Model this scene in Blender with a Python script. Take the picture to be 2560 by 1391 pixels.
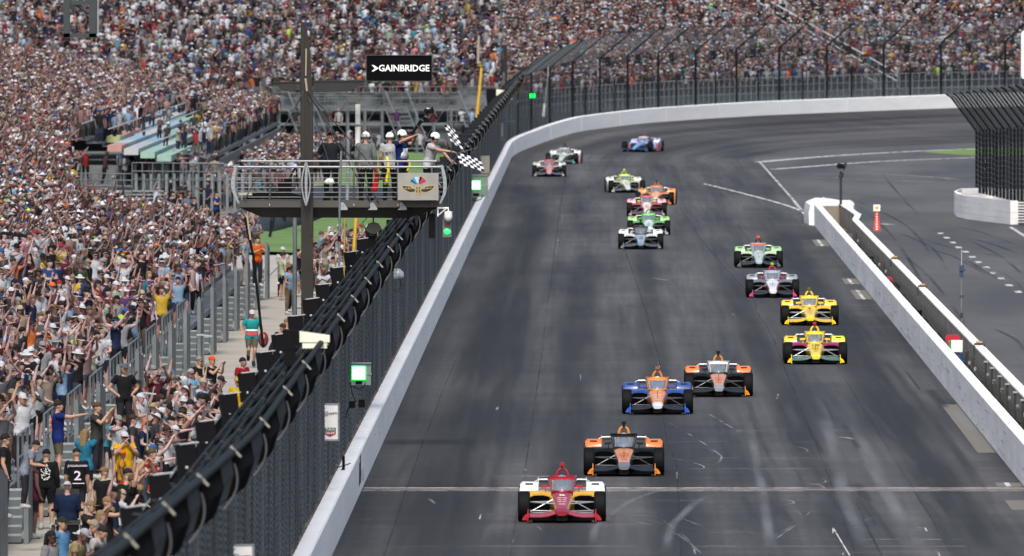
import bpy, bmesh, math, random
import numpy as np
from mathutils import Vector, Matrix
random.seed(7)
NR = np.random.RandomState(11)
R = math.radians
scene = bpy.context.scene
for o in list(bpy.data.objects): bpy.data.objects.remove(o)
COL = scene.collection
# ------------------------------------------------------------------ camera, light, exposure
FPX, VX, VY, CAMH = 36000.0, 1502.0, -100.0, 12.3     # focal length in photo pixels, vanishing point of the straight, eye height
cam = bpy.data.objects.new('camera', bpy.data.cameras.new('camera')); COL.objects.link(cam)
cam.data.sensor_width = 36.0
cam.data.lens = 36.0 * FPX / 2560.0
cam.location = (0, 0, CAMH)
cam.rotation_euler = (R(90) - math.atan((695.5 - VY) / FPX), 0, math.atan((VX - 1280) / FPX))
cam.data.clip_start = 5.0; cam.data.clip_end = 9000.0
cam.data.dof.use_dof = True
cam.data.dof.focus_distance = 365.0
cam.data.dof.aperture_fstop = 6.3
scene.camera = cam
world = bpy.data.worlds.new('World'); scene.world = world; world.use_nodes = True
wn = world.node_tree; bg = wn.nodes['Background']
sky = wn.nodes.new('ShaderNodeTexSky'); sky.sky_type = 'NISHITA'; sky.sun_disc = False
SUN_EL, SUN_AZ = R(50), R(184)
sky.sun_elevation = SUN_EL; sky.sun_rotation = SUN_AZ; sky.dust_density = 5.0; sky.air_density = 1.0; sky.ozone_density = 1.0
wn.links.new(sky.outputs[0], bg.inputs[0]); bg.inputs[1].default_value = 0.15
sl = bpy.data.lights.new('sun', 'SUN'); sl.energy = 2.4; sl.angle = R(14); sl.color = (1.0, 0.975, 0.945)
sun = bpy.data.objects.new('sun', sl); COL.objects.link(sun)
sd = Vector((math.sin(SUN_AZ) * math.cos(SUN_EL), math.cos(SUN_AZ) * math.cos(SUN_EL), math.sin(SUN_EL)))
sun.rotation_euler = sd.to_track_quat('Z', 'Y').to_euler()
scene.view_settings.view_transform = 'Standard'; scene.view_settings.look = 'None'
scene.view_settings.gamma = 1.0; scene.view_settings.exposure = 0.42
scene.view_settings.use_curve_mapping = False
scene.render.engine = 'CYCLES'
scene.cycles.max_bounces = 5; scene.cycles.transparent_max_bounces = 12
scene.cycles.diffuse_bounces = 3; scene.cycles.glossy_bounces = 3
scene.cycles.caustics_reflective = False; scene.cycles.caustics_refractive = False

# ------------------------------------------------------------------ helpers
def at(px, py, Y):
    return Vector(((px - VX) * Y / FPX, Y, CAMH - (py - VY) * Y / FPX))
def gp(px, py, z=0.0):
    Y = FPX * (CAMH - z) / (py - VY)
    return Vector(((px - VX) * Y / FPX, Y, z))
def pix(p):
    return VX + FPX * p[0] / p[1], VY + FPX * (CAMH - p[2]) / p[1]
def tag(o, label=None, cat=None, group=None, kind=None):
    if label: o['label'] = label
    if cat: o['category'] = cat
    if group: o['group'] = group
    if kind: o['kind'] = kind
    return o
def empty(name, loc=(0, 0, 0), rz=0.0, **k):
    o = bpy.data.objects.new(name, None); COL.objects.link(o)
    o.location = loc; o.rotation_euler = (0, 0, rz); o.empty_display_size = 0.2
    return tag(o, **k)

class MB:
    def __init__(s): s.v = []; s.f = []; s.m = []; s.mi = 0
    def mat(s, i): s.mi = i; return s
    def add(s, vs, fs):
        b = len(s.v); s.v.extend([tuple(p) for p in vs])
        for f in fs: s.f.append(tuple(b + i for i in f)); s.m.append(s.mi)
        return s
    def box(s, c, d, rot=None):
        c = Vector(c); hx, hy, hz = d[0] / 2, d[1] / 2, d[2] / 2
        vs = [Vector((x, y, z)) for x in (-hx, hx) for y in (-hy, hy) for z in (-hz, hz)]
        if rot is not None: vs = [rot @ p for p in vs]
        return s.add([p + c for p in vs], [(0, 1, 3, 2), (4, 6, 7, 5), (0, 4, 5, 1), (2, 3, 7, 6), (0, 2, 6, 4), (1, 5, 7, 3)])
    def tube(s, pts, r, n=6, cap=True, phase=0.0):
        pts = [Vector(p) for p in pts]; k = len(pts)
        rs = r if isinstance(r, (list, tuple)) else [r] * k
        vs = []; up = None
        for i, p in enumerate(pts):
            t = (pts[min(i + 1, k - 1)] - pts[max(i - 1, 0)])
            if t.length < 1e-9: t = Vector((0, 0, 1))
            t.normalize()
            if up is None:
                up = Vector((0, 0, 1)) if abs(t.z) < 0.9 else Vector((0, 1, 0))
            a = t.cross(up)
            if a.length < 1e-6: a = t.cross(Vector((1, 0, 0)))
            a.normalize(); b = a.cross(t)
            up = b
            for j in range(n):
                th = 2 * math.pi * j / n + phase
                vs.append(p + (a * math.cos(th) + b * math.sin(th)) * rs[i])
        fs = []
        for i in range(k - 1):
            for j in range(n):
                fs.append((i * n + j, i * n + (j + 1) % n, (i + 1) * n + (j + 1) % n, (i + 1) * n + j))
        if cap:
            fs.append(tuple(range(n - 1, -1, -1))); fs.append(tuple((k - 1) * n + j for j in range(n)))
        return s.add(vs, fs)
    def loft(s, rings, cap=True, mats=None):
        n = len(rings[0]); b = len(s.v)
        for r in rings: s.v.extend([tuple(p) for p in r])
        for i in range(len(rings) - 1):
            for j in range(n):
                s.f.append((b + i * n + j, b + i * n + (j + 1) % n, b + (i + 1) * n + (j + 1) % n, b + (i + 1) * n + j))
                s.m.append(mats(i, j) if mats else s.mi)
        if cap:
            s.f.append(tuple(b + j for j in range(n - 1, -1, -1))); s.m.append(mats(0, 0) if mats else s.mi)
            s.f.append(tuple(b + (len(rings) - 1) * n + j for j in range(n))); s.m.append(mats(len(rings) - 2, 0) if mats else s.mi)
        return s
    def ext(s, poly, o, ux, uy, depth):
        """polygon in the plane (ux, uy) at o, given depth along ux x uy, front and back"""
        o = Vector(o); ux = Vector(ux); uy = Vector(uy); w = ux.cross(uy).normalized() * depth
        n = len(poly); fr = [o + ux * p[0] + uy * p[1] for p in poly]; bk = [p + w for p in fr]
        fs = [tuple(range(n - 1, -1, -1)), tuple(n + i for i in range(n))]
        fs += [(i, (i + 1) % n, n + (i + 1) % n, n + i) for i in range(n)]
        return s.add(fr + bk, fs)
    def ball(s, c, r, nu=10, nv=6, rot=None, zlo=-1.0):
        c = Vector(c); r = (r, r, r) if not isinstance(r, (tuple, list, Vector)) else r
        vs = []; lo = math.asin(max(-1, zlo))
        for i in range(nv + 1):
            ph = lo + (math.pi / 2 - lo) * i / nv
            for j in range(nu):
                th = 2 * math.pi * j / nu
                p = Vector((math.cos(ph) * math.cos(th) * r[0], math.cos(ph) * math.sin(th) * r[1], math.sin(ph) * r[2]))
                if rot is not None: p = rot @ p
                vs.append(p + c)
        fs = [(i * nu + j, i * nu + (j + 1) % nu, (i + 1) * nu + (j + 1) % nu, (i + 1) * nu + j) for i in range(nv) for j in range(nu)]
        fs.append(tuple(range(nu - 1, -1, -1)))
        return s.add(vs, fs)
    def quad(s, a, b, c, d): return s.add([a, b, c, d], [(0, 1, 2, 3)])
    def mesh(s, name, mats=(), smooth=False, sharp=None):
        me = bpy.data.meshes.new(name); me.from_pydata(s.v, [], s.f)
        for m in mats: me.materials.append(m)
        if len(mats) > 1: me.polygons.foreach_set('material_index', s.m)
        if smooth:
            me.polygons.foreach_set('use_smooth', [True] * len(me.polygons))
            if sharp is not None:
                try: me.set_sharp_from_angle(angle=R(sharp))
                except Exception: pass
        me.update(); me.validate()
        return me
    def build(s, name, mats, parent=None, loc=None, smooth=False, sharp=None, rz=0.0):
        if not isinstance(mats, (list, tuple)): mats = [mats]
        return link(name, s.mesh(name, mats, smooth, sharp), parent, loc, rz)
def link(name, me, parent=None, loc=None, rz=0.0, rot=None):
    o = bpy.data.objects.new(name, me); COL.objects.link(o)
    if parent is not None: o.parent = parent
    if loc is not None: o.location = loc
    o.rotation_euler = rot if rot is not None else (0, 0, rz)
    return o
def children(o): return [c for c in o.children]
def copy_tree(o, parent=None):
    c = o.copy(); COL.objects.link(c); c.parent = parent
    for ch in list(o.children): copy_tree(ch, c)
    return c

# ------------------------------------------------------------------ materials
MATS = {}
def pm(name, col, rough=0.6, metal=0.0, var=0.12, scale=3.0, coat=0.0, bump=0.0, spec=None, emit=0.0, objcol=False, streak=None):
    if name in MATS: return MATS[name]
    m = bpy.data.materials.new(name); m.use_nodes = True; nt = m.node_tree
    b = nt.nodes['Principled BSDF']; L = nt.links.new
    b.inputs['Roughness'].default_value = rough; b.inputs['Metallic'].default_value = metal
    if coat: b.inputs['Coat Weight'].default_value = coat; b.inputs['Coat Roughness'].default_value = 0.08
    if spec is not None: b.inputs['Specular IOR Level'].default_value = spec
    tc = nt.nodes.new('ShaderNodeTexCoord'); mp = nt.nodes.new('ShaderNodeMapping')
    L(tc.outputs['Object'], mp.inputs[0])
    if streak: mp.inputs['Scale'].default_value = streak
    nz = nt.nodes.new('ShaderNodeTexNoise'); nz.inputs['Scale'].default_value = scale; nz.inputs['Detail'].default_value = 5.0
    L(mp.outputs[0], nz.inputs['Vector'])
    mr = nt.nodes.new('ShaderNodeMapRange'); L(nz.outputs[0], mr.inputs[0])
    mr.inputs[1].default_value = 0.25; mr.inputs[2].default_value = 0.75
    mr.inputs[3].default_value = 1 - var; mr.inputs[4].default_value = 1 + var * 0.6
    mx = nt.nodes.new('ShaderNodeVectorMath'); mx.operation = 'SCALE'
    if objcol:
        oi = nt.nodes.new('ShaderNodeObjectInfo'); L(oi.outputs['Color'], mx.inputs[0])
    else: mx.inputs[0].default_value = col[:3]
    L(mr.outputs[0], mx.inputs['Scale']); L(mx.outputs[0], b.inputs['Base Color'])
    if bump:
        bp = nt.nodes.new('ShaderNodeBump'); bp.inputs['Strength'].default_value = bump; bp.inputs['Distance'].default_value = 0.02
        L(nz.outputs[0], bp.inputs['Height']); L(bp.outputs[0], b.inputs['Normal'])
    if emit:
        b.inputs['Emission Color'].default_value = (*col[:3], 1); b.inputs['Emission Strength'].default_value = emit
    MATS[name] = m
    return m
def hexc(h):
    h = h.lstrip('#'); c = [int(h[i:i + 2], 16) / 255 for i in (0, 2, 4)]
    return tuple((x / 12.92 if x <= 0.04045 else ((x + 0.055) / 1.055) ** 2.4) for x in c)
def paint(h, name=None, rough=0.36):
    if sum(hexc(h)) < .12 and rough < .5: return pm('paint_dark_' + h, [c * .6 for c in hexc(h)], .42, 0.0, .06, 6.0, coat=.06, spec=.2)
    return pm((name or 'paint_' + h.strip('#')) + ('' if rough < .5 else '_matt'), hexc(h), rough, 0.0, 0.06, 6.0, coat=0.4 if rough < .5 else 0.0, spec=.4 if rough < .5 else .12)
black_rubber = pm('black_rubber', (0.012, 0.012, 0.013), 0.75, var=0.2)
carbon = pm('carbon', (0.008, 0.008, 0.009), 0.5, spec=.2)
steel_dark = pm('steel_dark', (0.035, 0.036, 0.036), 0.45, 0.3, 0.3, 2.0)
steel_black = pm('steel_black', (0.007, 0.007, 0.008), 0.6, 0.0, 0.2, 2.0, spec=.05)
tube_black = pm('tube_black', (0.004, 0.004, 0.0045), 0.45, 0.0, 0.2, 2.0, spec=.02)
steel_grey = pm('steel_grey', (0.26, 0.29, 0.31), 0.5, 0.3, 0.2, 2.0)
alu = pm('aluminium', (0.125, 0.145, 0.155), 0.55, 0.25, 0.3, 1.5)
alu_pale = pm('aluminium_pale', (0.33, 0.37, 0.40), 0.5, 0.25, 0.25, 2.0)
white_plastic = pm('white_plastic', (0.72, 0.73, 0.7), 0.4)
cream_plastic = pm('cream_plastic', (0.62, 0.63, 0.52), 0.45, var=0.1)
cloth = pm('cloth', (1, 1, 1), 0.9, var=0.28, scale=7.0, objcol=True, bump=0.5, spec=0.15)
skin = pm('skin', (1, 1, 1), 0.6, var=0.15, scale=9.0, objcol=True, spec=0.25)
hairm = pm('hair', (1, 1, 1), 0.8, var=0.3, scale=25.0, objcol=True, spec=0.2)

def text(name, body, size, loc, rot, mat, parent=None, ext=0.002, align='CENTER', sx=1.0, bold=0.0, font=None):
    cu = bpy.data.curves.new(name, 'FONT'); cu.body = body; cu.size = size; cu.extrude = ext
    cu.align_x = align; cu.align_y = 'CENTER'; cu.offset = bold; cu.resolution_u = 2
    o = bpy.data.objects.new(name, cu); COL.objects.link(o)
    bpy.context.view_layer.update()
    me = bpy.data.meshes.new_from_object(o.evaluated_get(bpy.context.evaluated_depsgraph_get())); bpy.data.objects.remove(o)
    me.materials.clear(); me.materials.append(mat)
    o = link(name, me, parent, loc, rot=rot); o.scale = (sx, 1, 1)
    return o

# ------------------------------------------------------------------ the place: a straight, then the banked turn
WX, TURN_S, TURN_R, TRACK_W = -5.55, 885.0, 256.0, 15.44
ZA = [(-9, 0), (0, 0), (.04, .17), (.10, .50), (.18, 1.2), (.26, 1.53), (.36, 1.76), (.425, 1.85), (.5, 1.97), (.7, 2.2), (9, 2.3)]
def wall_z(s):
    a = (s - TURN_S) / TURN_R
    return float(np.interp(a, [p[0] for p in ZA], [p[1] for p in ZA]))
def T(s, o, z=0.0):
    """point at distance s along the outer wall, o metres outside its inner face (negative: onto the track)"""
    if s <= TURN_S: return Vector((WX - o, s, z))
    a = (s - TURN_S) / TURN_R
    return Vector((WX + TURN_R - (TURN_R + o) * math.cos(a), TURN_S + (TURN_R + o) * math.sin(a), z))
def heading(s):
    return 0.0 if s <= TURN_S else -(s - TURN_S) / TURN_R
def track_z(s, i):
    return wall_z(s) * max(0.0, 1 - i / TRACK_W)
def steps(a, b, ds_straight=12.0, ds_turn=3.0):
    out = []; s = a
    while s < b:
        out.append(s); s += ds_straight if s < TURN_S - 13 else ds_turn
    out.append(b); return out
# ------------------------------------------------------------------ ground, track, markings
def asphalt(name, base, light, streaks=True, amt=1.0):
    m = bpy.data.materials.new(name); m.use_nodes = True; nt = m.node_tree; L = nt.links.new
    b = nt.nodes['Principled BSDF']; b.inputs['Roughness'].default_value = 0.72; b.inputs['Specular IOR Level'].default_value = 0.3
    uv = nt.nodes.new('ShaderNodeUVMap'); uv.uv_map = 'UVMap'
    def nz(scale, sc, det=4.0, lo=0.35, hi=0.65, a=0.0, c=1.0):
        mp = nt.nodes.new('ShaderNodeMapping'); mp.inputs['Scale'].default_value = (sc[0], sc[1], 1)
        L(uv.outputs[0], mp.inputs[0])
        n = nt.nodes.new('ShaderNodeTexNoise'); n.inputs['Scale'].default_value = scale; n.inputs['Detail'].default_value = det
        L(mp.outputs[0], n.inputs['Vector'])
        r = nt.nodes.new('ShaderNodeMapRange'); L(n.outputs[0], r.inputs[0])
        r.inputs[1].default_value = lo; r.inputs[2].default_value = hi; r.inputs[3].default_value = a; r.inputs[4].default_value = c
        return r.outputs[0]
    def mul(x, y):
        n = nt.nodes.new('ShaderNodeMath'); n.operation = 'MULTIPLY'
        L(x, n.inputs[0])
        if isinstance(y, float): n.inputs[1].default_value = y
        else: L(y, n.inputs[1])
        return n.outputs[0]
    # u = metres along, v = metres across
    long1 = nz(1.0, (0.010, 0.75), 5.0, 0.3, 0.7, 0.62, 1.38)       # lengthwise rubber lanes
    long2 = nz(1.0, (0.05, 5.0), 4.0, 0.3, 0.7, 0.86, 1.14)
    patch = nz(1.0, (0.02, 0.20), 5.0, 0.38, 0.66, 0.80, 1.45)
    cross = nz(1.0, (0.45, 0.10), 6.0, 0.45, 0.7, 0.95, 1.22)
    fine = nz(1.0, (3.0, 6.0), 6.0, 0.3, 0.7, 0.85, 1.15)
    f = mul(mul(mul(mul(long1, long2), patch), cross), fine) if streaks else mul(mul(patch, cross), fine)
    mx = nt.nodes.new('ShaderNodeMix'); mx.data_type = 'RGBA'; mx.inputs['A'].default_value = (*base, 1); mx.inputs['B'].default_value = (*light, 1)
    sb = nt.nodes.new('ShaderNodeMapRange'); L(f, sb.inputs[0]); sb.inputs[1].default_value = 0.55; sb.inputs[2].default_value = 2.0
    L(sb.outputs[0], mx.inputs['Factor']); L(mx.outputs['Result'], b.inputs['Base Color'])
    bp = nt.nodes.new('ShaderNodeBump'); bp.inputs['Strength'].default_value = 0.15; bp.inputs['Distance'].default_value = 0.01
    L(fine, bp.inputs['Height']); L(bp.outputs[0], b.inputs['Normal'])
    return m
def sheet(name, rows, mat, kind='structure', parent=None):
    """rows: list of lists of (Vector, (u, v))"""
    vs = []; uvs = []; fs = []; n = len(rows[0])
    for r in rows:
        for p, uv in r: vs.append(tuple(p)); uvs.append(uv)
    for i in range(len(rows) - 1):
        for j in range(n - 1):
            fs.append((i * n + j, i * n + j + 1, (i + 1) * n + j + 1, (i + 1) * n + j))
    me = bpy.data.meshes.new(name); me.from_pydata(vs, [], fs); me.materials.append(mat)
    ul = me.uv_layers.new(name='UVMap')
    for lp in me.loops: ul.data[lp.index].uv = uvs[lp.vertex_index]
    me.polygons.foreach_set('use_smooth', [True] * len(me.polygons)); me.update()
    o = link(name, me, parent)
    if kind: o['kind'] = kind
    # make sure it faces up
    if me.polygons[0].normal.z < 0: me.flip_normals()
    return o
A_TRACK = asphalt('track_asphalt', (0.0112, 0.0110, 0.0114), (0.087, 0.084, 0.081))
A_PIT = asphalt('pit_asphalt', (0.030, 0.030, 0.031), (0.106, 0.105, 0.104), streaks=False)
ss = steps(90, 1300)
sheet('track', [[(T(s, -i, track_z(s, i) + 0.0), (s, i)) for i in (0, 2, 4, 6, 8, 10, 12, 14, TRACK_W)] for s in ss], A_TRACK)
# pit lane and apron inside the track
def inner(s, w, z=-0.004):
    p = T(s, -TRACK_W); q = T(s, -TRACK_W - w); return (Vector((q.x, q.y, z)), (s, TRACK_W + w))
sheet('pit_lane', [[inner(s, w) for w in (-0.3, 5, 12, 25, 60)] for s in ss], A_PIT)
g = MB().box((0, 2000, -0.35), (6000, 5000, 0.2)).build('ground', pm('ground_soil', (0.10, 0.10, 0.085), 0.9, var=0.3, scale=0.05)); g['kind'] = 'structure'
concrete = pm('walk_concrete', (0.30, 0.28, 0.24), 0.85, var=0.22, scale=0.35, bump=0.2)
w = MB()
w.box((-9.4, 390, -0.13), (7.0, 420, 0.25)); wk = w.build('walkway', concrete); wk['kind'] = 'structure'
w = MB(); w.box((-19.6, 625, -0.135), (13.3, 186, 0.25)); wk = w.build('crossing_path', pm('cross_concrete', (0.30, 0.29, 0.26), 0.85, var=0.25, scale=0.3)); wk['kind'] = 'structure'
grass = pm('lawn', (0.085, 0.16, 0.032), 0.9, var=0.35, scale=0.4, bump=0.5)
rows = []
MB().box((-19, 760, -.02), (26, 250, .03)).build('gravel_yard', pm('yard_gravel', (.16, .15, .13), .9, var=.3, scale=.3))['kind'] = 'structure'
for s in range(600, 864, 12):
    k = (s - 600) / 252
    rows.append([(Vector((x, s, 0.02 + 0.9 * k * (1 if x < -9 else 0.2) + 0.12 * math.sin(x * .7 + s * .05))), (x, s)) for x in [(-15.6 + 1.6 * k) + ((-6.3) - (-15.6 + 1.6 * k)) * f for f in (0, .2, .4, .6, .8, 1)]])
sheet('lawn', rows, grass)
# infield grass sliver beyond the apron lines
sheet('infield_grass', [[(gp(x, y) + Vector((0, 0, 0.004)), (x, y)) for x, y in r] for r in ([(2305, 381), (2400, 388), (2560, 391)], [(2305, 380), (2400, 373), (2560, 366)])], pm('infield_green', (0.10, 0.17, 0.035), 0.9, var=0.3, scale=0.2))

def wear(name, col, lo, hi, scale=(1.5, 1.5), rough=0.7, seed=0.0, amax=1.0, soft=False):
    m = bpy.data.materials.new(name); m.use_nodes = True; nt = m.node_tree; L = nt.links.new
    b = nt.nodes['Principled BSDF']; b.inputs['Base Color'].default_value = (*col, 1); b.inputs['Roughness'].default_value = rough
    tc = nt.nodes.new('ShaderNodeTexCoord'); mp = nt.nodes.new('ShaderNodeMapping'); L(tc.outputs['Object'], mp.inputs[0])
    mp.inputs['Scale'].default_value = (scale[0], scale[1], 1); mp.inputs['Location'].default_value = (seed, seed, 0)
    n = nt.nodes.new('ShaderNodeTexNoise'); n.inputs['Scale'].default_value = 1.0; n.inputs['Detail'].default_value = 6.0
    L(mp.outputs[0], n.inputs['Vector'])
    r = nt.nodes.new('ShaderNodeMapRange'); L(n.outputs[0], r.inputs[0]); r.inputs[1].default_value = lo; r.inputs[2].default_value = hi
    r.inputs[4].default_value = amax
    if soft:
        uv = nt.nodes.new('ShaderNodeUVMap'); uv.uv_map = 'UVMap'; sx = nt.nodes.new('ShaderNodeSeparateXYZ'); L(uv.outputs[0], sx.inputs[0])
        acc = r.outputs[0]
        for ax in (0, 1):      # fade out towards the edges and the ends of the stroke
            f = nt.nodes.new('ShaderNodeMath'); f.operation = 'PINGPONG'; f.inputs[1].default_value = .5; L(sx.outputs[ax], f.inputs[0])
            g2 = nt.nodes.new('ShaderNodeMapRange'); L(f.outputs[0], g2.inputs[0]); g2.inputs[2].default_value = .42 if ax else .22; g2.interpolation_type = 'SMOOTHSTEP'
            m3 = nt.nodes.new('ShaderNodeMath'); m3.operation = 'MULTIPLY'; L(acc, m3.inputs[0]); L(g2.outputs[0], m3.inputs[1]); acc = m3.outputs[0]
        L(acc, b.inputs['Alpha'])
    else: L(r.outputs[0], b.inputs['Alpha'])
    return m
W_WHITE = wear('worn_white', (0.46, 0.46, 0.45), 0.28, 0.52, (3, 0.4))
W_GROOVE = None
W_FAINT = wear('faint_white', (0.42, 0.43, 0.45), 0.42, 0.62, (1.2, 0.25), amax=0.52, soft=True)
W_SKID = wear('pale_skid', (0.19, 0.20, 0.215), 0.30, 0.7, (1.5, 0.06), amax=0.55, soft=True)
W_DARK = wear('dark_skid', (0.018, 0.018, 0.02), 0.35, 0.6, (1.5, 0.03), amax=0.5, soft=True)
W_STREAK = wear('pale_streak', (0.17, 0.175, 0.185), 0.30, 0.7, (1.5, 0.06), amax=0.15, soft=True)
W_CRACK = wear('crack', (0.010, 0.010, 0.011), 0.30, 0.60, (2, 0.12), amax=0.42)
W_TAN = wear('concrete_patch', (0.125, 0.115, 0.095), 0.1, 0.3, (1, 1))
def strip(name, pts, width, mat, z=0.004, depthwise=False):
    """flat strip along ground points, width across (metres)"""
    P = [gp(x, y) for x, y in pts]; mb = MB(); L_ = []; R_ = []
    for i, p in enumerate(P):
        t = (P[min(i + 1, len(P) - 1)] - P[max(i - 1, 0)]); t.z = 0; t.normalize()
        n = Vector((t.y, -t.x, 0)) * (width / 2)
        L_.append(p - n + Vector((0, 0, z))); R_.append(p + n + Vector((0, 0, z)))
    for i in range(len(P) - 1): mb.quad(L_[i], R_[i], R_[i + 1], L_[i + 1])
    o = mb.build(name, mat); o['kind'] = 'structure'
    n = len(P) - 1; ul = o.data.uv_layers.new(name='UVMap')
    for i in range(n):
        for q, uv in enumerate(((i / n, 0), (i / n, 1), ((i + 1) / n, 1), ((i + 1) / n, 0))): ul.data[i * 4 + q].uv = uv
    if o.data.polygons[0].normal.z < 0: o.data.flip_normals()
    return o
def smooth_px(pts, n=6):
    out = []
    for i in range(len(pts) - 1):
        p0 = pts[max(i - 1, 0)]; p1 = pts[i]; p2 = pts[i + 1]; p3 = pts[min(i + 2, len(pts) - 1)]
        for k in range(n):
            t = k / n
            out.append(tuple(0.5 * ((2 * p1[j]) + (-p0[j] + p2[j]) * t + (2 * p0[j] - 5 * p1[j] + 4 * p2[j] - p3[j]) * t * t + (-p0[j] + 3 * p1[j] - 3 * p2[j] + p3[j]) * t ** 3) for j in (0, 1)))
    out.append(pts[-1]); return out
def crossline(name, Y, x0, x1, wid, mat, z=0.005):
    o = MB().quad((x0, Y - wid / 2, z), (x1, Y - wid / 2, z), (x1, Y + wid / 2, z), (x0, Y + wid / 2, z)).build(name, mat); o['kind'] = 'structure'
    ul = o.data.uv_layers.new(name='UVMap')
    for q, uv in enumerate(((0, 0), (1, 0), (1, 1), (0, 1))): ul.data[q].uv = uv
    return o
# finish line: strip of bricks between two painted edges
rr = random.Random(3)
brickm = pm('paver_brick', (0.16, 0.13, 0.12), 0.8, var=0.4, scale=4.0)
bs = empty('brick_strip', (0, 333.9, 0)); bs['kind'] = 'structure'
crossline('finish_line', 335.15, WX + .02, 9.85, 0.36, wear('finish_white', (0.50, 0.49, 0.47), 0.2, 0.5, (2, 1)))
mb = MB()
for k in range(120):
    for r in range(3):
        x = WX + 0.1 + k * 0.128 + (r % 2) * 0.05
        mb.box((x, 334.1 + (r - 1) * 0.24, 0.0), (0.112, 0.21, 0.018 + 0.004 * ((k * 7 + r * 3) % 3)))
br = mb.build('brick', brickm, bs); br.parent = bs; br.location = (0, -333.9, 0); br['kind'] = 'stuff'
crossline('painted_edge', 333.3, WX + .02, 9.85, 0.16, W_WHITE)
for y_, x0, x1, w_, m_ in ((1367, WX + 0.02, 9.8, .22, W_FAINT), (1252, -2, 9.8, .16, W_FAINT), (1146, 2.0, 9.0, .25, W_FAINT), (1192, -2.8, -0.8, .9, W_FAINT),
                     (1173, 1.5, 6.5, .3, W_FAINT), (1290, -2.5, 3, .15, W_FAINT), (1106, 0, 8.5, .2, W_FAINT), (1350, 4.5, 8.6, .5, W_FAINT), (1078, 3, 8, .2, W_FAINT), (1332, -1, 4, .15, W_FAINT)):
    crossline('faint_line', FPX * CAMH / (y_ + 100), x0, x1, w_, m_, 0.006)
def corner_mark(pts): strip('grid_mark', pts, 0.03, W_WHITE, 0.009)
corner_mark([(2083, 1335), (2083, 1321), (2150, 1320)]); corner_mark([(2083, 1321), (2125, 1391)]); corner_mark([(2290, 1320), (2313, 1321), (2318, 1330)])
corner_mark([(2108, 1389), (2108, 1383), (2345, 1381), (2350, 1391)]); corner_mark([(1199, 1300), (1202, 1288), (1240, 1287)])
# seams and cracks
for pts, wd, m_ in (([(1276, 1391), (1283, 1340), (1291, 1290), (1310, 1200), (1316, 1150), (1352, 900), (1385, 640), (1403, 500), (1415, 440)], .05, W_CRACK),
               ([(1560, 620), (1602, 740), (1637, 860), (1650, 915), (1662, 1060), (1672, 1110), (1690, 1160), (1693, 1200), (1700, 1300), (1703, 1391)], .06, W_CRACK),
               ([(1700, 520), (1770, 620), (1880, 745), (1893, 780), (1930, 840), (1965, 930), (2010, 1040), (2075, 1200), (2110, 1300), (2140, 1391)], .055, W_CRACK),
               ([(2140, 1255), (2152, 1280), (2180, 1340), (2205, 1391)], .08, W_CRACK),
               ([(1840, 560), (2000, 760), (2120, 960), (2200, 1090), (2330, 1300), (2380, 1391)], .05, W_CRACK),
               ([(1140, 900), (1060, 1100), (960, 1391)], .04, W_CRACK),
               ([(2240, 770), (2330, 900), (2460, 1040), (2560, 1180)], .05, W_CRACK)):
    strip('pavement_seam', [(x + rr.uniform(-1.3, 1.3), y) for x, y in smooth_px(pts, 7)], wd * .75, m_, 0.007)
W_GROOVE = wear('rubber_groove', (0.010, 0.010, 0.0105), 0.15, 0.65, (.6, 0.02), amax=0.6, soft=True)
for i, (pts, wd) in enumerate((([(1060, 1480), (1130, 1200), (1215, 900), (1300, 640), (1352, 480)], 2.6), ([(1390, 1500), (1410, 1200), (1440, 900), (1462, 640)], 1.7), ([(2520, 1480), (2330, 1180), (2150, 900), (1990, 660), (1860, 480)], 2.4), ([(1700, 1480), (1665, 1100), (1630, 800), (1600, 560)], 1.5), ([(2180, 1480), (2040, 1180), (1910, 900), (1800, 660)], 1.3))):
    strip('rubber_groove', smooth_px(pts, 6), wd, W_GROOVE, 0.0035 + i * .0004)
for pts in ([(1740, 1262), (1850, 1250), (1965, 1252), (1975, 1262), (1850, 1270)], [(1640, 1145), (1700, 1150), (1760, 1168), (1740, 1180)], [(1560, 1300), (1680, 1330), (1760, 1391)], [(1850, 1215), (2000, 1208), (2060, 1222), (1960, 1240), (1760, 1246)], [(1700, 1200), (1900, 1190), (2020, 1195)], [(1640, 1290), (1720, 1350), (1740, 1391)], [(1990, 1275), (2005, 1300), (1960, 1335), (1938, 1350)]):
    strip('tyre_mark', smooth_px(pts, 6), .06, W_FAINT, 0.0097)
for pts in ([(1312, 1170), (1316, 1182), (1309, 1195)], [(1285, 1345), (1281, 1360)], [(1408, 520), (1404, 560)], [(1396, 590), (1390, 640)], [(1645, 905), (1652, 930)], [(1693, 1180), (1692, 1200)]):
    strip('crack_filler', pts, 0.05, W_FAINT, 0.009)
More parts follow.
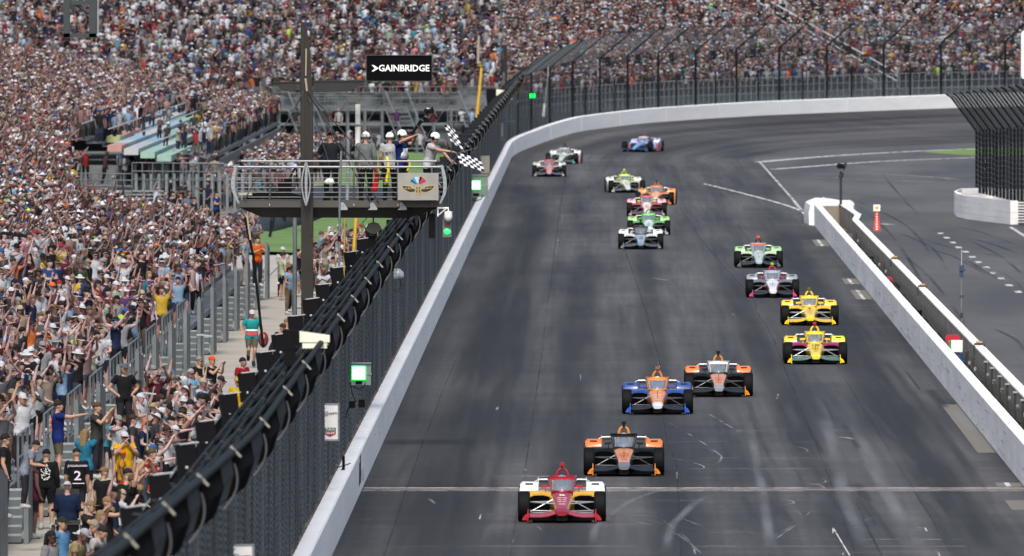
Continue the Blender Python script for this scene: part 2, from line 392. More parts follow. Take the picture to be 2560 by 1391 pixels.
# tyre marks
for pts, wd, m_ in (([(1705, 1210), (1623, 1236), (1572, 1257), (1529, 1288), (1492, 1316), (1482, 1345), (1480, 1391)], .26, W_SKID),
               ([(1790, 1232), (1740, 1257), (1708, 1288), (1680, 1316), (1670, 1345), (1666, 1391)], .30, W_SKID),
               ([(1640, 1040), (1720, 1085), (1790, 1130), (1803, 1145), (1795, 1158)], .05, W_FAINT), ([(1770, 1035), (1855, 1085)], .12, W_FAINT),
               ([(1675, 1115), (1760, 1122), (1802, 1140), (1800, 1155), (1788, 1160)], .05, W_FAINT),
               ([(1580, 1290), (1700, 1320), (1850, 1330), (2000, 1350)], .05, W_FAINT), ([(1930, 1345), (1990, 1310), (2040, 1270)], .05, W_FAINT),
               ([(1585, 1278), (1680, 1290), (1760, 1320)], .04, W_FAINT), ([(1340, 1315), (1365, 1335)], .04, W_FAINT),
               ([(1790, 1170), (1980, 1182), (2060, 1200), (2040, 1212), (1900, 1216)], .05, W_FAINT), ([(1700, 1100), (1900, 1108), (2010, 1122), (1990, 1135), (1800, 1140)], .05, W_FAINT),
               ([(1100, 1391), (1140, 1300), (1180, 1100), (1240, 800), (1300, 560)], .5, W_DARK), ([(1200, 1391), (1235, 1200), (1290, 900), (1340, 640)], .5, W_DARK),
               ([(2060, 740), (2160, 880), (2290, 1090), (2420, 1290), (2480, 1391)], .8, W_DARK), ([(2110, 760), (2250, 940), (2400, 1140), (2500, 1290)], .35, W_DARK),
               ([(1150, 1391), (1225, 1060), (1300, 720), (1350, 500)], .6, W_DARK),
               ([(2170, 1391), (2110, 1240), (2080, 1100), (2030, 980)], .5, W_SKID), ([(2300, 1391), (2200, 1200), (2130, 1050)], .5, W_SKID), ([(1930, 1391), (1900, 1200), (1870, 1050)], .35, W_SKID)):
    strip('tyre_mark', smooth_px(pts, 5), wd, m_, 0.008)
for k in range(34):
    x = rr.uniform(1900, 2420); y = rr.uniform(960, 1391); L_ = rr.uniform(40, 190); strip('tyre_mark', smooth_px([(x, y), (x - L_ * .30 * (2200 / x if x > 1502 else 1) * (x - 1502) / 620, y - L_ * .5), (x - L_ * .6 * (x - 1502) / 620, y - L_)], 3), rr.uniform(.12, .5), W_STREAK if k % 3 else W_DARK, 0.0075 + k * .00003)
for k in range(30):
    x = rr.uniform(950, 2450); y = rr.uniform(620, 1391)
    p = gp(x, y)
    if p.x < WX + .6 or p.x > 9.2: continue
    d = rr.uniform(-25, 25)
    strip('scratch', [(x, y), (x + d, y - rr.uniform(2, 16)), (x + d * 2.2, y - rr.uniform(6, 22))] if rr.random() < .5 else [(x, y), (x + rr.uniform(15, 60), y + rr.uniform(-1.5, 1.5))], rr.uniform(.02, .07) if k % 2 else rr.uniform(.1, .25), W_FAINT, 0.0095)
# concrete drain patches beside the pit wall, each with a white dash
def patch(x0, y0, x1, y1, dash=None, mat=None):
    n, f = FPX * CAMH / (y1 + 100), FPX * CAMH / (y0 + 100)
    a = (x0 - VX) * n / FPX
    X1 = 9.86
    o = MB().quad((a, n, 0.006), (X1, n, 0.006), (X1, f, 0.006), (a, f, 0.006)).build('concrete_patch', mat or W_TAN); o['kind'] = 'structure'
    if dash:
        w_ = X1 - a; dash = (a + .35 * w_, a + .55 * w_)
        o = MB().quad((dash[0], n, 0.010), (dash[1], n, 0.010), (dash[1], f, 0.010), (dash[0], f, 0.010)).build('painted_dash', W_WHITE); o['kind'] = 'structure'
patch(2041, 600, 2074, 616, (9.15, 9.4)); patch(2114, 697, 2151, 711, (9.0, 9.25)); patch(2142, 726, 2178, 749, (9.0, 9.3))
patch(2445, 1012, 2493, 1133, None); patch(2495, 1208, 2555, 1218, (9.3, 9.6)); patch(2530, 1252, 2560, 1276)
crossline('concrete_seam', 384, 9.55, 9.86, 16, wear('grey_patch', (.13, .13, .12), .1, .3), 0.009)
# pit entry lines
def pl(pts, wd, m_=W_WHITE): strip('painted_line', smooth_px(pts, 4), wd, m_, 0.008)
for k in range(22):
    t0 = k / 22; t1 = t0 + 0.034
    strip('painted_dash', [(1900 + 88 * t0, 406 + 100 * t0), (1900 + 88 * t1, 406 + 100 * t1)], 0.14, W_WHITE, 0.012)
pl([(1985, 503), (2036, 566)], .16)
pl([(1898, 406), (1960, 400), (2100, 389), (2300, 378), (2475, 372)], .75); pl([(1930, 424), (2010, 418), (2200, 404), (2475, 393)], .6)
pl([(1760, 460), (1850, 482), (1960, 512), (2036, 540)], .2, W_WHITE); pl([(1990, 437), (2200, 436), (2475, 455)], .9, W_FAINT); pl([(1990, 442), (2475, 462)], .6, W_FAINT)
for x, y in ((2352, 584), (2367, 595), (2382, 607), (2397, 619), (2414, 630), (2431, 643), (2447, 656), (2465, 669), (2484, 683), (2503, 697), (2523, 714), (2545, 730)):
    p = gp(x, y); o = MB().quad((p.x - .13, p.y - 1.6, .006), (p.x + .13, p.y - 1.6, .006), (p.x + .13, p.y + 1.6, .006), (p.x - .13, p.y + 1.6, .006)).build('painted_dash', W_WHITE); o['kind'] = 'structure'
pl([(2526, 568), (2600, 615)], .18); strip('thin_line', [(2250, 646), (2560, 644)], .35, W_FAINT, .006); strip('thin_line', [(2490, 670), (2560, 668)], .35, W_FAINT, .006)
strip('thin_line', [(2200, 560), (2230, 562)], .4, W_WHITE, .006)
for pts in ([(2090, 480), (2260, 560), (2330, 640)], [(2280, 590), (2400, 625), (2560, 650)], [(2240, 580), (2330, 620), (2370, 680)], [(2330, 600), (2440, 600), (2560, 640)], [(2400, 640), (2500, 700), (2560, 710)], [(2460, 810), (2560, 815)], [(2200, 430), (2260, 500), (2300, 540)], [(2300, 620), (2380, 640), (2470, 690)], [(2420, 600), (2500, 640), (2560, 690)], [(2350, 560), (2450, 580), (2560, 620)], [(2430, 660), (2520, 690), (2560, 730)], [(2480, 820), (2540, 850), (2560, 880)], [(2260, 640), (2330, 700), (2420, 820)], [(2130, 500), (2230, 590), (2290, 680), (2330, 760)]):
    strip('tyre_mark', smooth_px(pts, 5), .22, W_DARK, 0.009)
PW = 9.89
# ------------------------------------------------------------------ outer wall and catch fence
wall_white = pm('wall_white_paint', (0.90, 0.91, 0.90), 0.5, var=0.08, scale=0.6, streak=(1.0, 0.25, 3.0), bump=0.08)
def sweep(name, prof, ss, mat, parent=None, kind=None):
    """prof(s) -> list of points (o, z): swept along s, closed ring"""
    rings = [[T(s, o, z) for o, z in prof(s)] for s in ss]
    mb = MB().loft(rings); return mb.build(name, mat, parent)
ssw = steps(92, 1075, 12.0, 2.6)
ow = sweep('outer_wall', lambda s: [(0, wall_z(s) - .3), (0.0, wall_z(s) + .91), (0.03, wall_z(s) + .95), (.31, wall_z(s) + .95), (.34, wall_z(s) + .91), (.34, wall_z(s) - .3)], ssw, wall_white)
tag(ow, 'long white concrete outer wall curving right round the far turn', 'wall')
scuff = MB()
for i in range(14):
    s0 = 333 + rr.uniform(-3, 3); z0 = rr.uniform(.1, .6)
    scuff.quad((WX + .002 + i * .0004, s0, z0), (WX + .002 + i * .0004, s0 + rr.uniform(.5, 2.5), z0), (WX + .002 + i * .0004, s0 + rr.uniform(.5, 2.5), z0 + rr.uniform(.1, .3)), (WX + .002 + i * .0004, s0, z0 + rr.uniform(.1, .3)))
scuff.build('rubber_scuff', wear('rubber_scuff', (.05, .05, .055), .3, .55, (1, .6), amax=.8), ow)
jt = MB(); s = 200.0
while s < 1070:
    jt.box(T(s, -.001, wall_z(s) + .46), (.004, .03, .88)) if s < TURN_S else jt.box(T(s, .0, wall_z(s) + .46), (.03, .03, .88)); jt.box(T(s, .17, wall_z(s) + .951), (.30, .03, .004)); s += 12.2
for k in range(120):
    s = rr.uniform(290, 870); z = rr.uniform(.15, .7); jt.box((WX - .0005, s, z), (.003, rr.uniform(.5, 4), rr.uniform(.008, .03)))
sc2 = MB()
for k in range(150):
    s = 300 + 560 * rr.random() ** 1.5; z = rr.uniform(.05, .75); sc2.box((WX - .002, s, z), (.003, rr.uniform(.4, 5), rr.uniform(.006, .022)))
sc2.build('rubber_streak', pm('streak_grey', (.22, .22, .23), .8), ow)['kind'] = 'stuff'
jt.build('wall_joint', pm('joint_grey', (.55, .56, .57), .8), ow)['kind'] = 'stuff'
# rough strip of pipes, brackets and dirt between wall and fence
mess = MB()
ss2 = [s for s in np.arange(200, 880, 1.3)]
for k in range(0, len(ss2) - 1):
    s = ss2[k]; mess.tube([T(s, .42, .93 + .05 * math.sin(k * 1.7)), T(ss2[k + 1], .42, .93 + .05 * math.sin((k + 1) * 1.7))], .035, 4)
    if k % 3 == 0: mess.box(T(s, .46, .9 + .08 * rr.random()), (.28, .22, .12 + .1 * rr.random()))
mess.mat(1)
for k in range(0, 340, 2):
    s = 200 + k * 2; mess.box(T(s, .5, .62), (.26, 2.6, .45))
ms = mess.build('wall_pipe_run', [pm('rusty_pipe', (0.16, 0.13, 0.10), 0.8, var=.6, scale=2.0), pm('rust_dirt', (0.075, 0.045, 0.028), 0.9, var=.5, scale=1.5)])
tag(ms, 'rusty pipes and brackets running behind the white outer wall', 'pipe run')

FO = .36                                                   # fence plane, metres outside the wall face
def tip(s):                                                # (offset, height) of the fence's leaning top
    if s < TURN_S - 60: z = 5.7 + max(0, 200 - s) * .0125 - max(0, s - 480) * .0010; return (-.75, z)
    k = min(1, max(0, (s - (TURN_S - 60)) / 110)); k = k * k * (3 - 2 * k)
    return (-.75 - .95 * k, 5.3 + wall_z(s) + k * (.95))
def bend(s):
    k = min(1, max(0, (s - (TURN_S - 60)) / 110)); k = k * k * (3 - 2 * k)
    return (FO, (tip(s)[1] if k == 0 else 5.3 + wall_z(s) + k * .95) - .78 - .90 * k)
fence = empty('catch_fence', T(300, FO, 0)); tag(fence, 'tall dark catch fence standing on the white outer wall', 'fence')
fl = Vector(fence.location)
def fbuild(mb, name, mats, smooth=False):
    o = mb.build(name, mats, fence, smooth=smooth); o.location = -fl; return o
# horizontal tubes along the leaning top of the straight
sst = steps(92, TURN_S - 20, 10.0, 4.0)
for j, f in enumerate((0.0, .24, .46, .70, .98)):
    rad = (.030, .026, .028, .032, .048)[j]
    mb = MB()
    pts = []
    for s in sst:
        b, t = bend(s), tip(s); pts.append(T(s, b[0] + (t[0] - b[0]) * f, b[1] + (t[1] - b[1]) * f + .02))
    mb.tube(pts, rad, 8); fbuild(mb, 'top_tube', tube_black, True)
for f in (0.0, 1.0):
    mb = MB(); pts = []
    for s in steps(TURN_S - 30, 1072, 4, 3):
        b, t = bend(s), tip(s); pts.append(T(s, b[0] + (t[0] - b[0]) * f, b[1] + (t[1] - b[1]) * f))
    mb.tube(pts, .018, 4); fbuild(mb, 'fence_cable', steel_black)
# post tops: pale flange plate, pale curved strap and clamp rings on every post of the straight
def strap(s):
    o, z = tip(s); pts = []
    for k in range(9):
        t = k / 8; pts.append(T(s, o - .10 * math.sin(t * 2.2) + .22 * t * t, z - .14 - .60 * t))
    return pts
cap_s = [36000 * 4.8 / (1502 - x) for x in (1046, 1024, 997, 974.5, 947, 917, 884, 849.5, 807, 763, 716, 658, 585, 502, 417, 322)]
s_ = cap_s[0]; 
while s_ < TURN_S - 40: s_ += 15.0; cap_s.append(s_)
cap_s.sort()
pale_steel = pm('pale_flange', (0.26, 0.26, 0.22), 0.55, var=.2)
strap_m = pm('strap_grey', (0.11, 0.11, 0.11), 0.6, var=.2)
capme = MB().box((0, 0, 0), (.20, .03, .028), Matrix.Rotation(R(46), 3, 'Y')).mesh('flange_plate', [pale_steel])
for s in cap_s:
    o, z = tip(s)
    c = link('flange_plate', capme, fence, T(s, o - .02, z + .02) - fl)
    mb = MB(); mb.tube(strap(s), .014, 5); fbuild(mb, 'curved_strap', strap_m)
    mb = MB(); b = bend(s); mb.tube([T(s, b[0] + .12, .9), T(s, b[0] + .12, b[1])], .06, 6); mb.tube([T(s, b[0], b[1]), T(s, o, z)], .055, 6); fbuild(mb, 'post', steel_black)
# clamp rings
mb = MB()
for s in cap_s:
    b, t = bend(s), tip(s)
    for f in (.11, .33, .55): mb.box(T(s + 6, b[0] + (t[0] - b[0]) * f, b[1] + (t[1] - b[1]) * f + .07), (.06, .05, .02))
fbuild(mb, 'cable_clamp', steel_dark)['kind'] = 'stuff'
# sagging net hung from the tips, bulging between the posts: real strands
net_m = pm('net_black', (0.005, 0.0055, 0.0065), 0.8, var=.2, spec=.05)
netg = pm('net_slate', (0.018, 0.026, 0.034), 0.6, var=.25, scale=1.5)
mb = MB()
for a, b_ in zip(cap_s[:-1], cap_s[1:]):
    if b_ - a > 40: continue
    n = 26
    for k in range(n):
        s = a + (b_ - a) * k / n; o, z = tip(s); u = k / n
        bul = .30 * math.sin(math.pi * min(1, u * 1.6)) * (1 if u < .62 else .35)
        pts = [T(s, o + .06, z), T(s, o + .02 - bul * .35, z - .26), T(s, o + .10 - bul * .3, z - .56), T(s, o + .45, z - .86), T(s, FO - .05, z - 1.1)]
        mb.mi = 0 if u < .62 else 1
        mb.tube(pts, .030, 3, cap=False)
fbuild(mb, 'hanging_net', [net_m, netg])['kind'] = 'stuff'
# the mesh itself: vertical wires of real thickness, folded at the bend, and long horizontal wires
def moire_bands(m):
    """slanting light and dark moire bands, painted into the wire colour, that change direction from panel to panel"""
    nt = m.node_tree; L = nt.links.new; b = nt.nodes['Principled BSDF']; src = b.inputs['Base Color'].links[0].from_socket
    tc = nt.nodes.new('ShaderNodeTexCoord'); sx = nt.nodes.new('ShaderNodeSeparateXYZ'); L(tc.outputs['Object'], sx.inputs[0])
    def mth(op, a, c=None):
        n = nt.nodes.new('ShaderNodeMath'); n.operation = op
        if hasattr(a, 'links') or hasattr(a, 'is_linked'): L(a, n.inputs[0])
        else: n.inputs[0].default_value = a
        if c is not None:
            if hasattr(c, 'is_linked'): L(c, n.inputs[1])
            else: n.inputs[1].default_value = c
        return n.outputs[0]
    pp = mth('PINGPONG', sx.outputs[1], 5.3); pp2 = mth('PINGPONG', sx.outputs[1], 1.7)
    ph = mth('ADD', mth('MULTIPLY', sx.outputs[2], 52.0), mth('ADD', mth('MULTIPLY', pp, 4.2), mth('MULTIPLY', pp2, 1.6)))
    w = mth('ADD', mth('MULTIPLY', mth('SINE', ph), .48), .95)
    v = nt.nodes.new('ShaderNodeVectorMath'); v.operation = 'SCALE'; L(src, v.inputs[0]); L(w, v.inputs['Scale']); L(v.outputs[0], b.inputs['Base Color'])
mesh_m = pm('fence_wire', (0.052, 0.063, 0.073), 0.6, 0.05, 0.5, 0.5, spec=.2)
moire_bands(mesh_m)  # puts light and dark moire bands into the wire colour
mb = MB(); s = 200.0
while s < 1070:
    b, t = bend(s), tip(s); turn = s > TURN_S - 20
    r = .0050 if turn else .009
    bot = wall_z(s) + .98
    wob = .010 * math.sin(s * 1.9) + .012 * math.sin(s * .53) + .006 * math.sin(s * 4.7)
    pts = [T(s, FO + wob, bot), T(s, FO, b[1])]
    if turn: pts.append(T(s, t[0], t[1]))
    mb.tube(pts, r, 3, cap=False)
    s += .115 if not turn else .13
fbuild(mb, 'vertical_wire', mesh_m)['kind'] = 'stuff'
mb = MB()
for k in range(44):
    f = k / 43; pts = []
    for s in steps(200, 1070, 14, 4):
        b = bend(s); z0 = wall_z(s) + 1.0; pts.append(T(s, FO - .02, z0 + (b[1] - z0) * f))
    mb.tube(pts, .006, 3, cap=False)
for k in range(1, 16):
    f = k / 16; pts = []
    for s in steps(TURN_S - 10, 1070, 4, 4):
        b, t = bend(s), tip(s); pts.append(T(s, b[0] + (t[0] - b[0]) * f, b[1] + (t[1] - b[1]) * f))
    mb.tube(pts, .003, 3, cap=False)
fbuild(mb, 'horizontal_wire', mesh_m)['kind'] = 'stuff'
# vertical ribs and folds that show as lines on the near fence
ribm = pm('fence_rib', (0.016, 0.020, 0.028), 0.6); ribl = pm('fence_rib_pale', (0.075, 0.095, 0.115), 0.5, .1)
rib = {}
s = 205.0; k = 0
while s < 880:
    b = bend(s); zt = b[1] - (.15 if k % 3 else .0)
    m_ = ribm if k % 3 != 1 else ribl
    o = MB().box((0, 0, (zt - 1.0) / 2), (.05, .12, zt - 1.0)).build('fence_rib', m_, fence, T(s, FO - .005, 1.0) - fl)
    s += rr.uniform(4, 9); k += 1
# posts of the turn: tall with leaning arm, short ones between
for a in (-.03, .005, .04, .075, .11, .145, .18, .215, .246, .277, .311, .345, .378, .412, .450, .486, .524, .56, .60, .64):
    s = TURN_S + a * TURN_R; b, t = bend(s), tip(s)
    mb = MB(); mb.tube([T(s, FO + .05, wall_z(s) + .6), T(s, FO + .05, b[1])], .075, 6); mb.tube([T(s, FO + .05, b[1] - .02), T(s, t[0], t[1])], [.065, .045], 6)
    fbuild(mb, 'leaning_post', steel_black)
    if a > .16:
        s2 = s + TURN_R * .017; mb = MB(); mb.tube([T(s2, FO + .05, wall_z(s2) + .6), T(s2, FO + .05, wall_z(s2) + 3.1)], .06, 5); fbuild(mb, 'short_post', steel_black)
# loudspeakers on the back of the fence
spk = MB().mat(0)
spk.box((0, 0, 0), (.30, .22, .52), Matrix.Rotation(R(-7), 3, 'Y')).mat(1).ball((-.01, -.13, -.10), (.028, .02, .028), 6, 4).box((.03, 0, .268), (.30, .235, .012), Matrix.Rotation(R(-7), 3, 'Y'))
spm = spk.mesh('loudspeaker', [pm('speaker_black', (.007, .007, .009), .6, spec=.04), pm('speaker_trim', (.35, .36, .36), .4)])
brk = MB().tube([(0, .1, -.1), (.35, .1, -.3)], .025, 5).mesh('bracket', [steel_black])
xs = (1165, 1096, 1031, 982, 924, 879, 835, 797, 758, 722, 691, 655, 622, 594, 570)
zt = {0: 5.07}
for i, xd in enumerate(xs):
    s = 36000 * 6.32 / xd
    sp = link('loudspeaker', spm, None, T(s, .80, 4.62), rz=R(8))
    lab = ['lowest black loudspeaker behind the dark tubes, nearest the bottom edge', 'black loudspeaker behind the fence beside the man in the coral shirt', 'black loudspeaker behind the fence below the man in the black tank top'][i] if i < 3 else None
    near = {3: 'black loudspeaker behind the fence tubes, fourth from the bottom', 4: 'shiny topped black loudspeaker below the man in the yellow polo', 5: 'black loudspeaker directly right of the yellow polo man', 6: 'black loudspeaker just left of and below the white camera housing',
            7: 'black loudspeaker beside the crouching pair in dark shirts', 8: 'black loudspeaker immediately above the white camera housing', 9: 'black loudspeaker at the foot of the flag stand mast', 10: 'black loudspeaker just right of the flag stand mast foot',
            11: 'black loudspeaker behind the fence left of the grey rope pole', 12: 'black loudspeaker behind the fence at the foot of the yellow pole', 13: 'upright black loudspeaker between yellow pole and grey lamp', 14: 'highest near black loudspeaker just below the flag stand deck'}
    tag(sp, lab or near[i], 'loudspeaker', 'black loudspeakers along the catch fence'); link('bracket', brk, sp, (0, 0, 0))
for j, a in enumerate((.23, .262, .294, .33, .362, .397, .43, .468, .505)):
    s = TURN_S + a * TURN_R; b = bend(s)
    sp = link('loudspeaker', spm, None, T(s, .75, b[1] - .35), rz=-a); sp.scale = (1, 1, 1.15)
    tag(sp, 'small black loudspeaker on the far turn fence, %s along from the left' % ['first', 'second', 'third', 'fourth', 'fifth', 'sixth', 'seventh', 'eighth', 'ninth'][j], 'loudspeaker', 'black loudspeakers along the catch fence')
    link('bracket', brk, sp, (0, 0, 0)).scale = (-1, 1, 1)

# ------------------------------------------------------------------ things mounted on the fence
green_emit = pm('green_lamp', (0.35, 1.0, 0.42), 0.4, var=0.0, emit=3.4)
green_dim = pm('green_lamp_edge', (0.0, 0.85, 0.10), 0.4, var=0.0, emit=1.1)
box_green = pm('box_grey_green', (0.17, 0.24, 0.20), 0.5, var=.15)
def light_panel(name, px, py, size, label, box=True):
    Y = 36000 * 5.72 / (1502 - px); p = at(px, py, Y); k = Y / 36000
    e = empty(name, p, label=label, cat='track light', group='green track lights on the fence')
    mb = MB()
    if box: mb.box((0, 0, 0), (60 * k, .14, 56 * k)).mat(1).box((0, -.08, 0), (64 * k, .02, 4 * k)).box((0, -.09, 27 * k), (62 * k, .06, 3 * k)).mat(0)
    mb.tube([(-34 * k, 0, 22 * k), (-34 * k, 0, -34 * k)], 3 * k, 6).tube([(-50 * k, 0, 30 * k), (-34 * k, 0, 28 * k)], 3 * k, 6).tube([(-50 * k, 0, -40 * k), (-34 * k, 0, -38 * k)], 3 * k, 6)
    mb.build('housing', [box_green, steel_grey], e)
    s = size * k
    MB().box((0, -.085, 2 * k), (s * 1.16, .02, s * 1.16)).build('lamp_rim', green_dim, e)
    MB().box((0, -.10, 2 * k), (s, .02, s)).build('lamp', green_emit, e)
    MB().tube([(-20 * k, -.08, -30 * k), (0, -.1, -38 * k), (14 * k, -.08, -32 * k), (16 * k, -.08, -22 * k)], 1.3 * k, 5).box((0, -.08, -22 * k), (16 * k, .03, 7 * k)).build('cable_gland', steel_black, e)
    return e
light_panel('track_light', 897, 935, 31, 'large bright green light panel on the near fence above the two logo board')
k2 = light_panel('track_light', 1190, 465, 20, 'green light panel on the fence right of the flag stand deck')
p = at(1331, 240, 905)
e = empty('track_light', p, label='tiny split green light far up the fence at the start of the turn', cat='track light', group='green track lights on the fence')
MB().box((0, 0, 0), (.44, .06, .36)).build('housing', steel_black, e); MB().box((-.10, -.06, 0), (.14, .03, .28)).box((.11, -.06, 0), (.14, .03, .28)).build('lamp', green_dim, e)
# sponsor boards
navy = pm('print_navy', hexc('0b3a66'), .5, var=0); tgreen = pm('print_green', hexc('0e6a50'), .5, var=0); tred = pm('print_red', hexc('9c1c2c'), .5, var=0)
printblack = pm('print_black', (.01, .01, .012), .5, var=0); printwhite = pm('print_white', (.8, .8, .8), .5, var=0)
def board(px, py, w, h, label, full=True):
    Y = 36000 * 5.78 / (1502 - px); k = Y / 36000; p = at(px, py, Y)
    e = empty('sponsor_board', p, label=label, cat='sign', group='white sponsor boards hung on the fence')
    MB().box((0, 0, 0), (w * k * .86, .03, h * k * .93)).build('panel', printwhite, e)
    mb = MB()
    for sx in (-1, 1): mb.box((sx * w * k * .46, 0, 0), (w * k * .09, .05, h * k))
    for sz in (-1, 1): mb.box((0, 0.001, sz * h * k * .475), (w * k, .048, h * k * .045))
    mb.build('frame', steel_grey, e)
    for sx in (-1, 1):
        for sz in (-1, 0, 1): MB().box((sx * w * k * .46, -.03, sz * h * k * .46), (.018, .012, .018)).build('bolt', steel_dark, e)
    MB().tube([(-w * k * .3, 0, h * k * .5), (-w * k * .2, 0, h * k * .53), (-.02, 0, h * k * .505)], .008, 4).tube([(w * k * .1, 0, h * k * .5), (w * k * .16, 0, h * k * .54), (w * k * .3, 0, h * k * .5)], .008, 4).build('tie_wire', steel_dark, e)
    u = w * k
    zt = h * k * .22
    # round emblem: ring with a small loop inside
    ring = [(-.20 * u + .115 * u * math.cos(t) * .9, -.026, zt + .115 * u * math.sin(t)) for t in np.linspace(0, 2 * math.pi, 25)]
    MB().tube(ring, .012 * u, 4, cap=False).tube([(-.20 * u + .05 * u * math.cos(t), -.027, zt + .01 * u + .05 * u * math.sin(t)) for t in np.linspace(-3.7, .6, 12)], .012 * u, 4).build('emblem', navy, e)
    text('lettering', 'NTT', .17 * u, (.17 * u, -.028, zt), (R(90), 0, 0), printblack, e, .002, sx=1.25, bold=.004 * u)
    if full:
        zc = -h * k * .24; a = .31 * u
        def shield(poly, m_, y_): MB().ext(poly, (0, y_, zc), (1, 0, 0), (0, 0, 1), .004).build('shield', m_, e)
        shield([(-a, .50 * a), (a, .50 * a), (a, .0), (-a, .0)] if 0 else [(-a, .0), (a, .0), (a, .62 * a), (-a, .62 * a)], tgreen, -.020)
        shield([(-a, -.05 * a), (-a, -.55 * a), (0, -1.0 * a), (a, -.55 * a), (a, -.05 * a)], tred, -.020)
        text('lettering', 'TAG', .20 * u, (0, -.028, zc + .30 * a), (R(90), 0, 0), printwhite, e, .002, sx=1.25, bold=.003 * u)
        text('lettering', 'HEUER', .15 * u, (0, -.028, zc - .34 * a), (R(90), 0, 0), printwhite, e, .002, sx=1.15, bold=.003 * u)
board(825, 1056, 46, 95, 'white board with two brand emblems on the near fence under the green light')
board(604, 1420, 62, 118, 'white sponsor board cut off by the bottom edge of the picture', True)
# boxes and cables beside the light
e = empty('control_box', at(880, 1012, 330), label='small black electrical boxes on the fence just below the green light', cat='electrical box')
MB().box((0, 0, 0), (.14, .1, .16)).box((.22, 0, .02), (.15, .08, .18)).build('box', steel_black, e); MB().tube([(-.15, 0, -.3), (-.1, -.05, -.1), (0, -.05, 0)], .012, 4).tube([(-.05, 0, .5), (.02, -.03, .2), (.1, -.03, .05)], .01, 4).build('cable', steel_black, e)
e = empty('wall_camera', Vector((-5.72, 320, .95)), label='small black camera with spread arms on top of the outer wall', cat='camera')
MB().box((0, 0, .12), (.06, .10, .22)).tube([(0, 0, .2), (0, 0, .32)], .03, 6).build('body', steel_black, e)
MB().tube([(-.16, 0, .06), (0, 0, .1), (.16, 0, .16)], .012, 5).tube([(-.05, 0, 0), (0, 0, .08)], .012, 5).build('arm', steel_black, e)
def white_cam(px, py, sc, Y, label):
    e = empty('camera_housing', at(px, py, Y), label=label, cat='camera', group='white camera housings on the fence top'); k = sc
    MB().loft([[(x, y, z) for x, y, z in r] for r in ([(-.25*k, -.10*k, -.02*k), (-.25*k, .10*k, -.02*k), (-.25*k, .10*k, .17*k), (-.25*k, -.10*k, .17*k)], [(.27*k, -.10*k, -.02*k), (.27*k, .10*k, -.02*k), (.27*k, .10*k, .10*k), (.27*k, -.10*k, .10*k)])]).build('hood', cream_plastic, e)
    MB().box((.01*k, 0, -.075*k), (.42*k, .17*k, .10*k)).build('body', cream_plastic, e)
    MB().box((-.285*k, 0, .05*k), (.07*k, .22*k, .26*k)).box((-.43*k, .02, .02*k), (.22*k, .2*k, .34*k)).box((-.42*k, .02, -.28*k), (.2*k, .18*k, .30*k)).build('mount', steel_black, e)
    MB().tube([(.02*k, 0, -.12*k), (.0, -.02, -.20*k), (.1*k, -.02, -.26*k), (.17*k, 0, -.20*k), (.19*k, 0, -.13*k)], .014*k, 6).build('cable_loop', alu, e)
    return e
white_cam(785, 853, 1.0, 248, 'large off white camera housing on the near fence top')
white_cam(1262, 238, 1.9, 800, 'small off white camera housing high on the distant fence top')
e = empty('covered_camera', at(992, 686, 410), label='camera wrapped in a grey plastic sheet hanging over the fence', cat='camera')
mb = MB(); rings = []
for i in range(7):
    z = .16 - i * .045; rw = [.02, .12, .16, .19, .20, .21, .19][i]
    rings.append([(rw * math.cos(t) * (1 + .14 * math.sin(5 * t + i)), rw * .7 * math.sin(t), z + .02 * math.sin(4 * t)) for t in np.linspace(0, 2 * math.pi, 17)[:-1]])
mb.loft(rings).build('plastic_cover', pm('grey_plastic_sheet', (.30, .34, .36), .35, var=.45, scale=9.0), e)
MB().box((0, 0, -.12), (.36, .16, .03)).build('tray', steel_dark, e)
MB().tube([(.1, 0, -.12), (.12, 0, -.35), (.02, 0, -.5), (-.1, 0, -.45), (-.25, 0, -.3)], .008, 4).build('cable', steel_black, e)
for px, py, Y, lab in ((1160, 475, 640, 'slim pale antenna box on the fence beside the second green light'), (1255, 325, 760, 'slim pale antenna box high on the distant fence')):
    e = empty('antenna_box', at(px, py, Y), label=lab, cat='antenna'); MB().tube([(0, 0, -.35), (0, 0, .35)], .06, 8).build('tube', alu, e); MB().box((.0, 0, -.5), (.25, .05, .03)).box((.5, 0, .45), (.4, .04, .03)).build('bracket', alu, e)
e = empty('fence_cloth', at(1213, 412, 690), label='pale beige notice hanging on the fence right of the chequered flag', cat='notice'); MB().box((0, 0, 0), (.42, .03, .85)).build('sheet', pm('beige_sheet', (.24, .23, .20), .8), e)
MB().tube([(-.19, 0, .43), (0, 0, .5), (.19, 0, .43)], .01, 4).build('tie_wire', steel_dark, e)
e = empty('antenna_mast', at(1368, 225, 930), label='white topped antenna mast standing behind the turn wall', cat='antenna')
MB().tube([(-.25, 0, -1.8), (.1, 0, 1.4)], .07, 6).build('pole', steel_grey, e); MB().tube([(.08, 0, .9), (.13, 0, 1.6)], .09, 6).tube([(-.24, 0, -1.7), (-.16, 0, -.9)], .1, 6).build('sleeve', white_plastic, e); MB().box((-.05, 0, .5), (.5, .1, .1)).build('arm', steel_dark, e)

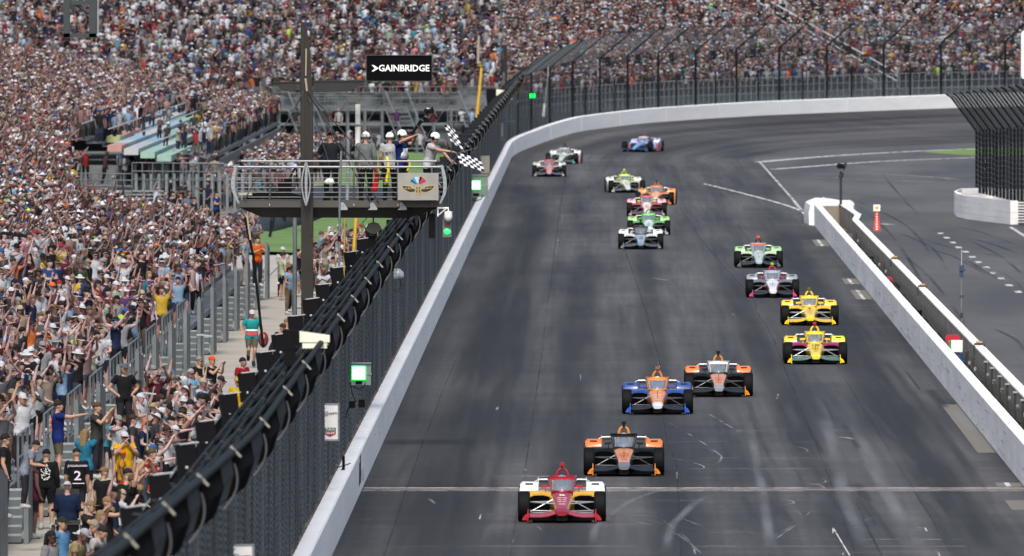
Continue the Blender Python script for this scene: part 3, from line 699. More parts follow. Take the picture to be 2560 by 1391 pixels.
# ------------------------------------------------------------------ pit wall, trench, attenuator
PW = 9.89
pit_white = pm('pit_wall_white', (0.82, 0.82, 0.81), 0.55, var=0.16, scale=0.8, streak=(1, .3, 2.5), bump=0.1)
pw = MB().loft([[(PW, y, -.2), (PW, y, .96), (PW + .04, y, 1.0), (PW + .27, y, 1.0), (PW + .30, y, .96), (PW + .30, y, -.2)] for y in (250, 300, 350, 420, 500, 600, 671)]).build('pit_wall', pit_white)
tag(pw, 'white concrete pit wall facing the track, nearer of the pair', 'wall')
scar = MB()
for i in range(60):
    y = rr.uniform(330, 640); z = .36 + .2 * math.sin(y * .05) + rr.uniform(-.06, .06)
    scar.box((PW - .0015, y, z), (.004, rr.uniform(1.5, 6), rr.uniform(.006, .014)))
for i in range(16): scar.box((PW - .002, 332 + rr.uniform(0, 3), rr.uniform(.1, .8)), (.006, rr.uniform(.1, .4), rr.uniform(.1, .4)))
for y in range(300, 668, 7): scar.box((PW - .001, y, .48), (.004, .03, .96)); scar.box((PW + .15, y, 1.0), (.28, .03, .004))
ps = MB()
for k in range(90): ps.box((PW - .003, 300 + 360 * rr.random(), rr.uniform(.05, .8)), (.003, rr.uniform(.3, 3), rr.uniform(.006, .02)))
ps.build('rubber_streak', pm('streak_grey', (.22, .22, .23), .8), pw)['kind'] = 'stuff'
scar.build('crack_line', pm('wall_crack', (.30, .31, .32), .8), pw)['kind'] = 'stuff'
cw = pm('raw_concrete', (0.21, 0.185, 0.145), 0.9, var=.35, scale=.8, bump=.4)
wall2 = empty('pit_lane_wall', (10.95, 450, 0), label='raw concrete wall with white top beside the pit lane', cat='wall')
def wseg(x0, y0, x1, y1):
    d = Vector((x1 - x0, y1 - y0, 0)); L_ = d.length; a = math.atan2(d.x, d.y)
    o = MB().box((0, L_ / 2, .38), (.24, L_ - .05, 1.16)).build('wall_panel', cw, wall2, (x0 - 10.95, y0 - 450, 0), rz=-a)
    o = MB().box((0, L_ / 2, .99), (.27, L_ - .12, .05)).build('white_coping', pit_white, wall2, (x0 - 10.95, y0 - 450, 0), rz=-a)
yy = [250, 300, 345, 395, 440, 483, 530, 575, 626]
for a, b in zip(yy[:-1], yy[1:]): wseg(11.07, a, 11.07, b)
wseg(11.07, 626, 10.55 + .9, 640); wseg(11.40, 640, 11.15, 668)
tr = MB().box((10.57, 460, .0), (.74, 424, .1)).build('trench_floor', pm('trench_dirt', (.13, .12, .105), .9, var=.6, scale=1.2, bump=.6)); tr['kind'] = 'structure'
# joints between the panels carry small cable brackets with orange caps
for i, y in enumerate((345, 395, 440, 483)[:4]):
    pass
for i, (px, py) in enumerate(((2449, 863), (2315, 718), (2244, 648))):
    Y = FPX * (CAMH - 1.05) / (py + 100); e = empty('bridge_clamp', (11.0, Y, 1.02), label=['nearest bronze cable clamp straddling the pit lane wall', 'middle bronze cable clamp straddling the pit lane wall', 'farthest bronze cable clamp straddling the pit lane wall'][i], cat='clamp', group='cable clamps on the pit lane wall')
    MB().box((.06, 0, .06), (.30, .3, .06)).box((-.1, 0, -.12), (.05, .2, .3)).box((.2, 0, -.08), (.05, .2, .2)).build('bracket', steel_dark, e)
    MB().box((.05, -.05, .12), (.18, .3, .05)).build('cap', pm('bronze', (.35, .22, .07), .5), e)
# posts standing in the trench
for i, (px, py) in enumerate(((2462, 925), (2477, 941), (2497, 962), (2515, 982), (2534, 1003), (2552, 1023))):
    Y = FPX * (CAMH - .75) / (py + 100)
    e = empty('trench_post', (10.85, Y, 0), label='grey steel post in the trench, %s from the far end of its row' % ['first', 'second', 'third', 'fourth', 'fifth', 'sixth'][i], cat='post', group='steel posts in the pit wall trench')
    MB().box((0, 0, .48), (.07, .07, .96)).build('shaft', steel_dark, e); MB().box((.06, 0, .6), (.08, .1, .12)).box((0, -.02, .98), (.12, .12, .05)).build('bracket', steel_grey, e)
for i, (x, y) in enumerate(((2150, 590), (2183, 648), (2201, 665), (2432, 905), (2422, 890))):
    Y = FPX * (CAMH - .7) / (y + 100); e = empty('trench_post', (10.75, Y, 0), label=['farthest short steel post in the trench near the wrapped barrier', 'short steel post in the trench beyond the red machine', 'second short steel post just beyond the red machine', 'tall post in the trench right of the blue bin', 'thin post touching the blue bin in the trench'][i], cat='post', group='steel posts in the pit wall trench')
    MB().box((0, 0, .42), (.06, .06, .84)).build('shaft', steel_dark, e); MB().box((.05, 0, .5), (.07, .09, .1)).build('bracket', steel_grey, e)
pc = MB()
pc.tube([(10.9, 330 + i * 6, .60 + .035 * math.sin(i * 1.3)) for i in range(50)], .022, 5).tube([(10.92, 330 + i * 6, .28 + .05 * math.sin(i * 2.1)) for i in range(50)], .03, 5)
pc = pc.build('trench_cable', steel_dark); tag(pc, 'grey cables clipped along the raw concrete wall in the trench', 'cable')
deb = MB()
for i in range(700):
    y = rr.uniform(300, 660); deb.box((rr.uniform(10.25, 10.9), y, .07 + rr.random() * .03), (rr.uniform(.04, .18), rr.uniform(.1, .7), rr.uniform(.03, .12)), Matrix.Rotation(rr.random() * 3, 3, 'Z'))
deb = deb.build('trench_debris', pm('debris', (.20, .19, .17), .9, var=.8, scale=2.0)); tag(deb, kind='stuff')
# red machine, blue bin with boxes
red_p = pm('machine_red', hexc('a3122a'), .4, coat=.3); blue_p = pm('bin_blue', hexc('123a66'), .45); green_p = pm('hose_green', hexc('1c9a55'), .5)
Y = 36000 * 11.6 / 792
e = empty('generator', (10.60, Y, .06), label='red generator with a black drum lying in the pit wall trench', cat='generator')
MB().box((-.14, 0, .32), (.44, .7, .52)).box((-.14, 0, .60), (.36, .6, .06)).build('casing', red_p, e); MB().tube([(.16, -.25, .28), (.16, .35, .28)], .17, 12).build('drum', black_rubber, e); MB().tube([(.0, -.37, .5), (.2, -.37, .42), (.2, -.37, .15)], .02, 5).build('handle', steel_dark, e)
Y = 36000 * 11.5 / 960
e = empty('equipment_cart', (10.62, Y, .06), label='red and white equipment cart with a blue bin in the trench', cat='cart')
MB().box((-.08, 0, .70), (.42, .5, .52)).box((-.1, 0, .98), (.34, .4, .06)).build('red_case', red_p, e); MB().box((.04, -.28, .68), (.34, .06, .36)).build('white_panel', white_plastic, e); MB().box((.06, -.1, .24), (.36, .5, .42)).build('blue_bin', blue_p, e)
MB().tube([(-.20, -.3, .85), (-.16, -.3, .6), (-.06, -.3, .42), (.0, -.3, .3)], .035, 6).build('hose', green_p, e)
MB().tube([(.1, -.36, .06), (.3, -.36, .06)], .10, 10).build('wheel', black_rubber, e)
e = empty('black_bin', (10.72, 36000 * 11.55 / 945 + 45, .06), label='small black cylinder standing in the trench between the two pit walls', cat='bin')
MB().tube([(0, 0, 0), (0, 0, .42)], .10, 10).build('body', steel_black, e); MB().tube([(0, 0, .42), (0, 0, .46)], .11, 10).build('lid', steel_dark, e)
e = empty('speaker_box', (10.70, 572, .06), label='dark square box in the trench just below the red triangle marker', cat='box'); MB().box((0, 0, .25), (.28, .3, .4)).build('case', steel_black, e); MB().box((0, -.16, .25), (.2, .02, .3)).build('grille', steel_dark, e)
# attenuator wrapped in white tarpaulin at the end of the pit wall
tarp = pm('white_tarp', (0.70, 0.71, 0.70), 0.55, var=.12, scale=1.2, bump=.5)
e = empty('wrapped_barrier', (10.7, 672, 0), label='white tarpaulin wrapped crash barrier at the end of the pit wall', cat='crash barrier')
rings = []
prof = lambda w, h, sk: [(-w, -.1), (-w - .02, h * .6), (-w + .06, h * .93), (-.55 * w, h * (1.0 + sk)), (0, h * (1.03 + sk * .4)), (.5 * w, h * (.98)), (w - .12, h * .99), (w, h * .9), (w + .02, h * .45), (w, -.1)]
for y, w_, h_, sk in ((-4.5, 1.02, .98, .02), (-1, 1.1, 1.0, .05), (2, 1.16, 1.04, .12), (5, 1.12, 1.02, .1), (8, 1.0, .95, .0)):
    rings.append([(x * 1.0 + .02 * math.sin(y + 3 * x), y, z) for x, z in prof(w_, h_, sk)])
MB().loft(rings).build('tarpaulin', tarp, e, smooth=True, sharp=50)
MB().box((.1, -4.9, .45), (1.1, .4, .9)).build('concrete_plug', cw, e)
for k in range(5): MB().box((-.8 + k * .4, -4.6, .55), (.02, .05, .8)).build('tarp_fold_shade', pm('tarp_shadow', (.5, .52, .53), .6), e)  # grey strips with the shade of the folds put into their colour
e = empty('thin_marker', at(2059, 512, 668), label='thin white whip antenna on the corner of the wrapped barrier', cat='antenna'); MB().tube([(0, 0, -.5), (0, 0, .35)], .025, 5).build('rod', white_plastic, e); MB().tube([(0, 0, -.45), (0, 0, -.25)], .05, 6).build('base', steel_dark, e)
# robotic camera on pole
e = empty('pole_camera', (36000 and (2102 - VX) * 664 / FPX, 664, 0), label='remote broadcast camera on a dark pole behind the wrapped barrier', cat='camera')
MB().tube([(0, 0, .9), (0, 0, 2.1)], .06, 8).tube([(0, 0, 2.1), (0, 0, 2.55)], .04, 8).build('pole', steel_dark, e)
MB().tube([(-.02, 0, 2.2), (.05, 0, 2.5)], .10, 8).build('gimbal', steel_dark, e); MB().box((.0, 0, 2.78), (.28, .5, .22)).tube([(-.08, -.3, 2.8), (-.08, -.02, 2.8)], .12, 10).build('camera_head', steel_black, e); MB().box((.22, 0, 2.88), (.14, .2, .16)).tube([(.15, 0, 2.6), (.2, 0, 2.85)], .04, 6).build('side_module', steel_dark, e)
# marked triangle board
e = empty('triangle_marker', ((2192 - VX) * 600 / FPX, 600, 1.0), label='tall red triangular marker with white square head on the pit wall', cat='marker')
sc = 600 / 36000
MB().ext([(-9 * sc, 0), (9 * sc, 0), (3.5 * sc, 49 * sc), (-3.5 * sc, 49 * sc)], (0, 0, 0), (1, 0, 0), (0, 0, 1), .03).build('red_body', pm('marker_red', hexc('c23a2e'), .5), e)
MB().box((0, 0, 58 * sc), (17 * sc, .04, 16 * sc)).build('white_head', white_plastic, e)
mb = MB()
mb.ext([(0, -4.2 * sc)] + [(4.6 * sc * math.cos(t), 4.6 * sc * math.sin(t)) for t in np.linspace(-.5, math.pi + .5, 12)], (0, -.022, 58 * sc), (1, 0, 0), (0, 0, 1), .004)
mb.build('round_emblem', pm('emblem_orange', hexc('e8a02c'), .5), e)
for k in range(7): MB().box((0, -.035, (5 + k * 6.2) * sc), ((5.6 - k * .55) * sc, .01, 3.2 * sc)).build('white_block', white_plastic, e)
# antenna mast at the pit wall
e = empty('radio_mast', ((2404 - VX) * 462 / FPX, 462, 0), label='grey radio mast with blue box standing by the pit lane wall', cat='antenna')
s = 462 / 36000
MB().tube([(0, 0, .2), (0, 0, 2.15)], .045, 8).build('pole', alu, e); MB().box((0, 0, 2.33), (.14, .14, .34)).box((.02, -.02, 2.35), (.22, .16, .06)).build('radio_box', pm('radio_navy', (.02, .04, .08), .5), e); MB().tube([(0, 0, 2.5), (0, 0, 3.0)], [.02, .012], 6).build('whip', alu_pale, e)
MB().box((0, 0, 1.5), (.12, .08, .1)).box((0, 0, .9), (.1, .1, .16)).build('clamp', steel_dark, e)
# pit side barrier and black fence with leaning top
bar = empty('pit_barrier', (19.5, 680, 0), label='white sectioned barrier rounding the foot of the black pit fence', cat='barrier')
bp = [(20.6, 700), (19.2, 706), (17.6, 704), (17.05, 695), (17.0, 688), (17.3, 682), (18.0, 676), (19.0, 668), (20.5, 668.5)]
bp2 = []
for i in range(len(bp) - 1):
    for k in range(3): t = k / 3; bp2.append((bp[i][0] + (bp[i + 1][0] - bp[i][0]) * t, bp[i][1] + (bp[i + 1][1] - bp[i][1]) * t))
for row in range(4):
    mb = MB(); rings = []
    z0 = .02 + row * .28
    for (x, y) in bp2:
        c = Vector((18.9, 690, 0)); d = (Vector((x, y, 0)) - c).normalized() * .28
        rings.append([(x + .0, y, z0), (x, y, z0 + .27), (x - d.x, y - d.y, z0 + .27), (x - d.x, y - d.y, z0)])
    mb.loft([[(a - 19.5, b - 680, c) for a, b, c in r] for r in rings]); mb.build('barrier_band', pit_white, bar)
mb = MB()
for k in range(9): mb.box((0, 0, .08 + k * .13), (.42, .25, .07))
mb.build('tyre_stack', black_rubber, bar, (19.45 - 19.5 + .1, 667.2 - 680, 0))
MB().box((.9, -12.9, .55), (.75, .3, 1.1)).build('white_block', pit_white, bar)
pf = empty('pit_fence', (19.2, 680, 0), label='black corrugated looking catch fence leaning left above the pit barrier', cat='fence')
def pfp(t): return (18.55 + .0 * t, 704 - t * 3.0)
def pfx(y): return 18.42 + (706 - y) * .045
def pft(y): return 5.65 + (706 - y) * .018
arm_slate = pm('arm_slate', (.05, .062, .068), .45, .2)
for k in range(31):
    y = 706 - k * 2.3; x = pfx(y); zt_ = pft(y); zb = zt_ - 1.75
    mb = MB(); mb.tube([(x - 19.2, y - 680, .9), (x - 19.2, y - 680, zb + .05)], .06, 6); mb.build('post', steel_black, pf)
    mb = MB(); mb.tube([(x - 19.2, y - 680, zb), (x - 1.28 - 19.2, y - 680, zt_ - .05)], .055, 6); mb.tube([(x - 1.28 - 19.2, y - 680, zt_ - .06), (x - 1.50 - 19.2, y - 680, zt_ + .08)], .05, 5); mb.build('leaning_arm', arm_slate if k % 2 else steel_black, pf)
mb = MB()
y = 706.0
while y > 636:
    mb.tube([(pfx(y) - .01 - 19.2, y - 680, .9), (pfx(y) - .01 - 19.2, y - 680, pft(y) - 1.73), (pfx(y) - 1.26 - 19.2, y - 680, pft(y) - .06)], .0045, 3, cap=False); y -= .17
mb.build('wire_mesh', pm('mesh_black', (.022, .028, .032), .5, .3), pf)['kind'] = 'stuff'
mb = MB()
for i in range(14):
    z = 1.3 + i * .24; mb.tube([(pfx(706 - j * 5) - .03 - 19.2, 706 - 680 - j * 5, z - .10 * (j % 2)) for j in range(14)], .016, 3)
for y in range(8): mb.tube([(pfx(700 - y * 7.5) - .04 - 19.2, 700 - y * 7.5 - 680, 1), (pfx(700 - y * 7.5) - .04 - 19.2, 700 - y * 7.5 - 680, 4.0)], .03, 4)
mb.build('grey_cable', steel_dark, pf)['kind'] = 'stuff'
e = empty('post_camera', at(2460, 412, 705), label='small white camera box on the left edge of the black pit fence', cat='camera'); MB().box((0, 0, 0), (.2, .3, .55)).build('case', white_plastic, e); MB().box((.06, -.16, -.02), (.12, .03, .26)).build('lens', steel_black, e); MB().tube([(.1, 0, 0), (.35, 0, 0)], .04, 5).build('arm', steel_dark, e)
e = empty('white_panel_sign', at(2570, 130, 560), label='rounded white panel cut off by the right edge of the picture', cat='sign')
k = 560 / 36000
poly = []
for cx, cy, a0 in ((-6 * k + .0, 45 * k, 90), (-6 * k, -60 * k, 180)):
    poly += [(cx - 4 * k + 8 * k * math.cos(R(a0 + t)), cy + 8 * k * math.sin(R(a0 + t))) for t in (0, 22, 45, 67, 90)]
poly = [(50 * k, 53 * k)] + poly + [(50 * k, -68 * k)]
MB().ext(poly, (0, 0, 0), (1, 0, 0), (0, 0, 1), .12).build('panel', pm('panel_pale', (.62, .64, .62), .5), e); MB().tube([(40 * k, .2, 20 * k), (40 * k, .2, -7)], .08, 6).build('post', steel_grey, e)
# ------------------------------------------------------------------ open wheel race cars
glassm = bpy.data.materials.new('screen_glass'); glassm.use_nodes = True
_b = glassm.node_tree.nodes['Principled BSDF']; _b.inputs['Base Color'].default_value = (.22, .27, .33, 1); _b.inputs['Roughness'].default_value = .08; _b.inputs['Alpha'].default_value = .55; _b.inputs['Metallic'].default_value = .25
tyre_m = pm('tyre', (0.0035, 0.0037, 0.0042), 0.7, var=.2, spec=.12)
rim_m = pm('rim', (0.03, 0.03, 0.032), 0.4, .6)
arm_pale = pm('suspension_pale', (0.42, 0.44, 0.46), 0.35, .5)
arm_dark = pm('suspension_dark', (0.10, 0.105, 0.11), 0.35, .5)
DUM = pm('slot', (.5, .5, .5))
def seclip(w_top, w_mid, w_bot, z0, z1, n=14, sq=3.0, y=0.0):
    """closed superellipse like ring, wider or narrower at the bottom"""
    out = []
    zc, hz = (z0 + z1) / 2, (z1 - z0) / 2
    for j in range(n):
        t = 2 * math.pi * (j + .5) / n
        c, s = math.cos(t), math.sin(t)
        x = (abs(c) ** (2 / sq)) * (1 if c > 0 else -1); z = (abs(s) ** (2 / sq)) * (1 if s > 0 else -1)
        w = w_mid + (w_top - w_mid) * z if z > 0 else w_mid + (w_bot - w_mid) * (-z)
        out.append((x * w, y, zc + z * hz))
    return out
# shared meshes ------------------------------------------------------
def m_tub():
    st = [(-1.08, .10, .125, .10, .165, .255), (-.98, .125, .15, .12, .155, .30), (-.75, .13, .165, .13, .16, .345), (-.35, .145, .19, .15, .17, .41), (0, .165, .21, .16, .17, .46), (.35, .19, .235, .17, .16, .51), (.7, .215, .26, .19, .14, .555), (1.0, .24, .29, .22, .12, .60), (1.25, .26, .31, .25, .11, .615), (1.9, .25, .32, .27, .10, .62), (2.3, .2, .28, .25, .10, .60)]
    rings = [seclip(wt, wm, wb, z0, z1, 16, 3.4, y) for y, wt, wm, wb, z0, z1 in st]
    def mats(i, j):
        # facet centre angle: top ones are the nose top panel
        a = (j + 1) / 16 * 360
        top = 40 < a < 140
        if i <= 1: return 1
        return 0 if top else 2
    return MB().loft(rings, mats=mats)
def dupmesh(mb, name, n): return mb.mesh(name, [DUM] * n, True, 40)
ME = {}
ME['tub'] = dupmesh(m_tub(), 'tub', 3)
mb = MB().loft([seclip(.10, .16, .2, .2, z, 12, 2.6, y) for y, z in ((2.0, .86), (2.35, .90), (2.7, .80), (3.1, .66), (3.5, .52), (3.75, .42))]); ME['cover'] = dupmesh(mb, 'cover', 1)
mb = MB()
def podring(y, xo, z0, z1, s): return [(s * x, y, z) for x, z in ((.24, z0), (.24, z1), (.42, z1 + .03), (xo - .09, z1 + .015), (xo, z1 - .06), (xo, z0 + .10), (xo - .12, z0))]
for s in (-1, 1):
    mb = MB(); mb.loft([podring(y, xo, z0, z1, s) for y, xo, z0, z1 in ((1.12, .74, .10, .55), (1.2, .80, .07, .585), (1.8, .86, .05, .60), (2.4, .80, .05, .52), (3.0, .55, .06, .38), (3.4, .35, .08, .26))])
    ME['pod%d' % s] = dupmesh(mb, 'pod', 1)
    mb = MB().ext([(s * .27, .22), (s * .27, .50), (s * .40, .535), (s * .62, .53), (s * .71, .49), (s * .71, .20), (s * .60, .13), (s * .34, .13)], (0, 1.125 if s > 0 else 1.105, 0), (1, 0, 0), (0, 0, 1), .02 * s)
    mb.box((s * .44, 1.14, .09), (.66, .06, .11)); ME['inlet%d' % s] = mb.mesh('inlet', [pm('inlet_black', (.002, .002, .0025), .9, spec=.02)])
    # rear wheel guard: wedge over the front of the rear tyre
    mb = MB(); gx0, gx1 = s * .52, s * .93
    mb.loft([[(gx0, y, z0), (gx0 + s * .02, y, z1), (gx1 - s * .05, y, z1 + .005), (gx1, y, z1 - .05), (gx1, y, z0)] for y, z0, z1 in ((2.10, .10, .62), (2.2, .08, .745), (2.35, .08, .79), (2.62, .30, .78), (2.7, .5, .74))])
    ME['guard%d' % s] = dupmesh(mb, 'guard', 1)
    mb = MB().loft([[(s * .90, y, z0), (s * .94, y, z0), (s * .94, y, z1), (s * .90, y, z1)] for y, z0, z1 in ((1.3, .04, .2), (1.8, .04, .52), (2.2, .04, .66), (2.45, .06, .60))]); ME['flank%d' % s] = dupmesh(mb, 'flank', 1)
    mb = MB().loft([[(s * .30, 1.20, .70), (s * .30, 1.26, .70), (s * .30, 1.26, .755), (s * .30, 1.20, .755)], [(s * .46, 1.18, .69), (s * .46, 1.26, .69), (s * .46, 1.26, .745), (s * .46, 1.18, .745)]])
    mb.tube([(s * .36, 1.22, .55), (s * .37, 1.22, .70)], .012, 5); ME['mirror%d' % s] = dupmesh(mb, 'mirror', 1)
    mb = MB().ext([(0, .03), (.0, .17), (.03, .175), (.08, .14), (.125, .08), (.14, .03)], (s * .73, -.78 if s > 0 else -.80, .03), (s, 0, 0), (0, 0, 1), .03)
    mb.loft([[(s * .73, y, .04), (s * .75, y, .04), (s * .75, y, z), (s * .73, y, z)] for y, z in ((-1.1, .16), (-.9, .24), (-.6, .30), (-.45, .30))]); ME['plate%d' % s] = dupmesh(mb, 'plate', 1)
    # wishbones, push rod, tie rod
    F0 = (.17, .0)
    mb = MB(); mb.tube([(s * .70, 0, .43), (s * .17, -.30, .40)], .014, 5).tube([(s * .70, 0, .43), (s * .19, .32, .43)], .014, 5); ME['upper%d' % s] = mb.mesh('upper', [DUM])
    mb = MB(); mb.tube([(s * .72, 0, .20), (s * .17, -.38, .19)], .014, 5).tube([(s * .72, 0, .20), (s * .19, .38, .18)], .014, 5).tube([(s * .72, -.05, .245), (s * .2, -.12, .235)], .012, 5); ME['lower%d' % s] = mb.mesh('lower', [DUM])
    mb = MB().tube([(s * .68, 0, .22), (s * .20, .12, .48)], .012, 5); ME['push%d' % s] = mb.mesh('push', [DUM])
    # rear rail that shows as a thin pale outline over the pod
    mb = MB().tube([(s * .27, 2.5, .78), (s * .33, 2.5, .835), (s * .52, 2.5, .83), (s * .60, 2.5, .79), (s * .63, 2.5, .72)], .014, 6); ME['rail%d' % s] = mb.mesh('rail', [DUM])
# wheel: tyre with rounded shoulders, rim disc
def wheel(w, r):
    prof = [(-w / 2 + .02, r * .60), (-w / 2, r * .72), (-w / 2, r * .90), (-w / 2 + .022, r * .975), (-w / 2 + .06, r), (w / 2 - .06, r), (w / 2 - .022, r * .975), (w / 2, r * .90), (w / 2, r * .72), (w / 2 - .02, r * .60)]
    n = 28; rings = [[(x, rad * math.cos(2 * math.pi * k / n), rad * math.sin(2 * math.pi * k / n)) for x, rad in prof] for k in range(n + 1)]
    t = MB().loft(rings, cap=False).mesh('tyre', [tyre_m], True, 50)
    mb = MB(); mb.tube([(-w / 2 + .03, 0, 0), (w / 2 - .03, 0, 0)], r * .60, 20)
    for k in range(9):
        a = 2 * math.pi * k / 9
        for sx in (-1, 1): mb.box((sx * (w / 2 - .02), r * .33 * math.cos(a), r * .33 * math.sin(a)), (.02, .05, r * .5), Matrix.Rotation(math.pi / 2 - a, 3, 'X') if 0 else Matrix.Rotation(a - math.pi / 2, 3, 'X'))
    return t, mb.mesh('rim', [rim_m])
ME['tf'], ME['rf'] = wheel(.265, .335); ME['tr'], ME['rr'] = wheel(.36, .345)
# front wing: thin planes, raised in the middle under the nose
mb = MB(); xs_ = [-.76, -.45, -.28, -.16, 0, .16, .28, .45, .76]; zs_ = [.125, .125, .15, .19, .20, .19, .15, .125, .125]
for dy, dz, th, ch in ((-1.0, 0, .022, .26), (-.72, .035, .018, .16)):
    mb.loft([[(x, dy, z + dz), (x, dy, z + dz + th), (x, dy + ch, z + dz + th + .03), (x, dy + ch, z + dz + .022)] for x, z in zip(xs_, zs_)])
ME['wing'] = mb.mesh('wing', [DUM])
mb = MB().loft([[(x, y, .05), (x, y, z)] + [(-x, y, z), (-x, y, .05)] for x, y, z in ((-.10, -.95, .14), (-.13, -.5, .15))]); ME['splitter'] = mb.mesh('splitter', [carbon])
# floor
mb = MB().loft([[(-w, y, .03), (w, y, .03), (w, y, .055), (-w, y, .055)] for y, w in ((.55, .22), (1.0, .72), (1.3, .90), (2.3, .92), (2.6, .62), (3.5, .55), (4.0, .5))]); mb.box((0, .2, .035), (1.30, 1.5, .012)); ME['floor_and_shade'] = mb.mesh('floor_and_shade', [pm('floor_black', (.003, .003, .0035), .9, spec=.03)])  # black plank under the nose stands in for the shade beneath the car
# rear wing low line
mb = MB().box((0, 3.75, .74), (1.06, .24, .018)).box((0, 3.9, .79), (1.06, .1, .014)); ME['rwing'] = mb.mesh('rwing', [DUM])
mb = MB()
for s in (-1, 1): mb.box((s * .535, 3.8, .70), (.02, .42, .26))
ME['rplate'] = mb.mesh('rplate', [DUM])
# aeroscreen: curved glass in a frame with a coloured top band
def screen_pts(z, n=13):
    t = (z - .60) / .345
    out = []
    for k in range(n):
        a = math.pi * (k / (n - 1)); wx = .235 + .075 * t
        out.append((-wx * math.cos(a), 1.62 + .10 * t - (.50 - .20 * t) * (math.sin(a) ** .8), z))
    return out
def screen_strip(z0, z1, th=.008):
    a, b = screen_pts(z0), screen_pts(z1); mb = MB(); n = len(a)
    c = [(x * .97, y + .012, z) for x, y, z in a]; d = [(x * .97, y + .012, z) for x, y, z in b]
    mb.add(a + b + d + c, [(i, i + 1, n + i + 1, n + i) for i in range(n - 1)] + [(2 * n + i, 2 * n + i + 1, 3 * n + i + 1, 3 * n + i) for i in range(n - 1)] + [(n + i, n + i + 1, 2 * n + i + 1, 2 * n + i) for i in range(n - 1)])
    return mb
ME['glass'] = screen_strip(.60, .865).mesh('glass', [glassm], True)
ME['band'] = screen_strip(.868, .935).mesh('band', [DUM], True)
mb = MB().tube(screen_pts(.938), .016, 6); mb.tube([screen_pts(.60)[0], screen_pts(.935)[0]], .018, 6).tube([screen_pts(.60)[-1], screen_pts(.935)[-1]], .018, 6).tube([screen_pts(.60)[2], screen_pts(.935)[2]], .012, 6).tube([screen_pts(.60)[-3], screen_pts(.935)[-3]], .012, 6)
ME['frame'] = mb.mesh('frame', [DUM])
mb = MB().loft([[(x, y, z) for x, y, z in r] for r in ([(-.24, 1.30, .55), (-.26, 1.5, .60), (.26, 1.5, .60), (.24, 1.30, .55)], [(-.22, 1.12, .59), (-.25, 1.35, .66), (.25, 1.35, .66), (.22, 1.12, .59)])])
ME['cowl'] = dupmesh(MB().tube(screen_pts(.615), [.03] * 13, 6), 'cowl', 1)
# emblem like wings shape on the cowl centre
# roll hoop and airbox arch
arch = [(-.115 * math.cos(a), 2.02, .93 + .165 * math.sin(a)) for a in np.linspace(0, math.pi, 11)]
mb = MB().tube([(-.15, 2.02, .72)] + arch + [(.15, 2.02, .72)], [.038] + [.036 - .006 * math.sin(a) for a in np.linspace(0, math.pi, 11)] + [.038], 8)
ME['hoop'] = dupmesh(mb, 'hoop', 1)
mb = MB().tube([(0, 2.0, 1.08), (0, 2.0, 1.155)], [.028, .022], 8); mb.loft([[(-.05, y, 1.15), (-.055, y, 1.19), (-.045, y, 1.225), (.045, y, 1.225), (.055, y, 1.19), (.05, y, 1.15)] for y in (1.93, 2.12)]); ME['pod_cam'] = dupmesh(mb, 'pod_cam', 1)
ME['helmet'] = MB().ball((0, 0, 0), (.13, .155, .135), 14, 9).mesh('helmet', [DUM], True)
ME['visor'] = MB().ball((0, -.03, .0), (.122, .135, .055), 12, 6).mesh('visor', [pm('visor_dark', (.02, .025, .03), .15)], True)
# seated driver: one continuous body
mb = MB().loft([seclip(w, w, w, 0, .01, 12, 2.4, 0) for w in (.1,)] * 1 + []) if False else MB()
def bring(cx, cy, cz, rx, ry): return [(cx + rx * math.cos(t), cy + ry * math.sin(t), cz) for t in np.linspace(0, 2 * math.pi, 13)[:-1]]
mb.loft([bring(0, .1, -.62, .17, .14), bring(0, .08, -.45, .16, .12), bring(0, .04, -.25, .20, .13), bring(0, .0, -.13, .19, .11), bring(0, 0, -.08, .07, .07), bring(0, 0, 0, .06, .06)])
ME['driver'] = mb.mesh('driver', [DUM], True)

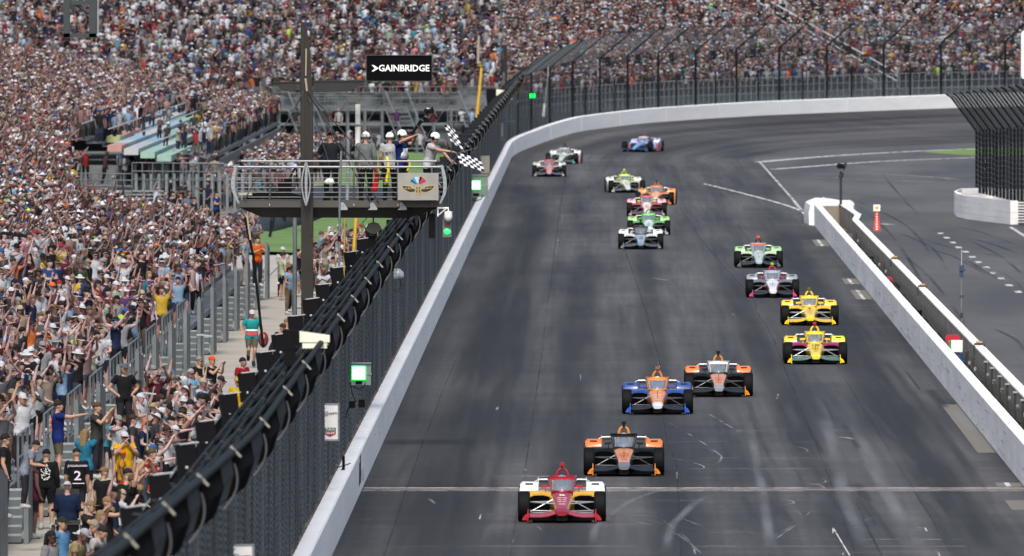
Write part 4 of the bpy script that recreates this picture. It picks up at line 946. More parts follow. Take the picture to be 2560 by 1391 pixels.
def use(name, key, parent, mats, loc=None):
    me = ME[key]; o = link(name, me, parent, loc)
    if not isinstance(mats, (list, tuple)): mats = [mats]
    for i, m in enumerate(mats):
        if me.materials[i] == DUM or me.materials[i] is DUM:
            o.material_slots[i].link = 'OBJECT'; o.material_slots[i].material = m
    return o
CARGROUP = 'open wheel race cars racing down the straight'
def car(label, px, py, yaw, c, number=None, driver_label=''):
    """c: dict of hex colours"""
    p = gp(px, py)
    if p.y > TURN_S - 60:
        def tz(q):
            dx = WX + TURN_R - q.x; dy = q.y - TURN_S; r_ = math.hypot(dx, dy)
            return track_z(TURN_S + math.atan2(dy, dx) * TURN_R, TURN_R - r_) if dy > 0 else 0.0
        Y = TURN_S - 60.0
        while Y < 1000 and at(px, py, Y).z > tz(at(px, py, Y)): Y += .25
        p = at(px, py, Y)
    e = empty('race_car', p, rz=R(yaw), label=label, cat='race car', group=CARGROUP)
    g = lambda k, d='tub': paint(c.get(k, c.get(d)))
    tub = use('body', 'tub', e, [g('nose'), g('tip', 'nose'), g('side', 'nose')])
    use('engine_cover', 'cover', e, g('side', 'nose'))
    use('floor_and_shade', 'floor_and_shade', e, carbon); use('splitter', 'splitter', e, carbon)
    for s in (-1, 1):
        pod = use('sidepod', 'pod%d' % s, e, g('pod%d' % s, 'pod') if 'pod%d' % s in c else g('pod'))
        use('radiator_inlet', 'inlet%d' % s, pod, None)
        gd = use('wheel_guard', 'guard%d' % s, e, paint(c.get('guard%d' % s, c['guard'])))
        use('side_skirt', 'flank%d' % s, e, g('flank', 'guard'))
        use('mirror', 'mirror%d' % s, e, g('mirror', 'pod')); use('end_plate', 'plate%d' % s, e, g('plate', 'guard'))
        am = arm_dark if c.get('darkarm') else arm_pale
        use('upper_wishbone', 'upper%d' % s, e, am); use('lower_wishbone', 'lower%d' % s, e, am); use('push_rod', 'push%d' % s, e, am); use('rear_rail', 'rail%d' % s, e, arm_pale)
        t = use('front_wheel', 'tf', e, None, (s * .832, 0, .335)); use('rim', 'rf', t, None)
        t = use('rear_wheel', 'tr', e, None, (s * .785, 3.02, .345)); use('rim', 'rr', t, None)
    use('front_wing', 'wing', e, g('wing', 'side')); use('rear_wing', 'rwing', e, carbon); use('rear_end_plate', 'rplate', e, g('guard'))
    fr = use('screen_frame', 'frame', e, g('frame', 'nose')); use('windscreen', 'glass', e, None); use('screen_band', 'band', e, g('band', 'nose')); use('cowl', 'cowl', e, g('cowl', 'nose'))
    MB().tube([(-.20, 1.33, .62), (-.205, 1.42, .86)], .012, 4).build('screen_reflection', arm_pale, fr); MB().tube([(0, 1.14, .615), (-.07, 1.16, .63)], .012, 4).tube([(0, 1.14, .615), (.07, 1.16, .63)], .012, 4).build('crest', carbon, tub)
    use('roll_hoop', 'hoop', e, g('hoop', 'nose')); use('camera_pod', 'pod_cam', e, g('cam', 'hoop'))
    if number:
        n_m = paint(c.get('num', 'e8e8e8'), rough=.5)
        text('number', number, .21, (0, .62, .556), (R(8.5), 0, 0), n_m, tub, .002, sx=1.3, bold=.006)
    # small decals down the nose: flat print
    dm = paint(c.get('decal', 'd8d8d8'), rough=.5)
    for k, (y, w_, h_) in enumerate(((.30, .22, .07), (.06, .20, .07), (-.16, .18, .06), (-.44, .15, .07))):
        z = .412 + (y + .35) * .145 + .003
        MB().box((0, 0, 0), (w_, h_, .003)).build('decal', dm, tub, (0, y, z)).rotation_euler = (R(8.3), 0, 0)
    gdm = paint(c.get('gdec', '24262a'), rough=.8)
    for s in (-1, 1): MB().box((0, 0, 0), (.17, .006, .035)).build('guard_decal', gdm, e, (s * .73, 2.185, .745)).rotation_euler = (R(-25), 0, 0)
    MB().tube([(0, 1.0, .60), (0, .5, .545), (0, -.2, .44)], .006, 4).build('centre_line', carbon, tub)
    # rim of the rear tyre guard lamp
    d = use('person', 'driver', None, paint(c.get('suit', '202838'), rough=.8)); d.location = Matrix.Rotation(R(yaw), 3, 'Z') @ Vector((0, 1.78, .80)) + p; d.rotation_euler = (0, 0, R(yaw))
    tag(d, driver_label, 'person', 'drivers strapped into the race cars')
    h = use('helmet', 'helmet', d, paint(c.get('helmet', 'c8ccd8'), rough=.3), (0, 0, .03)); use('visor', 'visor', d, None, (0, -.03, .04))
    return e
car('dark red and yellow race car with white rear guards leading the field', 1405, 1305, 0, dict(nose='80101f', side='b98a2a', tip='7c0e22', pod='bb9230', guard='c4c8c8', mirror='a81428', plate='a41226', wing='8a1226', frame='840e20', band='8c0e20', cowl='840e20', hoop='8c0c22', cam='8c1020', flank='c4c8c6', num='e9e4dc', decal='d9a7b0', suit='a01828', helmet='3b66b8'), '2', 'driver with blue helmet inside the leading dark red car')
car('black and orange race car running second, right behind the red leader', 1560, 1189, 0, dict(nose='b8784e', side='16171a', tip='5a5f66', pod='15171a', guard='c0682a', mirror='24262a', plate='c9781c', wing='141619', frame='191b1e', band='15171a', cowl='2a2d30', hoop='c07a18', cam='141414', flank='3a3c3c', decal='a85f38', darkarm=1, suit='202020', helmet='8090a8'), None, 'driver inside the second placed black and orange car')
car('orange and royal blue race car with a pale nose tip', 1644, 1035, 0, dict(nose='bc7c4e', side='b8632a', tip='b8bcc0', pod='1c437e', guard='26427e', mirror='4a4fa0', plate='2456b0', wing='141619', frame='c87a38', band='c8783a', cowl='c87a38', hoop='b8701c', cam='8a4a28', flank='1d3f86', decal='d8b090', darkarm=1, suit='204080', helmet='b8c8d8'), None, 'driver inside the orange and royal blue car')
car('black and orange race car with a white screen band, fourth in the field', 1797, 991, 0, dict(nose='b87c58', side='16171a', tip='7c8286', pod='181b1e', guard='c26c30', mirror='24262a', plate='c9841c', wing='141619', frame='b8bcbc', band='c4cccc', cowl='30343a', hoop='c07a18', cam='141414', flank='303232', decal='b06a44', darkarm=1, suit='202020', helmet='505a68'), None, 'driver inside the car with a white screen band')
car('bright yellow race car numbered 10 with magenta and green flashes', 2039, 910, 0, dict(nose='d0b42a', side='c8a81c', tip='e0c020', pod='82224c', guard='cfae34', guard1='cfd03a', mirror='e0be20', plate='e6c81c', wing='2c5f4c', frame='d9b91c', band='e6bf20', cowl='dfc020', hoop='d8b41c', cam='9c1420', flank='b8a030', num='2a2020', decal='a89020', suit='d0b020', helmet='708098'), '10', 'driver inside the yellow car with magenta sidepods')
car('bright yellow race car numbered 3 running just ahead of the maroon and white one', 2025, 813, 0, dict(nose='d0b434', side='c4a41c', tip='d8b820', pod='c4a628', guard='cfb034', mirror='dfc022', plate='e6c81c', wing='c8aa1e', frame='dfc022', band='e2c42a', cowl='dfc022', hoop='d0ac1a', cam='5f5018', flank='c8a820', num='a03028', decal='c0a060', suit='c8a828', helmet='c0ccd8'), '3', 'driver inside the all yellow car with a dark brown hoop camera')
car('white nosed race car with maroon hoop and pink wing ends', 1932, 744, 0, dict(nose='c8ccd0', side='8c2a4a', tip='c0c4c8', pod='5a6068', guard='7c828a', mirror='a02850', plate='c8407a', wing='282c32', frame='9aa0a8', band='8a98a8', cowl='b0b4b8', hoop='9c1c48', cam='9aa81c', flank='50555c', decal='9aa0a6', darkarm=1, suit='802040', helmet='606878'), None, 'driver inside the white nosed car with maroon hoop')
car('silver and mint green race car with an orange red screen band', 1897, 669, 0, dict(nose='9aa8a8', side='7c8c88', tip='98a8b0', pod='a8c0a0', guard='8ab47c', mirror='88b878', plate='60686c', wing='30363a', frame='98a4a4', band='e2502a', cowl='98a4a4', hoop='303438', cam='e0502a', flank='88b070', decal='c8d0a8', darkarm=1, suit='404840', helmet='606870'), None, 'driver inside the car with an orange red screen band')
car('silver, black and white race car heading the middle group', 1602, 623, 0, dict(nose='8f9ca8', side='30343a', tip='70808c', pod='b8bcbc', guard='d0d2d0', mirror='9a9c9c', plate='70767c', wing='343a40', frame='22262c', band='303840', cowl='303438', hoop='1a2220', cam='101414', flank='a0a4a4', decal='5a646c', darkarm=1, suit='202428', helmet='405060'), None, 'driver inside the silver car heading the middle group')
car('green and white race car tucked behind the silver, black and white one', 1622, 588, 0, dict(nose='b8c4c0', side='44884a', tip='c0ccc8', pod='549650', guard='8cc070', guard_1='c0c8c0', mirror='4c9c40', plate='a8b0ac', wing='343a3c', frame='58a85a', band='78c878', cowl='b0bcb4', hoop='3c7c34', cam='b8d040', flank='60a050', decal='88a8a8', darkarm=1, suit='306030', helmet='305878'), None, 'driver inside the green and white car')
car('white and pink race car with a crimson band in the middle group', 1617, 541, 0, dict(nose='cfc8c8', side='b83a5c', tip='c8c4c4', pod='9c3c54', guard='cf9aa0', mirror='a8b83c', plate='a89aa0', wing='602038', frame='c0a0a4', band='a83040', cowl='c8b8b8', hoop='5c2c34', cam='7ca83c', flank='b08088', decal='c8788c', darkarm=1, suit='803040', helmet='704858'), None, 'driver inside the white and pink car')
car('pale orange race car half hidden behind the white and pink one', 1637, 513, -3, dict(nose='cf9880', side='c06a34', tip='c09888', pod='b87a50', guard='d88848', mirror='606468', plate='d07838', wing='404448', frame='c88858', band='c87850', cowl='c08868', hoop='a86028', cam='383028', flank='c07838', decal='d8b8a0', darkarm=1, suit='805030', helmet='788088'), None, 'driver inside the pale orange car')
car('white race car with lime yellow screen band and camera, angled left', 1567, 482, 4, dict(nose='c0c4b8', side='8c9068', tip='b8bcc0', pod='98a088', guard='c8ccc8', mirror='a8c028', plate='b0b4b0', wing='404444', frame='b8c060', band='c0d820', cowl='b8c080', hoop='909c60', cam='a8d828', flank='484c4c', decal='a0a88c', darkarm=1, suit='505840', helmet='60646c'), None, 'driver inside the car with lime yellow screen band')
car('red and silver race car leading the pair nearest the outer wall', 1373, 442, 0, dict(nose='b87878', side='a04448', tip='a8888c', pod='888c8c', guard='a8b0b0', mirror='9c4c4c', plate='a0a4a4', wing='40444a', frame='a85858', band='a04448', cowl='a86868', hoop='383a40', cam='30343a', flank='707478', decal='c0a0a4', darkarm=1, suit='803038', helmet='606068'), None, 'driver inside the red and silver car by the wall')
car('white race car following the red and silver one near the outer wall', 1405, 410, -5, dict(nose='b8c0b0', side='8c948c', tip='a8b0a0', pod='a0a8a0', guard='c4c4c0', mirror='808884', plate='58a098', wing='40504c', frame='a8acac', band='98a09c', cowl='a8b0a8', hoop='303838', cam='303838', flank='b87880', decal='98a090', darkarm=1, suit='404848', helmet='708080'), None, 'driver inside the white car near the outer wall')
car('blue and white race car, last in view, coming out of the turn', 1594, 380, -13, dict(nose='5478a8', side='2c508c', tip='5080c0', pod='98a0c8', guard='a8acc8', mirror='8088b0', plate='2c5490', wing='202c48', frame='a890a0', band='b8a8b8', cowl='8898c0', hoop='503848', cam='783848', flank='a04858', decal='c0c8e0', darkarm=1, suit='283860', helmet='a8a0a8'), None, 'driver inside the last blue and white car')
# ------------------------------------------------------------------ people: posed skeletons, one continuous body each, clothes on top
def skel(**k):
    J = dict(hip=(0, 0, .93), belly=(0, 0, 1.08), chest=(0, 0, 1.27), neck=(0, .01, 1.45), head=(0, -.015, 1.61),
             shL=(.185, .01, 1.40), shR=(-.185, .01, 1.40), elL=(.235, .03, 1.13), elR=(-.235, .03, 1.13), wrL=(.24, -.06, .89), wrR=(-.24, -.06, .89),
             hpL=(.095, 0, .90), hpR=(-.095, 0, .90), knL=(.11, -.02, .50), knR=(-.11, -.02, .50), anL=(.12, .03, .09), anR=(-.12, .03, .09), toL=(.135, -.13, .035), toR=(-.135, -.13, .035))
    for a, b in k.items(): J[a] = b
    return {a: Vector(b) for a, b in J.items()}
def lean(J, ang, z0=.93):
    M = Matrix.Rotation(ang, 4, 'X'); c = Vector((0, 0, z0))
    for a in ('belly', 'chest', 'neck', 'head', 'shL', 'shR', 'elL', 'elR', 'wrL', 'wrR'): J[a] = M @ (J[a] - c) + c
    return J
POSES = {
 'down': skel(),
 'hips': skel(elL=(.36, .07, 1.16), wrL=(.17, -.03, 1.0), elR=(-.36, .07, 1.16), wrR=(-.17, -.03, 1.0)),
 'fold': skel(elL=(.24, -.06, 1.14), wrL=(-.02, -.20, 1.20), elR=(-.24, -.06, 1.14), wrR=(.02, -.22, 1.16)),
 'one_up': skel(elR=(-.30, -.05, 1.63), wrR=(-.24, -.10, 1.89), elL=(.25, -.05, 1.14), wrL=(.16, -.26, 1.10)),
 'both_up': skel(elR=(-.29, -.05, 1.62), wrR=(-.20, -.08, 1.88), elL=(.29, -.05, 1.62), wrL=(.22, -.08, 1.88)),
 'wide_up': skel(elR=(-.42, -.03, 1.48), wrR=(-.46, -.08, 1.74), elL=(.42, -.03, 1.48), wrL=(.46, -.08, 1.74)),
 'point': skel(elR=(-.24, -.25, 1.38), wrR=(-.22, -.52, 1.43), elL=(.24, .02, 1.12), wrL=(.2, -.18, .98)),
 'side_point': skel(elR=(-.46, -.05, 1.40), wrR=(-.72, -.10, 1.44), elL=(.24, .02, 1.12), wrL=(.2, -.18, .98)),
 'phone': skel(elR=(-.23, -.20, 1.27), wrR=(-.07, -.34, 1.52), elL=(.23, -.20, 1.27), wrL=(.07, -.34, 1.52)),
 'phone_up': skel(elR=(-.25, -.18, 1.55), wrR=(-.12, -.32, 1.80), elL=(.25, -.18, 1.55), wrL=(.02, -.32, 1.78)),
 'clap': skel(elR=(-.25, -.10, 1.16), wrR=(-.04, -.30, 1.28), elL=(.25, -.10, 1.16), wrL=(.04, -.30, 1.28)),
 'head_hands': skel(elR=(-.38, -.04, 1.60), wrR=(-.12, .02, 1.70), elL=(.38, -.04, 1.60), wrL=(.12, .02, 1.70)),
 'mouth': skel(elR=(-.25, -.16, 1.24), wrR=(-.05, -.20, 1.50), elL=(.25, -.16, 1.24), wrL=(.05, -.20, 1.44)),
 'rail': lean(skel(elR=(-.24, -.12, 1.16), wrR=(-.16, -.34, 1.22), elL=(.24, -.12, 1.16), wrL=(.16, -.34, 1.22)), R(24)),
 'sit': skel(hip=(0, 0, .52), belly=(0, .01, .67), chest=(0, .02, .86), neck=(0, .02, 1.04), head=(0, -.01, 1.20), shL=(.185, .02, .99), shR=(-.185, .02, .99), elL=(.24, -.02, .74), elR=(-.24, -.02, .74), wrL=(.18, -.26, .68), wrR=(-.18, -.26, .68),
             hpL=(.1, -.02, .50), hpR=(-.1, -.02, .50), knL=(.13, -.42, .52), knR=(-.13, -.42, .52), anL=(.13, -.44, .09), anR=(-.13, -.44, .09), toL=(.14, -.60, .035), toR=(-.14, -.60, .035)),
 'run': skel(hip=(0, -.02, .96), chest=(0, -.07, 1.29), belly=(0, -.03, 1.1), neck=(0, -.09, 1.47), head=(0, -.13, 1.62), shL=(.18, -.03, 1.42), shR=(-.18, -.12, 1.42), elL=(.30, .10, 1.18), wrL=(.33, -.05, 1.0), elR=(-.32, -.08, 1.18), wrR=(-.32, -.30, 1.10),
             hpL=(.09, -.02, .92), hpR=(-.09, -.02, .92), knL=(.09, -.10, .52), anL=(.06, .08, .16), toL=(.06, -.06, .06), knR=(-.10, -.10, .53), anR=(-.08, .30, .36), toR=(-.08, .33, .20)),
}
BONES = [('hip', 'belly', 'P'), ('belly', 'chest', 'T'), ('chest', 'neck', 'T'), ('neck', 'head', 'H'),
         ('shL', 'elL', 'U'), ('shR', 'elR', 'U'), ('elL', 'wrL', 'F'), ('elR', 'wrR', 'F'), ('hpL', 'knL', 'G'), ('hpR', 'knR', 'G'), ('knL', 'anL', 'S'), ('knR', 'anR', 'S'), ('anL', 'toL', 'O'), ('anR', 'toR', 'O')]
def oval(c, ax, up, rx, ry, n=12):
    """ring round axis ax; rx sideways"""
    ax = ax.normalized(); side = Vector((1, 0, 0)); side = (side - ax * side.dot(ax)).normalized(); fr = ax.cross(side)
    return [c + side * (rx * math.cos(t)) + fr * (ry * math.sin(t)) for t in np.linspace(0, 2 * math.pi, n + 1)[:-1]]
def raw_body(J, fem=False, heavy=1.0, hand=True):
    mb = MB()
    tz = (J['neck'] - J['hip'])
    def tr(f, rx, ry):       # torso ring at fraction f hip -> neck
        pts = ['hip', 'belly', 'chest', 'neck']; g = f * 3; i = min(2, int(g)); c = J[pts[i]].lerp(J[pts[i + 1]], g - i)
        return oval(c, J[pts[i + 1]] - J[pts[i]], None, rx * heavy, ry * heavy, 14)
    sw = .93 if fem else 1.0; wa = .87 if fem else 1.0
    mb.loft([tr(-.10, .10, .085), tr(-.04, .155, .115), tr(.10, .165 / sw * .98, .118), tr(.36, .145 * wa, .105), tr(.62, .170 * sw, .118), tr(.80, .188 * sw, .112), tr(.90, .175 * sw, .095), tr(.965, .11, .075), tr(1.03, .06, .06)])
    hd = (J['head'] - J['neck']).normalized()
    mb.tube([J['neck'] - hd * .06, J['neck'] + hd * .03, J['head'] - hd * .05], [.062, .052, .052], 10)
    # head: skull, jaw, nose, ears
    h = J['head']; M = Vector((0, 0, 1)).rotation_difference(hd).to_matrix()
    def hp(x, y, z): return h + M @ Vector((x, y, z))
    mb.ball(hp(0, .012, .03), (.077, .092, .098), 14, 9, M, -1)
    mb.loft([[hp(x, y, z) for x, y, z in r] for r in (
        [(-.03, -.085, -.105), (.03, -.085, -.105), (.05, -.02, -.10), (-.05, -.02, -.10)],
        [(-.055, -.088, -.06), (.055, -.088, -.06), (.066, .02, -.05), (-.066, .02, -.05)],
        [(-.064, -.082, .03), (.064, -.082, .03), (.074, .03, .03), (-.074, .03, .03)])])
    mb.loft([[hp(x, y, z) for x, y, z in r] for r in ([(-.018, -.08, -.025), (.018, -.08, -.025), (.012, -.115, -.02), (-.012, -.115, -.02)], [(-.008, -.078, .03), (.008, -.078, .03), (.006, -.09, .03), (-.006, -.09, .03)])])
    for s in (-1, 1): mb.ball(hp(s * .078, .01, -.005), (.014, .022, .032), 8, 5, M)
    for s in ('L', 'R'):
        sh, el, wr = J['sh' + s], J['el' + s], J['wr' + s]
        mb.ball(sh, (.058, .056, .060), 10, 6)
        mb.tube([sh.lerp(J['chest'], .35), sh, sh.lerp(el, .35), el, el.lerp(wr, .25), el.lerp(wr, .85), wr], [.07, .064, .055, .043, .045, .030, .027], 9)
        d = (wr - el).normalized(); a = d.cross(Vector((0, 0, 1)) if abs(d.z) < .9 else Vector((0, 1, 0))).normalized(); b = a.cross(d)
        mb.loft([[wr + d * t + a * (w * cx) + b * (th * cy) for cx, cy in ((-1, -1), (1, -1), (1, 1), (-1, 1))] for t, w, th in ((-.01, .024, .020), (.04, .038, .017), (.09, .042, .015))])
        if hand:
            for k, (o_, ln) in enumerate(((-.032, .062), (-.011, .075), (.011, .070), (.031, .055))):
                p = wr + d * .085 + a * o_; mb.tube([p, p + d * ln * .55 - b * .008, p + d * ln * .9 - b * .030], [.0105, .0095, .008], 6)
            p = wr + d * .03 - a * .03; mb.tube([p, p - a * .028 + d * .028 - b * .01, p - a * .030 + d * .06 - b * .02], [.013, .012, .009], 6)
        hp_, kn, an, to = J['hp' + s], J['kn' + s], J['an' + s], J['to' + s]
        k = heavy ** .5
        mb.ball(hp_, (.10 * k, .10 * k, .10), 10, 6)
        mb.tube([hp_, hp_.lerp(kn, .35), kn, kn.lerp(an, .28), kn.lerp(an, .8), an], [.098 * k, .086 * k, .058, .062, .040, .040], 10)
        f = (to - an); f.z = 0; f = f.normalized() if f.length > .01 else Vector((0, -1, 0))
        mb.loft([oval(an + Vector((0, 0, -.03)) - f * .045, f, None, .036, .045, 10), oval(an + Vector((0, 0, -.03)), f, None, .042, .05, 10), oval((an + to) / 2 + Vector((0, 0, -.005)), f, None, .048, .036, 10), oval(to, f, None, .042, .026, 10)])
    return mb
def seg_d(p, a, b):
    ab = b - a; t = max(0, min(1, (p - a).dot(ab) / max(1e-9, ab.dot(ab)))); return (p - (a + ab * t)).length, t
_bc = {}
def body_set(pose, fem=False, heavy=1.0, vox=.024, ratio=.30, sleeve=.55, leg='long', hand=True, sleeveless=False):
    key = (pose, fem, heavy, vox, ratio, sleeve, leg, sleeveless)
    if key in _bc: return _bc[key]
    bkey = (pose, fem, heavy, vox, ratio, 'body')
    J = POSES[pose]
    if bkey not in _bc:
        me = raw_body(J, fem, heavy, hand).mesh('raw')
        o = link('raw', me); m = o.modifiers.new('r', 'REMESH'); m.mode = 'VOXEL'; m.voxel_size = vox; m.use_smooth_shade = True
        m2 = o.modifiers.new('s', 'SMOOTH'); m2.factor = .5; m2.iterations = 2 if vox > .015 else 1
        if ratio < 1: m3 = o.modifiers.new('d', 'DECIMATE'); m3.ratio = ratio
        dg = bpy.context.evaluated_depsgraph_get(); dg.update()
        bm_ = bpy.data.meshes.new_from_object(o.evaluated_get(dg)); bm_.name = 'body'
        bpy.data.objects.remove(o)
        bm_.materials.clear(); bm_.materials.append(skin); bm_.polygons.foreach_set('use_smooth', [True] * len(bm_.polygons))
        # small dark eyes and mouth pressed into the same mesh
        _bc[bkey] = bm_
    bm_ = _bc[bkey]
    n = len(bm_.vertices); co = np.empty(n * 3); bm_.vertices.foreach_get('co', co); co = co.reshape(-1, 3)
    no = np.empty(n * 3); bm_.vertices.foreach_get('normal', no); no = no.reshape(-1, 3)
    lab = []; hd_ = (J['head'] - J['neck']).normalized()
    for p in co:
        p = Vector(p); best = (9, None, 0); above = (p - J['neck']).dot(hd_) > -.005 and (p - J['neck']).length < .30 and (p - J['head']).length < .19
        for a, b, t_ in BONES:
            if above and t_ in 'TP': continue
            rad = {'T': .14, 'P': .14, 'H': .07, 'U': .055, 'F': .035, 'G': .085, 'S': .05, 'O': .04}[t_]
            d, t = seg_d(p, J[a], J[b]); d -= rad
            if a == 'hip' and t < .02: d += .01
            if d < best[0]: best = (d, t_, t)
        lab.append(best)
    def region(f):
        return [all(f(*lab[v][1:]) for v in p.vertices) for p in bm_.polygons]
    up = lambda t_, t: (t_ in ('T', 'P')) or (t_ == 'U' and (not sleeveless) and t <= sleeve) or (t_ == 'U' and sleeveless and t < .02) or (t_ == 'F' and sleeve > 1 and t <= sleeve - 1) or (t_ == 'G' and t < .26)
    gmax, smax = (1.0, 1.0) if leg == 'long' else (.86, -1)
    lo = lambda t_, t: (t_ == 'G' and t <= gmax) or (t_ == 'S' and t <= smax) or (t_ == 'P' and t < .45)
    ft = lambda t_, t: t_ == 'O' or (t_ == 'S' and t > .86)
    def shell(name, f, off, mat):
        keep = region(f); used = {}; vs = []; fs = []
        for p, k in zip(bm_.polygons, keep):
            if not k: continue
            idx = []
            for v in p.vertices:
                if v not in used: used[v] = len(vs); vs.append(co[v] + no[v] * off)
                idx.append(used[v])
            fs.append(tuple(idx))
        if not fs: return None
        me = bpy.data.meshes.new(name); me.from_pydata([tuple(v) for v in vs], [], fs); me.materials.append(mat)
        me.polygons.foreach_set('use_smooth', [True] * len(me.polygons)); me.update(); return me
    r = dict(body=bm_, shirt=shell('shirt', up, .020, cloth), legs=shell('legs', lo, .012, cloth), shoe=shell('shoes', ft, .016, cloth), J=J)
    _bc[key] = r
    return r
# headwear, all in head coordinates
def hats():
    H = {}
    mb = MB().ball((0, .008, .035), (.094, .106, .100), 14, 5, None, .02); mb.box((0, -.125, .045), (.125, .085, .010), Matrix.Rotation(R(-8), 3, 'X')); H['cap'] = mb.mesh('cap', [cloth], True, 40)
    mb = MB().ball((0, .008, .035), (.094, .106, .100), 14, 5, None, .02); mb.box((0, .135, .035), (.12, .08, .010), Matrix.Rotation(R(10), 3, 'X')); H['back_cap'] = mb.mesh('back_cap', [cloth], True, 40)
    mb = MB().ball((0, .01, .04), (.088, .10, .10), 14, 5, None, .0); mb.loft([[((r) * math.cos(t), .01 + (r + .01) * math.sin(t), z) for t in np.linspace(0, 2 * math.pi, 17)[:-1]] for r, z in ((.088, .055), (.165, .035), (.165, .028), (.088, .045))]); H['sun_hat'] = mb.mesh('sun_hat', [cloth], True, 40)
    mb = MB().ball((0, .016, .030), (.090, .104, .105), 14, 6, Matrix.Rotation(R(-22), 3, 'X'), -.12); H['short_hair'] = mb.mesh('short_hair', [hairm], True)
    mb = MB().ball((0, .018, .030), (.092, .104, .104), 14, 6, Matrix.Rotation(R(-20), 3, 'X'), -.1)
    mb.loft([[(x * w, .06 + y_, z) for x, y_ in ((-1, -.03), (1, -.03), (1.0, .04), (0, .065), (-1, .04))] for z, w in ((.06, .085), (-.05, .095), (-.16, .09), (-.27, .055))]); H['long_hair'] = mb.mesh('long_hair', [hairm], True, 60)
    mb = MB().loft([[((.095) * math.cos(t), .008 + (.107) * math.sin(t), z) for t in np.linspace(0, 2 * math.pi, 17)[:-1]] for z in (.035, .065)]); mb.box((0, -.125, .045), (.125, .085, .010), Matrix.Rotation(R(-8), 3, 'X')); H['visor'] = mb.mesh('visor', [cloth], True, 40)
    mb = MB().ball((0, .008, .02), (.094, .108, .115), 14, 7, None, .0); H['beanie'] = mb.mesh('beanie', [cloth], True)
    mb = MB().box((0, -.098, .012), (.135, .012, .034)); mb.box((.075, -.05, .016), (.008, .1, .01)).box((-.075, -.05, .016), (.008, .1, .01)); H['sunglasses'] = mb.mesh('sunglasses', [pm('lens_black', (.01, .01, .012), .2)])
    mb = MB().ball((0, .006, .03), (.112, .128, .122), 18, 9, None, -.25); H['crash_helmet'] = mb.mesh('crash_helmet', [white_plastic], True)
    return H
HAT = hats()
phone_m = MB().box((0, 0, 0), (.075, .010, .15)).mesh('phone', [pm('phone_black', (.015, .015, .02), .2)])
def headrot(J):
    d = (J['head'] - J['neck']).normalized(); return Vector((0, 0, 1)).rotation_difference(d).to_euler()
def person(loc, face, pose='down', shirt=(.5, .5, .5), legs=(.03, .03, .04), hat=None, hatc=(.8, .8, .8), skinc=(.45, .27, .19), hair='short_hair', hairc=(.02, .015, .01), scale=1.0, fem=False,
           leg='long', sleeve=.55, label=None, group=None, shoes=(.6, .6, .6), heavy=1.0, hq=False, glasses=False, sleeveless=False, topless=False):
    """face: heading in degrees; 0 faces the camera (-Y), 90 faces the track (+X)"""
    B = body_set(pose, fem, heavy, .013 if hq else .026, .6 if hq else .30, sleeve, leg, True, sleeveless)
    J = B['J']
    o = link('person', B['body'], None, loc, rz=R(face)); o.color = (*[x * .74 for x in skinc], 1); o.scale = (scale,) * 3
    tag(o, label, 'person', group)
    def sub(name, me, c, **k):
        if me is None: return
        c = [x * .56 for x in c]
        q = link(name, me, o, **k); q.color = (*c, 1); return q
    if not topless: sub('shirt', B['shirt'], shirt)
    sub('trousers' if leg == 'long' else 'shorts', B['legs'], legs); sub('shoes', B['shoe'], shoes)
    hr = headrot(J)
    if hat in ('cap', 'back_cap', 'sun_hat', 'beanie', 'visor', 'crash_helmet'): sub({'back_cap': 'cap', 'crash_helmet': 'helmet'}.get(hat, hat), HAT[hat], hatc, loc=J['head'], rot=hr)
    if hat in (None, 'visor') or hair == 'long_hair': sub('hair', HAT[hair], hairc, loc=J['head'], rot=hr)
    if glasses: sub('sunglasses', HAT['sunglasses'], (0, 0, 0), loc=J['head'], rot=hr)
    return o
SK = [hexc('ad8d86'), hexc('9c7973'), hexc('87635d'), hexc('b99d97'), hexc('6e5049'), hexc('523c36'), hexc('a3837b')]
# ------------------------------------------------------------------ grandstands
tier_m = pm('tier_alu', (0.11, 0.125, 0.135), 0.55, .3, .3, .6)
def xf(s): return -12.55
def z1(s, X): return 1.1 + .195 * max(0.0, (xf(s) - X))
S1 = empty('main_grandstand', (-14, 300, 0), label='long low grandstand beside the walkway, packed with standing fans', cat='grandstand')
def sb(parent, mb, name, mats, smooth=False):
    o = mb.build(name, mats, parent, smooth=smooth); o.location = -Vector(parent.location); return o
mb = MB()
for s0 in range(250, 700, 15):
    s1 = s0 + 15
    for k in range(24):
        if 12.55 + k * .8 > .0435 * s1 + 2.5 or s0 > max(516, 27 * (12.55 + k * .8)): continue
        xa, xb = xf(s0) - k * .8, xf(s1) - k * .8; z = 1.1 + .195 * k * .8
        mb.add([(xa, s0, z), (xa - .8, s0, z), (xb - .8, s1, z), (xb, s1, z), (xa, s0, z - .16), (xb, s1, z - .16)], [(0, 1, 2, 3), (4, 0, 3, 5)])
sb(S1, mb, 'seating_tier', tier_m)['kind'] = 'stuff'
panel_me = {}
def plank_panel(parent, y0, L_, zt0, zt1, X):
    """guard wall parallel to the track made of upright boards"""
    n = max(2, int(L_ / .62))
    for i in range(n):
        t = (i + .5) / n; h = zt0 + (zt1 - zt0) * t
        o = MB().box((0, 0, h / 2), (.05, L_ / n - .03, h)).build('guard_board', alu, parent, Vector((X + .012 * (i % 2), y0 + L_ * t, 0)) - parent.location)
    mb = MB().tube([(X, y0, zt0 + .03), (X, y0 + L_, zt1 + .03)], .03, 5)
    mb.box((X, y0 - .02, zt0 / 2), (.10, .07, zt0)); sb(parent, mb, 'guard_rail', alu)
u = 0; s = 259.5
tread_me = MB().box((0, 0, 0), (.95, .30, .04)).mesh('tread', [alu_pale]); riser_me = MB().box((0, 0, 0), (.95, .02, .13)).mesh('riser', [alu])
